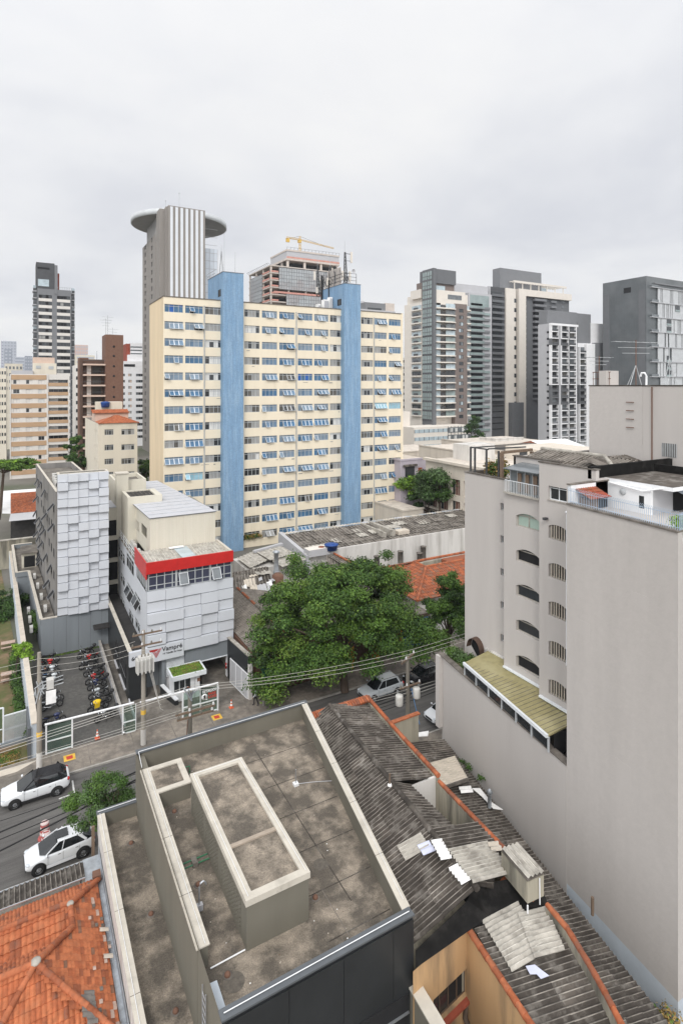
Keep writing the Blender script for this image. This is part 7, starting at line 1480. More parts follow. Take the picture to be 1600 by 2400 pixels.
# white and grey grid tower
x0, x1, y0, y1 = corner(1293, 264, 1260.5, 1378); zt = zat(757, 264); fh = 15.55 / F * 264
ug = lambda u, dy: at(u, 0, Y=y0 + dy).x
g = thing('grid_tower', 'white and grey gridded apartment tower with blank pale side', 'tower', (x0, y0, 0)); ux = lambda u: at(u, 0, Y=y0).x
fl_ = Fac((x0, y1), (0, -1), y1 - y0, 0, zt); L_ = y1 - y0
for r in range(19): fl_.win(round(L_ * .62, 2), round(zt - 4.5 - r * fh, 2), 1.5, 1.0, simple(('void',), 'frame_dark', .2, .05)(1.5, 1.0, 1))
b = MB(); fl_.wall(b, m['light_grey'], .3); b.box(x0, ux(1353), y0 + .8, y1, 0, zt, m['slate2'], skip='l'); b.box(ug(1353, 3), ug(1394, 3), y0 + 3, y1, 0, zat(800, 268), m['white_wall']); b.box(ug(1394, 3), ug(1415, 3), y0 + 3, y1, 0, zat(797, 268), m['slate3']); b.box(ug(1353, 5), ug(1383, 5), y0 + 5, y1, 0, zat(749, 268), m['slate3']); b.box(x0 + .4, ug(1352, 3), y0 + 3, y1 - .1, 0, zat(726, 267), m['slate3']); b.box(ug(1335, 5.5), ug(1384, 5.5), y0 + 5.5, y1, 0, zat(727, 270), m['slate3']); b.box(ug(1384, 5), ug(1429, 5), y0 + 5, y0 + 12, 0, zat(748, 269), m['white_wall']); b.build('wall', g); place_all(g, [fl_])
for r in range(19):
    z = zt - 3.6 - r * fh
    if z < 2: break
    dark = r in (2, 9, 10, 11) or (r == 18)
    for (ua, ub, zmax) in ((1291, 1305.5, 999), (1314, 1330, 999), (1331, 1347, 999), (1357, 1373, zat(806, 268))):
        if z + fh > zmax: continue
        b = MB(); yy = y0 + (0 if ua < 1350 else 2.2); fm = m['slate2'] if dark and ua != 1331 else m['white_wall']; xa_, xb_ = ug(ua, yy - y0), ug(ub, yy - y0); b.box(xa_, xb_, yy - .6, yy + .79, z - .4, z, fm); b.box(xa_ - .5, xa_, yy - .6, yy + .79, z - .4, z + fh - .4, fm); b.box(xb_, xb_ + .5, yy - .6, yy + .79, z - .4, z + fh - .4, fm); b.box(xa_, xb_, yy + .5, yy + .6, z, z + fh - .4, m[('glass_dark', 'glass_dark', 'curtain_dark', 'glass_grey', 'void')[rr.randrange(5)]]); b.box(xa_ + .3, xa_ + 1.0, yy + .42, yy + .49, z + .3, z + fh - .8, m['glass_grey']); b.box(xa_, xb_, yy - .55, yy - .5, z, z + 1.0, m['slate'] if not (13 < r < 18) else m['slate3']); b.build('balcony', g)
b = MB(); b.box(ux(1306.3), ux(1311), y0 - .6, y0 + .8, 0, zt - 1, m['light_grey']); b.box(ux(1289), ux(1352), y0 - .7, y0 + .8, zt - 1, zt, m['white_wall']); b.box(ug(1374, 1.5), ug(1393, 1.5), y0 + 1.5, y0 + 2.9, 0, zat(803, 268), m['white_wall']); b.build('white_frame', g)
# office slab with fins, right edge
x0, x1, y0, y1 = corner(1514, 262, 1412, 1640); zt = zat(646, 262); g = thing('finned_office', 'dark panelled office slab with pale vertical fins at the right picture edge', 'building', (x0, y0, 0)); uy = lambda u: at(u, 0, X=x0).y
b = MB(); b.box(x0, x1, y0, y1, 0, zt, m['office_dark']); b.build('wall', g); b = MB(); b.box(x0 - .1, x0 - .004, uy(1512), uy(1496), 0, zt - 6, m['slate2']); b.box(x0 - .1, x0 - .004, uy(1428), y1 - .2, 0, zt - 6, m['slate2']); b.box(x0 - .06, x0 - .004, uy(1478), uy(1461), zt - 6.5, zt - 4, m['void'])
for i in range(int((zt - 5) / 3.5)): z = 4 + i * 3.5; b.box(x0 - .03, x0 - .004, y0, y1, z, z + .08, m['slate2'])
for i in range(26): y = y0 + (y1 - y0) * i / 26; b.box(x0 - .035, x0 - .004, y, y + .08, 0, zt - 2, m['slate2'])
b.build('side_cladding', g)
ux = lambda u: at(u, 0, Y=y0).x; fh = 17.6 / F * 262; b = MB(); rr2 = random.Random(4)
for i in range(72):
    x = ux(1538) + i * .52
    for s in range(9):
        if rr2.random() < .86: zz = zt - 5 - s * fh * 2; b.box(x, x + .34, y0 - .75, y0 - .5, max(2, zz - fh * 2 + .3), zz, m['fins'])
b.build('fin', g)
for s in range(10):
    z = zt - 4.8 - s * fh * 2; b = MB(); b.box(x0 + 2.5, x1, y0 - 1.1, y0 - .004, z - .3, z, m['light_grey']); b.box(x0 + 2.5, ux(1538), y0 - 1.1, y0 - 1.0, z, z + 1.1, m['glass_grey']); b.build('balcony', g)
for s, k in ((1, 0), (2, 0), (2, 1), (4, 1), (5, 0), (5, 1), (7, 0), (7, 1)):
    z = zt - 5 - (s * 2 + k + 1) * fh; b = MB(); xx = ux(1558 + 20 * (s == 1)); b.box(xx, xx + 3.6, y0 - .9, y0 - .76, z + .2, z + fh - .3, m['glass_dark']); b.box(xx, xx + 3.6, y0 - .95, y0 - .905, z + .2, z + 1.1, m['glass_green']); b.build('window', g)
b = MB(); b.box(ux(1529), x1, y0 - .8, y0 + 6, zt - 3.2, zt - 2.6, m['slate3']); b.build('roof_ledge', g)
g_, *_ = block('white_far_block', 'white banded far block right behind the cream slab', 'building', 941, 963, 838, 300, 'white_wall', 10, 3.4, 'glass_grey', nw=0)
# low buildings right of the cream slab
def lowb(name, label, cat, u0, u1, vt, d, wm, rm, dep, extra=None):
    Y = at((u0 + u1) / 2, 0, d=d).y; a, c_ = at(u0, 0, Y=Y).x, at(u1, 0, Y=Y).x; zt = zat(vt, d); g = thing(name, label, cat, ((a + c_) / 2, Y, 0)); b = MB(); b.box(a, c_, Y, Y + dep, 0, zt, m[wm], top=m[rm]); b.build('wall', g)
    b = MB(); b.box(a - .15, c_ + .15, Y - .15, Y + .2, zt + .002, zt + .35, m[wm]); b.box(a - .15, a + .2, Y + .2, Y + dep, zt + .002, zt + .35, m[wm]); b.build('parapet', g)
    return g, a, c_, Y, zt
pa = at(1096, 0, d=108); pb = at(1001, 0, X=pa.x); zt = 14.6; g = thing('shuttered_building', 'long cream building with brown shutters facing the far side street', 'building', (pa.x, pa.y, 0)); L_ = pb.y - pa.y + 14
f = Fac((pa.x, pb.y + .5), (0, -1), L_, 0, zt)
for r in range(3):
    for i in range(7): f.win(1.0 + i * 3.55, 8.7 - r * 4.2 if r < 2 else 2.0, 2.5, 3.1 if r < 2 else 2.4, t_win(2.5, 3.1 if r < 2 else 2.4, 3, 'beige', ('shutter', 'shutter', 'glass_dark'), None, .35))
b = MB(); f.wall(b, m['beige'], .4); b.box(pa.x, pa.x + 32, pb.y + .5 - L_, pb.y + .5, 0, zt, m['beige'], top=m['beige_roof'], skip='l'); b.build('wall', g); place_all(g, [f])
b = MB(); b.box(pa.x - .7, pa.x + .3, pb.y + .5 - L_, pb.y + .7, zt + .002, zt + .5, m['beige']); b.box(pa.x - .6, pa.x, pb.y + .5 - L_, pb.y + .5, 5.0, 5.4, m['beige']); b.build('cornice', g)
b = MB(); b.box(pa.x + 6, pa.x + 13, pb.y - 6, pb.y - 1, zt, zt + 3.2, m['old_white']); b.box(pa.x + 16, pa.x + 30, pb.y - 20, pb.y - 6, zt, zt + 2.6, m['beige']); b.box(pa.x + 15.9, pa.x + 15.99, pb.y - 12, pb.y - 10, zt + .6, zt + 2, m['glass_dark']); b.build('roof_house', g)
g, a, c_, Y, zt = lowb('lilac_house', 'lilac walled old house at the foot of the cream slab, right', 'house', 938, 1003, 1078, 122, 'lilac_wall', 'beige_roof', 16)
b = MB(); b.box(a + 1.2, a + 3.6, Y - .08, Y - .004, zt - 3.4, zt - 1.2, m['glass_dark']); b.box(a + .6, a + 4, Y - .6, Y - .09, zt - 1.2, zt - .8, m['fibro']); b.build('window', g); b = MB(); b.box(a + 4.6, a + 5.6, Y - .08, Y - .004, zt - 3.8, zt - 1.7, m['brick_red']); b.build('door', g)
lowb('beige_flat_block', 'broad beige flat roofed block behind the shuttered building', 'building', 945, 1050, 1057, 175, 'beige', 'beige_roof', 18)
lowb('beige_flat_block', 'beige flat roofed block with dark roof line right of the shuttered building', 'building', 1105, 1245, 1058, 150, 'beige', 'beige_roof', 22)
lowb('grey_flat_block', 'low block with grey roof under the charcoal tower', 'building', 1150, 1300, 1040, 185, 'beige', 'beige_roof', 24)
lowb('roof_shack', 'small white roof shack before the charcoal tower', 'shack', 1162, 1226, 1028, 195, 'old_white', 'beige_roof', 8)
lowb('dark_flat_block', 'low dark roofed block left of the lift block', 'building', 1240, 1400, 1062, 125, 'beige', 'fibro', 20)
Y = at(1320, 0, d=160).y; xa, xb = at(1290, 0, Y=Y).x, at(1372, 0, Y=Y).x; g = thing('white_gable_shed', 'shed with white gabled roof and orange brick end below the grid tower', 'shed', (xa, Y, 0)); b = MB(); z0_, z1_ = zat(1050, 160), zat(1032, 165); b.prism([(xa - 5, Y), (xb, Y), (xb, Y + 10), (xa - 5, Y + 10)], 0, z0_ - .3, m['brick_red']); b.build('wall', g); b = MB(); b.mesh([(xa, Y, z0_), (xb, Y, z0_), (xb, Y + 7, z1_), (xa, Y + 7, z1_), (xb, Y + 14, z0_), (xa, Y + 14, z0_)], [(0, 1, 2, 3), (3, 2, 4, 5)], m['patch_white']); b.mesh([(xa - .05, Y, z0_ - .2), (xa - .05, Y + 7, z1_), (xa - .05, Y + 14, z0_ - .2)], [(2, 1, 0)], m['tile_c']); b.build('roof', g)
lowb('side_terrace', 'low pale flat roof at the lower right corner of the cream slab', 'building', 943, 992, 1196, 112, 'beige', 'beige_roof', 14)
# left: tiled bungalow behind the annex
Y = at(50, 0, z=5, ).y if False else 99.0
p0 = at(22, 1160, d=106); g = thing('tile_bungalow', 'low bungalow with red tile roof and white eaves left of the panelled tower', 'house', (p0.x + 3, p0.y, 0))
A_, B_, C_, D_ = at(25, 1204, z=5.4), at(83, 1199, z=5.4), at(83, 1147, z=6.6), at(25, 1156, z=6.6)
b = MB(); b.tiles(A_, (B_ - A_) * 1.6, D_ - A_, [m['tile_a'], m['tile_c'], m['tile_b']], None, .3, .5, .05); b.f([A_ - Vector((0, 0, .06)), A_ + (B_ - A_) * 1.6 - Vector((0, 0, .06)), D_ + (B_ - A_) * 1.6 - Vector((0, 0, .06)), D_ - Vector((0, 0, .06))], m['tile_d']); b.build('roof', g)
b = MB(); q = (B_ - A_) * 1.6; b.mesh([A_, A_ + q, A_ + q + Vector((0, -2.6, -.9)), A_ + Vector((-.3, -2.6, -.9))], [(3, 2, 1, 0)], m['light_grey']); b.mesh([D_, D_ + q, D_ + q + Vector((0, 2.0, .3)), D_ + Vector((-1.4, 2.0, .3)), A_ + Vector((-1.4, 0, .2)), A_], [(0, 1, 2, 3), (0, 3, 4, 5)], m['white_paint']); b.build('eaves', g)
b = MB(); b.prism([(A_.x, A_.y), (A_.x + q.x, A_.y + q.y), (D_.x + q.x, D_.y), (D_.x, D_.y)], 0, 5.2, m['dark_roof']); b.build('wall', g)
b = MB(); y = 108.5; b.box(-3.2, 4, y, y + .3, 0, 4.6, m['mould_wall']); b.box(-3.3, 4, y - .1, y + .5, 4.602, 4.75, m['fibro_light']); tag(b.build('rear_wall'), 'stained rear wall below the tile bungalow', 'wall')
# ---------------------------------------------------------------- vehicles
m = MATS
def loft(b, st, mm):
    """car hull from stations (x, half width, z bottom, z belt, z top)"""
    rings = []
    for x, w, zb, zs_, zt in st:
        half = [(.0, zb), (w * .82, zb), (w * .96, zb + .1), (w, zb + (zs_ - zb) * .5), (w * .985, zs_ - .08), (w * .93, zs_), (w * .55, zt), (0, zt + .012)]
        rings.append([(x, y, z) for y, z in half] + [(x, -y, z) for y, z in half[-2:0:-1]])
    n = len(rings[0]); vs = [p for r in rings for p in r]; k = len(rings)
    fs = [(i * n + j, i * n + (j + 1) % n, (i + 1) * n + (j + 1) % n, (i + 1) * n + j) for i in range(k - 1) for j in range(n)]
    b.mesh(vs, fs, mm, True); b.mesh(vs, [tuple(range(n)), tuple(range((k - 1) * n + n - 1, (k - 1) * n - 1, -1))], mm)
def wheel(th, x, y, r):
    s = 1 if y > 0 else -1; b = MB(); b.lathe([(r * .62, -.1), (r * .9, -.11), (r, -.07), (r, .07), (r * .9, .11), (r * .62, .1)], (x, y, r), m['rubber'], 20, 'y'); w = b.build('wheel', th)
    b = MB(); b.lathe([(0, s * .07), (r * .2, s * .085), (r * .6, s * .06), (r * .64, s * .1)], (x, y, r), m['rim'], 20, 'y')
    for k in range(5): q = k * 2 * math.pi / 5; b.bar((x, y + s * .09, r), (x + r * .58 * math.cos(q), y + s * .09, r + r * .58 * math.sin(q)), .02, .07, m['chrome'], up=(0, 1, 0))
    b.build('rim', w)
def car(name, label, loc, rz, body, roof, L_=4.4, Hh=1.6, W_=.91, suv=True, rails=None, sunroof=False, clad=True, wb=2.68, rake=0.0):
    th = thing(name, label, 'car'); h = L_ / 2; z = .04 if suv else 0.0; bm = m[body]
    st = [(-h, .70 * W_ / .91, .5, .92 + z, .95 + z), (-h + .07, .83 * W_ / .91, .36, 1.02 + z, 1.05 + z), (-h + .35, W_ - .02, .3, 1.06 + z, 1.08 + z), (-h + .8, W_, .26, 1.05 + z, 1.06 + z), (0, W_, .24, 1.0 + z, 1.01 + z), (h - 1.35, W_, .25, .97 + z, 1.0 + z), (h - .95, W_ - .01, .27, .93 + z, 1.0 + z), (h - .4, W_ - .03, .28, .83 + z, .93 + z), (h - .12, W_ - .09, .3, .72 + z, .80 + z), (h, W_ - .2, .38, .62 + z, .68 + z)]
    b = MB(); loft(b, st, bm); bo = b.build('body', th); sm_ = bo.modifiers.new('round', 'SUBSURF'); sm_.levels = 1; sm_.render_levels = 2
    xr0, xr1, yb, yt = -h + .16, h - 1.0, W_ - .08, W_ - .28; zb = 1.0 + z; tr0, tr1 = -h + (.5 if suv else .7), h - 1.95
    xr1 += rake; tr1 += rake * .7
    Bm = [(xr0, yb - .1), (xr0 + .3, yb), (0, yb), (xr1 - .35, yb - .02), (xr1, yb - .25)]; Tp = [(tr0, yt - .06), (tr0 + .15, yt), (-.1, yt + .02), (tr1 - .1, yt), (tr1, yt - .08)]
    low = [(x, y, zb + (.07 if x < 0 else 0)) for x, y in Bm] + [(x, -y, zb + (.07 if x < 0 else 0)) for x, y in Bm[::-1]]; up = [(x, y, Hh - .07 - zz) for (x, y), zz in zip(Tp, (.08, .03, 0, .03, .05))]; up = up + [(x, -y, z_) for x, y, z_ in up[::-1]]; n = len(low)
    b = MB(); b.mesh(low + up, [(i, (i + 1) % n, n + (i + 1) % n, n + i) for i in range(n)][:], m['car_glass'], False); b.build('glasshouse', th)
    b = MB(); mid = [(x * .93 - .02, y * .86, z_ + .05) for x, y, z_ in up]; b.mesh(up + mid, [(i, (i + 1) % n, n + (i + 1) % n, n + i) for i in range(n)], m[roof], True); b.mesh(mid, [tuple(range(n))], m[roof]); rf = b.build('roof', th)
    if sunroof: b = MB(); b.box(-.45, .3, -.36, .36, Hh - .03, Hh + .012, m['car_glass']); b.build('sunroof', rf)
    if rails:
        for s in (1, -1): b = MB(); b.tube([(tr0 + .1, s * (yt - .05), Hh - .03), (tr0 + .2, s * (yt - .05), Hh + .04), (tr1 - .3, s * (yt - .05), Hh + .04), (tr1 - .2, s * (yt - .05), Hh - .03)], .022, m[rails], 5); b.build('roof_rail', rf)
    for s in (1, -1):
        b = MB()
        for p, q in ((Bm[4], Tp[4]), (Bm[3], Tp[3])) if False else ((Bm[3], Tp[3]),): b.bar((p[0], s * p[1], zb), (q[0], s * q[1], Hh - .05), .05, .06, bm if roof == body else m[roof])
        b.build('pillar', th); b = MB(); b.bar((-.05, s * (yb + .005), zb), (-.2, s * (yt + .025), Hh - .05), .03, .09, m['car_black'] if roof != body else bm); b.build('pillar', th); b = MB()
        p, q = Bm[1], Tp[1]; b.bar((p[0] + .1, s * (p[1] + .0), zb + .05), (q[0] + .12, s * (q[1] + .005), Hh - .05), .05, .22, bm if roof == body else m[roof]); b.build('pillar', th)
        b = MB(); b.ball((xr1 - .35, s * (W_ + .1), zb + .08), (.08, .11, .08), bm, 8, 6); b.build('mirror', th)
        b = MB(); b.ball((h - .2, s * (W_ - .26), .72 + z), (.2, .17, .07), m['lamp_clear'], 10, 6); b.build('headlight', th)
        b = MB(); b.ball((-h + .1, s * (W_ - .18), .92 + z), (.1, .15, .13), m['lamp_red'], 10, 6); b.build('taillight', th)
        b = MB()
        for xd in (xr1 - .45, -.1, -h + .95): b.box(xd, xd + .012, s * W_ - .004, s * W_ + .004, .45, .95, m['plastic_black'])
        for xd in (.05, -.95): b.box(xd - .0, xd + .16, s * W_ - .01, s * (W_ + .02), .86, .89, m['chrome'])
        b.box(-wb / 2 + .42, wb / 2 - .42, s * W_ - .015 if s > 0 else -W_ - .012, s * W_ + .012 if s > 0 else -W_ + .015, .24, .40, m['plastic_black'] if clad else bm); b.build('door_trim', th)
        for x in (-wb / 2, wb / 2):
            b = MB(); b.lathe([(.33, s * .0), (.41, s * .012), (.425, -s * .03)], (x, s * (W_ - .015), .34), m['plastic_black'], 24, 'y'); b.lathe([(0, 0), (.37, s * .004)], (x, s * (W_ - .01), .34), m['void'], 24, 'y'); b.build('wheel_arch', th); wheel(th, x, s * (W_ - .08), .335)
    b = MB(); b.box(h - .06, h + .005, -.45, .45, .46, .64, m['plastic_black']); b.box(h - .03, h + .015, -.7, .7, .36, .42, m['plastic_black']); b.build('grille', th)
    b = MB(); b.box(-h - .005, -h + .05, -.24, .24, .62, .74, m['light_grey']); b.build('number_plate', th)
    b = MB(); b.box(-h - .01, -h + .08, -.66, .66, .36, .5, m['plastic_black']); b.build('bumper', th)
    th.location = loc; WL[th] = Vector(loc); th.rotation_euler = (0, 0, rz); return th
car('parked_car', 'white sport utility car with gloss black roof parked by the far kerb', (1.05, 47.55, 0), rad(181), 'car_white', 'car_black')
car('parked_car', 'white hatchback with dark glass sunroof parked below the foreground tree', (2.25, 40.55, 0), rad(183), 'car_white', 'car_white', 3.95, 1.5, .87, False, None, True, False, 2.5, .22)
car('parked_car', 'silver white sport utility car with roof rails parked under the big tree', (30.55, 46.7, 0), rad(181), 'car_silver', 'car_silver', 4.45, 1.66, .92, True, 'chrome')
car('parked_car', 'glossy black car with chrome window line parked behind the light pole', (35.7, 46.65, 0), rad(181), 'car_black', 'car_black', 4.3, 1.55, .89, True, 'chrome')
car('parked_car', 'white car whose nose shows beside the grey apartment low wall', (33.6, 40.55, 0), rad(182), 'car_white', 'car_white', 4.1, 1.5, .87, False, None, False, False, 2.55, .2)
# motorcycles
MC = {}
def mc(key, fn):
    if key not in MC: MC[key] = fn().data(key[0])
    return MC[key]
def moto_wheel():
    b = MB(); r = .3; b.lathe([(r * .72, -.05), (r * .92, -.065), (r, -.03), (r, .03), (r * .92, .065), (r * .72, .05), (r * .72, -.05)], (0, 0, 0), m['rubber'], 18, 'y'); b.lathe([(0, -.06), (.06, -.06), (.07, 0), (.06, .06), (0, .06)], (0, 0, 0), m['engine'], 10, 'y')
    for k in range(6): q = k * math.pi / 3; b.bar((0, 0, 0), (r * .74 * math.cos(q), 0, r * .74 * math.sin(q)), .02, .03, m['rim'], up=(0, 1, 0))
    return b
def moto_frame():
    b = MB(); f_ = m['plastic_black']; b.tube([(.45, 0, .88), (.3, 0, .5), (.0, 0, .3), (-.25, 0, .36), (-.2, 0, .75), (.42, 0, .82)], .03, f_, 6); b.tube([(-.2, .09, .4), (-.68, .12, .3)], .03, f_, 6); b.tube([(-.2, -.09, .4), (-.68, -.12, .3)], .03, f_, 6); b.tube([(-.3, 0, .72), (-.95, 0, .8)], .05, f_, 6); b.tube([(-.55, .13, .7), (-.66, .13, .34)], .035, m['chrome'], 6); b.tube([(-.55, -.13, .7), (-.66, -.13, .34)], .035, m['chrome'], 6)
    N = 8
    for i in range(N): q0, q1 = math.pi * (.15 + .75 * i / N), math.pi * (.15 + .75 * (i + 1) / N); b.mesh([(-.68 + .36 * math.cos(q0), -.08, .3 + .36 * math.sin(q0)), (-.68 + .36 * math.cos(q1), -.08, .3 + .36 * math.sin(q1)), (-.68 + .36 * math.cos(q1), .08, .3 + .36 * math.sin(q1)), (-.68 + .36 * math.cos(q0), .08, .3 + .36 * math.sin(q0))], [(0, 1, 2, 3)], f_); b.mesh([(.68 + .35 * math.cos(q0), -.07, .3 + .35 * math.sin(q0)), (.68 + .35 * math.cos(q1), -.07, .3 + .35 * math.sin(q1)), (.68 + .35 * math.cos(q1), .07, .3 + .35 * math.sin(q1)), (.68 + .35 * math.cos(q0), .07, .3 + .35 * math.sin(q0))], [(0, 1, 2, 3)], f_)
    b.tube([(0, .1, .25), (-.05, .32, .0)], .015, f_, 5); return b
def moto_engine(): b = MB(); b.ball((.05, 0, .42), (.22, .15, .16), m['engine'], 10, 8); b.box(.08, .28, -.1, .1, .45, .66, m['engine']); b.ball((0, .14, .38), (.12, .05, .12), m['chrome'], 10, 6); b.ball((0, -.14, .38), (.12, .05, .12), m['engine'], 10, 6); return b
def moto_tank(c): 
    def fn(): b = MB(); b.ball((.2, 0, .86), (.31, .16, .15), m[c], 14, 10); b.ball((-.62, 0, .82), (.3, .1, .07), m[c], 10, 6); b.ball((.2, .16, .62), (.16, .03, .1), m[c], 8, 6); b.ball((.2, -.16, .62), (.16, .03, .1), m[c], 8, 6); return b
    return fn
def moto_seat(): b = MB(); b.ball((-.3, 0, .86), (.4, .14, .07), m['seat_black'], 12, 8); b.ball((-.6, 0, .92), (.22, .13, .06), m['seat_black'], 10, 6); return b
def moto_fork(): b = MB(); [b.tube([(.7, s * .09, .3), (.46, s * .09, .95)], .026, m['chrome'], 6) for s in (1, -1)]; return b
def moto_bar(): b = MB(); b.tube([(.25, .38, 1.02), (.38, .2, 1.06), (.44, 0, 1.0), (.38, -.2, 1.06), (.25, -.38, 1.02)], .018, m['chrome'], 6); [b.tube([(.36, s * .22, 1.06), (.4, s * .34, 1.22)], .01, m['plastic_black'], 5) for s in (1, -1)]; [b.ball((.4, s * .36, 1.24), (.03, .07, .05), m['plastic_black'], 8, 5) for s in (1, -1)]; return b
def moto_light(): b = MB(); b.ball((.56, 0, .92), (.11, .1, .11), m['plastic_black'], 10, 8); b.lathe([(0, .09), (.085, .08), (.095, .04)], (.57, 0, .92), m['lamp_clear'], 12, 'x'); return b
def moto_exh(): b = MB(); b.tube([(.25, -.12, .5), (.2, -.17, .28), (-.2, -.19, .26), (-.75, -.2, .4)], .035, m['chrome'], 8, r2=.055); return b
def moto_box(): b = MB(); b.ball((-.95, 0, 1.08), (.2, .22, .17), m['plastic_black'], 12, 8); return b
def moto_cover(): b = MB(); b.ball((.15, 0, .95), (.38, .26, .16), m['yellow_bright'], 14, 8); b.box(-.05, .4, .18, .27, .5, .95, m['yellow_bright']); b.box(-.05, .4, -.27, -.18, .5, .95, m['yellow_bright']); return b
def moto(label, p, rz, col, box=False, cover=False, lean=.0):
    th = thing('motorcycle', label, 'motorcycle', (p.x, p.y, .03), 'motorcycles parked in the forecourt'); A = lambda nm, fn, key='', dl=(0, 0, 0): link(nm, mc((nm, key), fn), th, Vector((p.x, p.y, .03)) + Vector(dl))
    A('wheel', moto_wheel, '', (.68, 0, .3)); A('wheel', moto_wheel, '', (-.68, 0, .3)); A('frame', moto_frame); A('engine', moto_engine); A('tank', moto_tank(col), col); A('seat', moto_seat); A('fork', moto_fork); A('handlebar', moto_bar); A('headlight', moto_light); A('exhaust', moto_exh)
    if box: A('top_box', moto_box)
    if cover: A('rain_cover', moto_cover)
    th.rotation_euler = (rad(-8 + lean), 0, rz); return th
rm = random.Random(2)
for S_, col, bx_, cv, lab in (((200, 1530), 'moto_black', 1, 0, 'black motorcycle with top box nearest the grey rear wall, right row'), ((211, 1543), 'moto_red', 0, 0, 'black motorcycle with red tank, second from the rear wall in the right row'), ((208, 1557), 'moto_black', 0, 0, 'black motorcycle between the red tanked one and the chrome one, right row'), ((219, 1573), 'moto_black', 1, 0, 'black motorcycle with chrome engine and round top box, mid right row'), ((222, 1589), 'moto_red', 0, 0, 'bright red motorcycle in the middle of the right row'), ((228, 1602), 'moto_blue', 1, 0, 'dark blue motorcycle just before the bright red one'), ((231, 1623), 'moto_white', 0, 0, 'white and grey motorcycle in the right row'), ((240, 1638), 'moto_black', 1, 0, 'black motorcycle with box between the white one and the yellow covered one'), ((230, 1654), 'moto_black', 0, 1, 'motorcycle with a bright yellow rain cover'), ((247, 1676), 'chrome', 1, 0, 'chrome tanked motorcycle closest to the street fence')):
    q = at(*S_, z=.5); q.x = min(q.x, 6.7); moto(lab, q, rad(180 + rm.uniform(-4, 22)), col, bx_, cv)
for S_, col, bx_, lab in (((117, 1545), 'moto_black', 1, 'black motorcycle by the rear wall in the left row'), ((112, 1558), 'moto_red', 0, 'dark red motorcycle, second in the left row'), ((117, 1574), 'moto_white', 0, 'white motorcycle in the left row beside the man in jeans'), ((122, 1592), 'moto_white', 0, 'white scooter like motorcycle behind the pole transformer'), ((124, 1637), 'moto_black', 0, 'black motorcycle with white stripe in the left row'), ((122, 1650), 'moto_white', 0, 'white tailed motorcycle with its front wheel in the open'), ((128, 1688), 'moto_blue', 0, 'dark motorcycle right behind the glass fence at left')):
    q = at(*S_, z=.5); q.x = max(q.x, 2.3); moto(lab, q, rad(rm.uniform(-12, 10)), col, bx_)
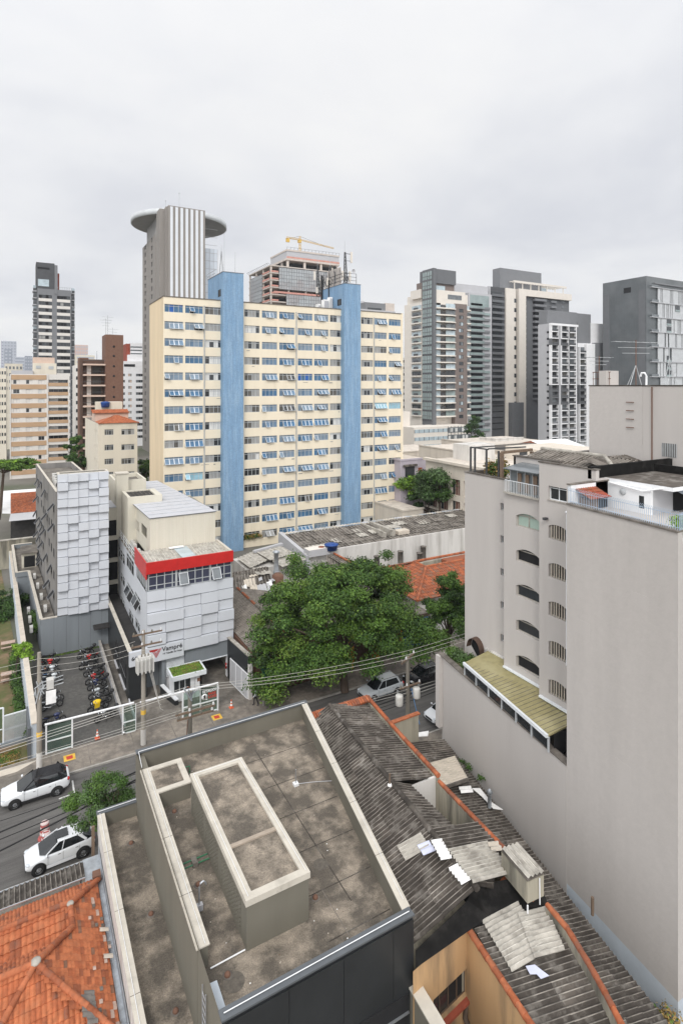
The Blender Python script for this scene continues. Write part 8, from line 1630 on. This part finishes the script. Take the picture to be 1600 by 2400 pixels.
# ---------------------------------------------------------------- people
def person(label, p, rz, shirt, trouser, skin, pose, hgt=1.72):
    th = thing('person', label, 'person', p); s = hgt / 1.72; me = bpy.data.meshes.new('body'); V = [(0, 0, .95), (0, 0, 1.15), (0, 0, 1.36), (0, .01, 1.47), (0, .015, 1.53), (0, .03, 1.62), (0, .02, 1.70)]; Rr = [.135, .13, .15, .07, .055, .088, .06]; E = [(0, 1), (1, 2), (2, 3), (3, 4), (4, 5), (5, 6)]
    fing = []
    for sd in (1, -1):
        i = len(V)
        if pose == 'walk': kn, an, to = (sd * .1, .13 * sd, .5), (sd * .1, -.05 + .2 * sd, .09), (sd * .1, .12 + .2 * sd, .04); el, ha = (sd * .27, -.08 * sd, 1.13), (sd * .28, .1 - .2 * sd, .9)
        elif pose == 'front': kn, an, to = (sd * .1, .02, .5), (sd * .11, 0, .09), (sd * .12, .16, .04); el, ha = (sd * .29, .03, 1.12), (sd * .08, .22, 1.12)
        else: kn, an, to = (sd * .1, .02, .5), (sd * .11, 0, .09), (sd * .12, .16, .04); el, ha = (sd * .27, .02, 1.12), (sd * .25, .16, .93)
        V += [(sd * .1, 0, .9), kn, an, to, (sd * .19, 0, 1.4), el, ha]; Rr += [.095, .065, .045, .04, .065, .045, .034]; E += [(0, i), (i, i + 1), (i + 1, i + 2), (i + 2, i + 3), (2, i + 4), (i + 4, i + 5), (i + 5, i + 6)]; fing.append((Vector(ha), (Vector(ha) - Vector(el)).normalized()))
    me.from_pydata([tuple(a * s for a in v) for v in V], E, []); o = bpy.data.objects.new('body', me); COL.objects.link(o); md = o.modifiers.new('skin', 'SKIN'); o.modifiers.new('sub', 'SUBSURF').levels = 1
    for k, v in enumerate(me.skin_vertices[0].data): v.radius = (Rr[k] * s, Rr[k] * s * (.78 if k < 3 else 1)); v.use_root = k == 0
    dg = bpy.context.evaluated_depsgraph_get(); dg.update(); ev = o.evaluated_get(dg).to_mesh(); b = MB(); vs = [v.co.copy() for v in ev.vertices]; gr = {}
    for f in ev.polygons:
        c = f.center / s; hand = any((c - h_).length < .07 for h_, _ in fing); mm = skin if (c.z > 1.47 or hand) else shirt if (c.z > .98 or abs(c.x) > .21) else 'cloth_dark' if c.z < .08 else trouser; gr.setdefault(mm, []).append(tuple(f.vertices))
    for mm, fs in gr.items(): b.mesh(vs, fs, m[mm], True)
    bpy.data.objects.remove(o)
    for h_, d_ in fing:
        side = d_.cross(Vector((0, 0, 1))).normalized() if abs(d_.z) < .95 else Vector((0, 1, 0))
        for k, (off, ln) in enumerate(((-.024, .07), (-.008, .08), (.008, .078), (.024, .062))): q = h_ + side * off + d_ * .02; b.tube([q * s, (q + d_ * ln * .6) * s, (q + d_ * ln + Vector((0, .015, -.01))) * s], .008, m[skin], 5, r2=.006)
        b.tube([(h_ + side * .03) * s, (h_ + side * .055 + d_ * .04) * s], .009, m[skin], 5)
    for sd in (1, -1): b.ball((sd * .03 * s, .103 * s, 1.635 * s), .009, m['ink'], 6, 4); b.ball((sd * .085 * s, .02 * s, 1.62 * s), (.015, .025, .035), m[skin], 6, 4)
    b.ball((0, .118 * s, 1.612 * s), (.013, .018, .02), m[skin], 6, 4); b.box(-.022, .022, .095 * s, .106 * s, 1.575 * s, 1.581 * s, m['brick_red'])
    b.build('body', th, p); b = MB(); b.ball((0, .0, 1.675 * s), (.098, .108, .085), m['hair'], 12, 8); b.build('hair', th, p); th.rotation_euler = (0, 0, rz); return th
x0_, x1_, wy_ = booth
person('person in bright orange work clothes standing in the guard booth doorway', Vector((x1_ - 1.45, wy_ + .2, .05)), rad(180), 'cloth_orange', 'cloth_orange', 'skin', 'front')
person('person in white shirt and dark trousers walking on the far pavement', at(599, 1654, z=.13), rad(75), 'cloth_white', 'cloth_dark', 'skin', 'walk')
person('person in dark top and blue jeans standing among the motorcycles', at(106, 1602, z=.03), rad(20), 'cloth_dark', 'jeans', 'skin_light', 'stand')
# ---------------------------------------------------------------- street furniture
for S_, lab in (((228, 1731), 'orange and white traffic cone on the pavement near the motorcycle entrance'), ((542, 1659), 'orange and white traffic cone in the drive beside the white gate')):
    p = at(*S_, z=.13); g = thing('traffic_cone', lab, 'cone', p, 'traffic cones'); b = MB(); b.box(p.x - .19, p.x + .19, p.y - .19, p.y + .19, p.z, p.z + .04, m['cone_red']); b.build('base', g, None)
    b = MB(); prof = [(.14, .04, 'cone_red'), (.115, .2, 'patch_white'), (.09, .36, 'cone_red'), (.07, .46, 'patch_white'), (.05, .6, 'cone_red'), (.03, .75, None)]
    for (r_, z_, c_), (r2_, z2_, _) in zip(prof, prof[1:]): b.lathe([(r_, z_), (r2_, z2_)], p, m[c_], 14)
    b.lathe([(.03, .75), (0, .76)], p, m['cone_red'], 14); b.build('cone', g)
for S_, lab in (((163, 1776), 'yellow framed red utility cover in the pavement near the left pole'), ((508, 1681), 'yellow framed red utility cover in the pavement before the glass fence')):
    p = at(*S_, z=.13); g = thing('utility_cover', lab, 'cover', p, 'utility covers'); b = MB(); b.box(p.x - .42, p.x + .42, p.y - .42, p.y + .42, .126, .134, m['yellow']); b.build('frame', g); b = MB(); b.box(p.x - .23, p.x + .23, p.y - .23, p.y + .23, .135, .139, m['sign_red']); b.build('plate', g)
for S_, lab in (((108, 1992), 'front faded red and white traffic drum on the roadway'), ((105, 1966), 'rear faded red and white traffic drum on the roadway')):
    p = at(*S_, z=0); g = thing('traffic_drum', lab, 'drum', p, 'traffic drums'); b = MB(); b.lathe([(0, 0), (.42, 0), (.42, .12), (.3, .16), (0, .16)], p, m['drum_red'], 10, sm=False); b.build('base', g); b = MB(); zz = .16
    for k in range(5): r_ = .3 - .012 * k; b.lathe([(r_, zz), (r_ + .012, zz + .05), (r_, zz + .16), (r_ - .03, zz + .17)], p, m['drum_red' if k % 2 == 0 else 'drum_white'], 16); zz += .17
    b.lathe([(.25, zz), (.27, zz + .05), (.2, zz + .1), (0, zz + .1)], p, m['drum_white'], 16); b.build('body', g); b = MB(); b.bar((p.x - .16, p.y, zz + .13), (p.x + .16, p.y, zz + .13), .05, .05, m['drum_red']); b.build('handle', g)
for S_, lab in (((19, 1506), 'far wooden picnic table in the garden'), ((21, 1578), 'near wooden picnic table in the garden')):
    p = at(*S_, z=.7); g = thing('picnic_table', lab, 'table', (p.x, p.y, 0), 'garden picnic tables'); b = MB()
    for k in range(4): b.box(p.x - .7, p.x + .7, p.y - .4 + k * .2, p.y - .22 + k * .2, .7, .75, m['tile_pale'])
    b.build('table_top', g)
    for s in (-1, 1): b = MB(); b.box(p.x - .7, p.x + .7, p.y + s * .7 - .13, p.y + s * .7 + .13, .42, .46, m['tile_pale']); b.build('bench', g)
    b = MB(); [b.bar((p.x + sx * .5, p.y - .6, .02), (p.x + sx * .5, p.y + .25, .7), .06, .1, m['wood']) or b.bar((p.x + sx * .56, p.y + .6, .02), (p.x + sx * .56, p.y - .25, .7), .06, .1, m['wood']) for sx in (-1, 1)]; b.build('leg', g)
p = at(617, 1655, z=.13); b = MB(); b.tube([p, p + Vector((0, 0, 2.3))], .03, m['frame_grey'], 6); b.box(p.x - .15, p.x + .15, p.y - .02, p.y, p.z + 1.7, p.z + 2.2, m['frame_grey']); tag(b.build('street_sign'), 'thin grey sign post seen edge on beside the walking person', 'sign')
g = thing('security_light', 'black bracket street light on the shop wall left of the big tree', 'lamp', (19.9, 53, 4)); b = MB(); b.tube([(19.9, 53, 3.0), (19.9, 53, 6.3)], .04, m['frame_dark'], 6); b.build('post', g); b = MB(); b.box(19.8, 20.3, 52.7, 53, 6.2, 6.35, m['frame_dark']); b.build('lamp_head', g)
# poles
def pole(label, p, top, r, mat, arms=(), mw=None):
    g = thing('utility_pole', label, 'pole', (p[0], p[1], 0), 'street utility poles'); b = MB(); b.tube([(p[0], p[1], 0), (p[0], p[1], top)], r * 1.25, m[mat], 12, r2=r * .8); sh = b.build('shaft', g)
    if mw: b = MB(); b.tube([(p[0], p[1], .0), (p[0], p[1], mw)], r * 1.28, m['old_white'], 12, r2=r * 1.25); b.build('white_band', sh); b = MB(); b.tube([(p[0], p[1], mw + 1.25), (p[0], p[1], mw + 1.6)], r * 1.22, m['yellow'], 12); b.build('number_band', sh)
    for z, x_0, x_1, dy in arms:
        b = MB(); b.bar((p[0] + x_0, p[1] - .14 + dy * x_0, z), (p[0] + x_1, p[1] - .14 + dy * x_1, z), .1, .12, m['wood']); a = b.build('crossarm', g)
        for k in range(4): x = x_0 + (x_1 - x_0) * (k + .15) / 3.3; b = MB(); b.lathe([(0, 0), (.07, .0), (.09, .06), (.05, .08), (.08, .13), (.03, .2), (0, .22)], (p[0] + x, p[1] - .14 + dy * x, z + .06), m['ceramic'] if k % 2 else m['pole_dark'], 8); b.build('insulator', a)
    return g
def transformer(g, p, z, s=1.0, box=False):
    b = MB()
    if not box:
        b.box(p[0] - .4 * s, p[0] + .4 * s, p[1] - .32, p[1] + .3, z, z + .95 * s, m['transf']); t = b.build('transformer', g); b = MB()
        for k in range(5): x = p[0] - .48 * s + k * .24 * s; b.box(x - .05, x + .05, p[1] - .52, p[1] - .33, z - .06, z + .85 * s, m['transf'])
        for k in range(3): y = p[1] - .2 + k * .2; b.box(p[0] - .56 * s, p[0] - .42 * s, y - .05, y + .05, z - .06, z + .85 * s, m['transf']); b.box(p[0] + .42 * s, p[0] + .56 * s, y - .05, y + .05, z - .06, z + .85 * s, m['transf'])
        b.build('cooling_fin', t); b = MB(); [b.lathe([(.05, 0), (.06, .1), (.03, .2), (0, .24)], (p[0] - .26 + k * .26, p[1] - .1, z + .95 * s), m['pole_dark'], 8) for k in range(3)]; b.build('bushing', t)
    else: b.lathe([(0, 0), (.3, 0), (.32, .08), (.32, .75), (.28, .85), (0, .88)], (p[0], p[1], z), m['transf'], 14); b.build('transformer', g)
PA, PB_, PC, PD = at(92, 0, Y=50.7), at(336, 0, Y=49.7), at(445, 0, Y=39.0), at(955, 0, Y=39.15)
gA = pole('concrete utility pole at the end of the garden wall, left', (PA.x, PA.y), 9.1, .17, 'pole_conc', (), 1.3); gB = pole('concrete utility pole with large finned transformer before the office sign', (PB_.x, PB_.y), 9.6, .17, 'pole_conc', ((9.35, -.9, 1.5, 0), (8.4, -1.0, 1.5, 0)), 1.4)
gC = pole('dark utility pole rising behind the grey flat roof parapet', (PC.x, PC.y), 9.2, .17, 'pole_dark', ((7.9, -1.0, 1.7, 0), (7.55, -.9, 1.6, 0))); gD = pole('dark utility pole with two small transformers near the orange tiled wall', (PD.x, PD.y), 7.3, .17, 'pole_dark', ((7.25, -1.1, .9, .5), (4.9, -.9, 1.2, 0)))
transformer(gB, (PB_.x + .02, PB_.y - .5), 6.5, 1.25); transformer(gD, (PD.x - 1.0, PD.y - .2), 3.6, box=True); transformer(gD, (PD.x + .75, PD.y - .2), 3.75, box=True)
b = MB(); b.box(PA.x + .45, PA.x + 1.15, PA.y - .5, PA.y - .38, 5.1, 6.1, m['patch_white']); b.box(PA.x + .5, PA.x + 1.0, PA.y - .4, PA.y + .2, 6.2, 6.9, m['transf']); b.build('equipment_box', gA); b = MB(); [b.bar((PA.x, PA.y - .3, 6.3 + .25 * k), (PA.x + 1.7, PA.y - .1 + .1 * k, 6.35 + .25 * k), .05, .05, m['frame_grey']) for k in range(3)]; b.build('bracket', gA)
b = MB(); [b.tube([(PA.x + rm.uniform(-.3, .3), PA.y - .2, 5.6 + rm.uniform(0, 1.8)), (PA.x + rm.uniform(-.5, .4), PA.y - .25, 5.2 + rm.uniform(0, 1.4))], .04, m['frame_grey'], 5) for k in range(9)]; b.build('cable_clamp', gA)
b = MB(); [b.tube([(PC.x + .1, PC.y - .1, 8.6 + .15 * k), (PC.x - .5 + .3 * k, PC.y - .4, 9.7 - .1 * k)], .05, m['galv'], 6) or b.ball((PC.x - .5 + .3 * k, PC.y - .4, 9.75 - .1 * k), .1, m['ceramic'], 8, 6) for k in range(4)]; b.build('switch', gC); b = MB(); b.tube([(PC.x - .2, PC.y - .2, 7.4), (PC.x - .45, PC.y + .1, 3)], .03, m['brick_brown'], 5); b.build('conduit', gC)
b = MB(); b.tube([(PD.x + .3, PD.y - .1, 4.6), (PD.x + 1.0, PD.y - .3, 1.5)], .035, M('blue_pipe', (.12, .26, .5), .6), 6); b.build('conduit', gD); b = MB(); [b.tube([(PB_.x + .4 + k * .1, PB_.y - .5, 6.3), (PB_.x + .9 + k * .14, PB_.y - .9, 4.2 - .5 * k), (PB_.x + 1.1 + k * .16, PB_.y - .9, 4.0 - .5 * k)], .02, m['wire_pale'], 5) for k in range(3)]; b.build('drop_cable', gB)
def wire(label, p, q, sag, r, mm, grp='overhead wires along the street', n=14):
    p, q = Vector(p), Vector(q); b = MB(); b.tube([p + (q - p) * (i / n) - Vector((0, 0, 4 * sag * (i / n) * (1 - i / n))) for i in range(n + 1)], r, m[mm], 5); return tag(b.build('overhead_wire'), label, 'wire', grp)
for k, nm in enumerate(('upper', 'middle', 'lower')):
    y = PC.y - .5 + k * .5; z = 9.55 - k * .12
    wire(nm + ' pale wire between the dark pole and the pole with two transformers', (PC.x - .2 + .2 * k, y, z), (PD.x - .9 + k * .9, PD.y - .7 + k * .6, 7.5), .35, .013, 'wire_pale')
    wire(nm + ' pale wire running left from the dark pole out of the picture', (PC.x - .4 + .2 * k, y, z), (-22, 38.6 + k * .5, 8.0), .3, .013, 'wire_pale')
    wire(nm + ' pale wire running right past the grey apartment building', (PD.x - .9 + k * .9, PD.y - .7 + k * .6, 7.5), (60, 38.8 + k * .5, 9.0), .3, .013, 'wire_pale')
    wire(nm + ' pale wire between the two concrete poles', (PA.x, PA.y - .2, 8.7 - k * .55), (PB_.x - .7 + .6 * k, PB_.y - .2, 8.9 - .4 * k), .35, .012, 'wire_pale')
    wire(nm + ' pale wire running left from the garden wall pole', (PA.x - .1, PA.y - .2, 8.7 - k * .55), (-30, 50.6, 9.0 - k * .5), .4, .012, 'wire_pale')
    wire(nm + ' low pale wire over the white car by the far kerb', (-22, 44.2 + k * .35, 4.4), (13.0, 43.6 + k * .35, 5.2), .25, .012, 'wire_pale')
    wire(nm + ' low pale wire beside the gabled corrugated roof front', (14, 39.0 + k * .3, 5.6), (PD.x - .2, PD.y - .2, 5.0 - .3 * k), .25, .012, 'wire_pale'); wire(nm + ' low pale wire right of the two transformer pole', (PD.x + .2, PD.y - .2, 4.7 - .3 * k), (60, 38.8 + .2 * k, 5.4), .25, .012, 'wire_pale')
for k, (nm, r_, pl, pr_, yy) in enumerate((('thick', .05, (0, 1951), (184, 1884), 41.6), ('second thick', .05, (0, 1995), (153, 1935), 41.2), ('thin', .02, (0, 1925), (160, 1868), 42.0), ('medium', .028, (0, 1968), (170, 1903), 41.4))):
    A_, B_ = at(*pl, Y=yy), at(*pr_, Y=yy); t_ = (B_ - A_) / (B_.x - A_.x); L_ = A_ - t_ * 20; L_.z = A_.z + .6; J_ = Vector((PC.x, PC.y + .2, 5.4 - k * .25))
    wire(nm + ' black telephone cable bundle over the roadway at left', L_, A_, .15, r_, 'wire_black', n=8); wire(nm + ' black telephone cable bundle between the drums and the dark pole', A_, J_, .12, r_, 'wire_black', n=10); wire(nm + ' black telephone cable bundle between the two dark poles', J_, (PD.x, PD.y, 4.4 - k * .3), .45, r_, 'wire_black'); wire(nm + ' black telephone cable bundle right of the two transformer pole', (PD.x, PD.y, 4.4 - k * .3), (60, 40.5 + k * .5, 5.0 - k * .2), .45, r_, 'wire_black')
# ---------------------------------------------------------------- trees and plants
def tree(name, label, base, cc, rad_, ncl, nl, ls, mats, seed, trunk=.25, cat='tree', group=None, cr=.3, fl=.55, low=-.55, extra=()):
    g = thing(name, label, cat, base, group); r = random.Random(seed); b = MB(); fork = Vector((base[0] + (cc[0] - base[0]) * .35, base[1] + (cc[1] - base[1]) * .35, max(base[2] + .6, cc[2] - rad_[2] * .75))); cl = []
    while len(cl) < ncl:
        d = Vector((r.gauss(0, 1), r.gauss(0, 1), r.gauss(0, 1))).normalized()
        if d.z < low: continue
        k = r.random() ** .4 * .92; c = Vector((cc[0] + d.x * rad_[0] * k, cc[1] + d.y * rad_[1] * k, cc[2] + d.z * rad_[2] * k)); q = cr * r.uniform(.65, 1.2); mr = (rad_[0] + rad_[1]) / 2; cl.append((*c, mr * q, mr * q, max(.25 * mr * q, min(mr, rad_[2] * 1.3) * q * .62)))
    cl += [(*p_, r_, r_, r_ * .75) for p_, r_ in extra]
    b.tube([base, Vector(base) * .5 + fork * .5 + Vector((r.uniform(-.15, .15), 0, 0)), fork], trunk, m['bark'], 9, r2=trunk * .75)
    for c in cl[::max(1, len(cl) // 16)]: q = Vector(c[:3]); mid = fork * .45 + q * .55 + Vector((r.uniform(-.3, .3), r.uniform(-.3, .3), .3)); b.tube([fork - Vector((0, 0, .1)), mid, q], trunk * .42, m['bark'], 6, r2=trunk * .08)
    b.build('trunk', g); leaves('crown', cl, nl, ls, [m[x] for x in mats], g, seed, fl); return g
GM = ['leaf_a', 'leaf_b', 'leaf_a', 'leaf_c']
tree('street_tree', 'big spreading dark green tree on the far pavement over the silver white car', at(808, 1622, z=.1), (27.7, 50.6, 7.4), (9.4, 7.0, 5.0), 150, 160000, .118, GM + ['leaf_b', 'leaf_tip'], 7, .42, cr=.155, extra=[(at(u, v, d=dd), rr_) for u, v, dd, rr_ in ((930, 1440, 57, 2.0), (965, 1470, 57, 1.9), (1000, 1490, 57, 1.7), (1030, 1500, 56.5, 1.3), (900, 1500, 55, 1.8), (940, 1520, 55, 1.5), (985, 1530, 56, 1.2), (610, 1600, 53, 1.3), (640, 1625, 52, 1.2), (615, 1540, 54, 1.4), (660, 1575, 53, 1.6), (700, 1340, 62, 1.6), (690, 1310, 63, 1.0), (905, 1300, 63, .8), (870, 1350, 62, 1.7), (930, 1350, 62, 1.5), (1085, 1480, 57, 1.0), (870, 1560, 53, 1.3), (760, 1570, 52, 1.6), (690, 1515, 54, 1.7), (745, 1530, 53, 1.6), (705, 1560, 52.5, 1.5), (650, 1500, 55, 1.6), (800, 1545, 53, 1.5))])
tree('street_tree', 'dark glossy tree beside the left edge of the grey apartment building', (39.6, 47.5, 0), (39.6, 47.2, 6.4), (3.2, 2.8, 4.2), 44, 30000, .115, ['leaf_a', 'leaf_c', 'leaf_a', 'leaf_b'], 12, .2, cr=.26)
tree('street_tree', 'small airy tree behind the roof corner above the white hatchback', (5.4, 38.2, .1), (4.5, 38.9, 3.8), (2.2, 1.4, 1.7), 34, 16000, .065, ['leaf_a', 'leaf_grey', 'leaf_b'], 3, .09, cr=.3)
tree('young_tree', 'young lime green tree leaning over the long garden wall', (-.5, 66.5, 0), (.15, 66.2, 2.9), (1.15, 1.4, 1.3), 12, 3200, .11, ['leaf_lime', 'leaf_lime', 'leaf_b'], 4, .06, cr=.32)
p = at(28, 1093, d=112); tree('umbrella_tree', 'flat topped umbrella tree at the left picture edge', (p.x - 2.2, p.y, 4), (p.x, p.y, p.z), (5.2, 5, 1.5), 40, 14000, .2, ['leaf_b', 'leaf_b', 'leaf_a', 'leaf_lime'], 6, .3, cr=.24)
for k, (u, v, d, rx, rz_, lab, mt, nl) in enumerate(((176, 1060, 150, 2.6, 5, 'dark tree between the tan apartments and the cream walk-up', GM, 6000), (338, 1104, 135, 2.4, 3.4, 'tree squeezed between the cream walk-up and the cream slab', GM, 6000), (1110, 1015, 236, 4.5, 8, 'dark tree at the foot of the podium building right', ['leaf_a', 'leaf_c'], 6000), (958, 1138, 122, 3.8, 3.2, 'bright lime green tree at the right foot of the cream slab', ['leaf_lime', 'leaf_b', 'leaf_lime'], 9000), (1030, 1140, 113, 5.4, 4.3, 'wide dark green tree before the shuttered building', ['leaf_a', 'leaf_grey', 'leaf_grey', 'leaf_c'], 20000), (1000, 1165, 118, 3.4, 4.0, 'lower dark tree standing under the wide dark one', ['leaf_c', 'leaf_a'], 7000), (180, 1085, 140, 2.2, 3, 'low dark tree right of the tan apartments', ['leaf_c', 'leaf_a'], 4000))):
    p = at(u, v, d=d); tree('background_tree', lab, (p.x, p.y, 0), tuple(p), (rx, rx, rz_), 22, nl, .02 * d ** .5 + .02, mt, 40 + k, .22, group='background trees', cr=.34, low=-.8)
for k, (u, v, d, rx, rz_, lab, mt, nl) in enumerate(((8, 1335, 95, 3, 2.6, 'dark garden tree at the left edge behind the glass canopy', ['leaf_c', 'leaf_a'], 9000), (22, 1410, 78, 2.4, 2.0, 'dark round garden tree beside the garden wall', ['leaf_c', 'leaf_a'], 9000), (5, 1450, 74, 2.4, 1.8, 'low dark garden tree at the left picture edge', ['leaf_a', 'leaf_c'], 7000))):
    p = at(u, v, d=d); tree('garden_tree', lab, (p.x, p.y, 0), tuple(p), (rx, rx, rz_), 20, nl, .14, mt, 60 + k, .14, group='garden trees', cr=.36, low=-.9)
def shrub(label, cl, nl, ls, mats, seed, name='shrub', cat='shrub'): tag(leaves(name, cl, nl, ls, [m[x] for x in mats], None, seed), label, cat)
shrub('clipped hedge along the foot of the garden wall', [(bw(y) - .95 + rm.uniform(-.15, .15), y, .5, .5, .8, .55) for y in [56 + 1.1 * i for i in range(16)]], 9000, .09, ['leaf_a', 'leaf_c', 'leaf_b'], 71, 'hedge', 'hedge')
shrub('bushy shrub at the foot of the left concrete pole', [(at(62, 1700, z=.7).x, at(62, 1700, z=.7).y, .7, .5, .6, .8), (at(55, 1715, z=.4).x, at(55, 1715, z=.4).y, .4, .6, .5, .5)], 2200, .08, ['leaf_a', 'leaf_b'], 72)
shrub('shrub growing from the narrow gap left of the annex', [(1.5, 79, 1.9, .5, 1.2, .8), (1.6, 76.5, 1.5, .5, 1, .6)], 1800, .1, ['leaf_a', 'leaf_b'], 73)
shrub('grassy planter shrub on the street end of the grey low wing', [(lot(34.5) + .9 + rm.uniform(-.3, .6), 33.9 + .35 * i, 8.5, .55, .5, .45) for i in range(7)], 3600, .09, ['leaf_b', 'leaf_a', 'leaf_grey'], 74)
shrub('reddish green terrace plants behind the trellis', [(32.3 + rm.uniform(-.2, .5), 32.2 + .3 * i, 23.4 + rm.uniform(-.1, .5), .45, .4, .6) for i in range(7)], 2600, .1, ['leaf_dry', 'leaf_b', 'leaf_grey', 'leaf_dry'], 75, 'terrace_plant', 'plant')
shrub('potted green plant at the near corner of the penthouse terrace', [(28.2, 16.4, 23.3, .35, .5, .35)], 500, .07, ['leaf_b', 'leaf_lime'], 76, 'terrace_plant', 'plant')
shrub('weeds growing where the lean-to roof meets the grey wall', [(lot(y) - .35, y, 2.0 + .2 * i, .25, .3, .2) for i, y in enumerate((32.8, 31.9, 30.4))], 500, .06, ['leaf_b', 'leaf_a'], 77, 'weed', 'plant')
shrub('dry bush in the lower right corner by the roof end', [(at(1560, 2395, z=1).x, at(1560, 2395, z=1).y, 1.0, .7, .7, .5)], 900, .07, ['leaf_b', 'leaf_dry'], 78)
shrub('climbing plants on the ground floor window beside the blue tower', [(at(572 + 9 * i, 1258, Y=100.7).x, 100.6, 2.1, .7, .2, .6) for i in range(5)], 900, .12, ['leaf_a', 'leaf_dry'], 79, 'climber', 'plant')
for u, v, lab, k in ((10, 1735, 'front_lawn', 80),):
    tag(leaves('lawn', [(-.4 - .7 * i, 52.4 + .5 * j, .08, .6, .5, .07) for i in range(7) for j in range(4)], 4200, .06, [m['grass'], m['leaf_b'], m['leaf_dry']], None, k), 'grass lawn before the louvre gate', 'grass', kind='stuff')
# ---------------------------------------------------------------- air
hz = MB(); hz.box(-1550, 2050, -650, 2550, -1.2, 132, M('haze', (.8, .84, .9)))
hz = hz.build('haze'); tag(hz, kind='stuff')
_t = MATS['haze'].node_tree; _t.nodes.clear(); _o = _t.nodes.new('ShaderNodeOutputMaterial'); _v = _t.nodes.new('ShaderNodeVolumePrincipled'); _v.inputs['Color'].default_value = (.86, .9, .97, 1); _v.inputs['Density'].default_value = .00014; _t.links.new(_v.outputs[0], _o.inputs['Volume'])
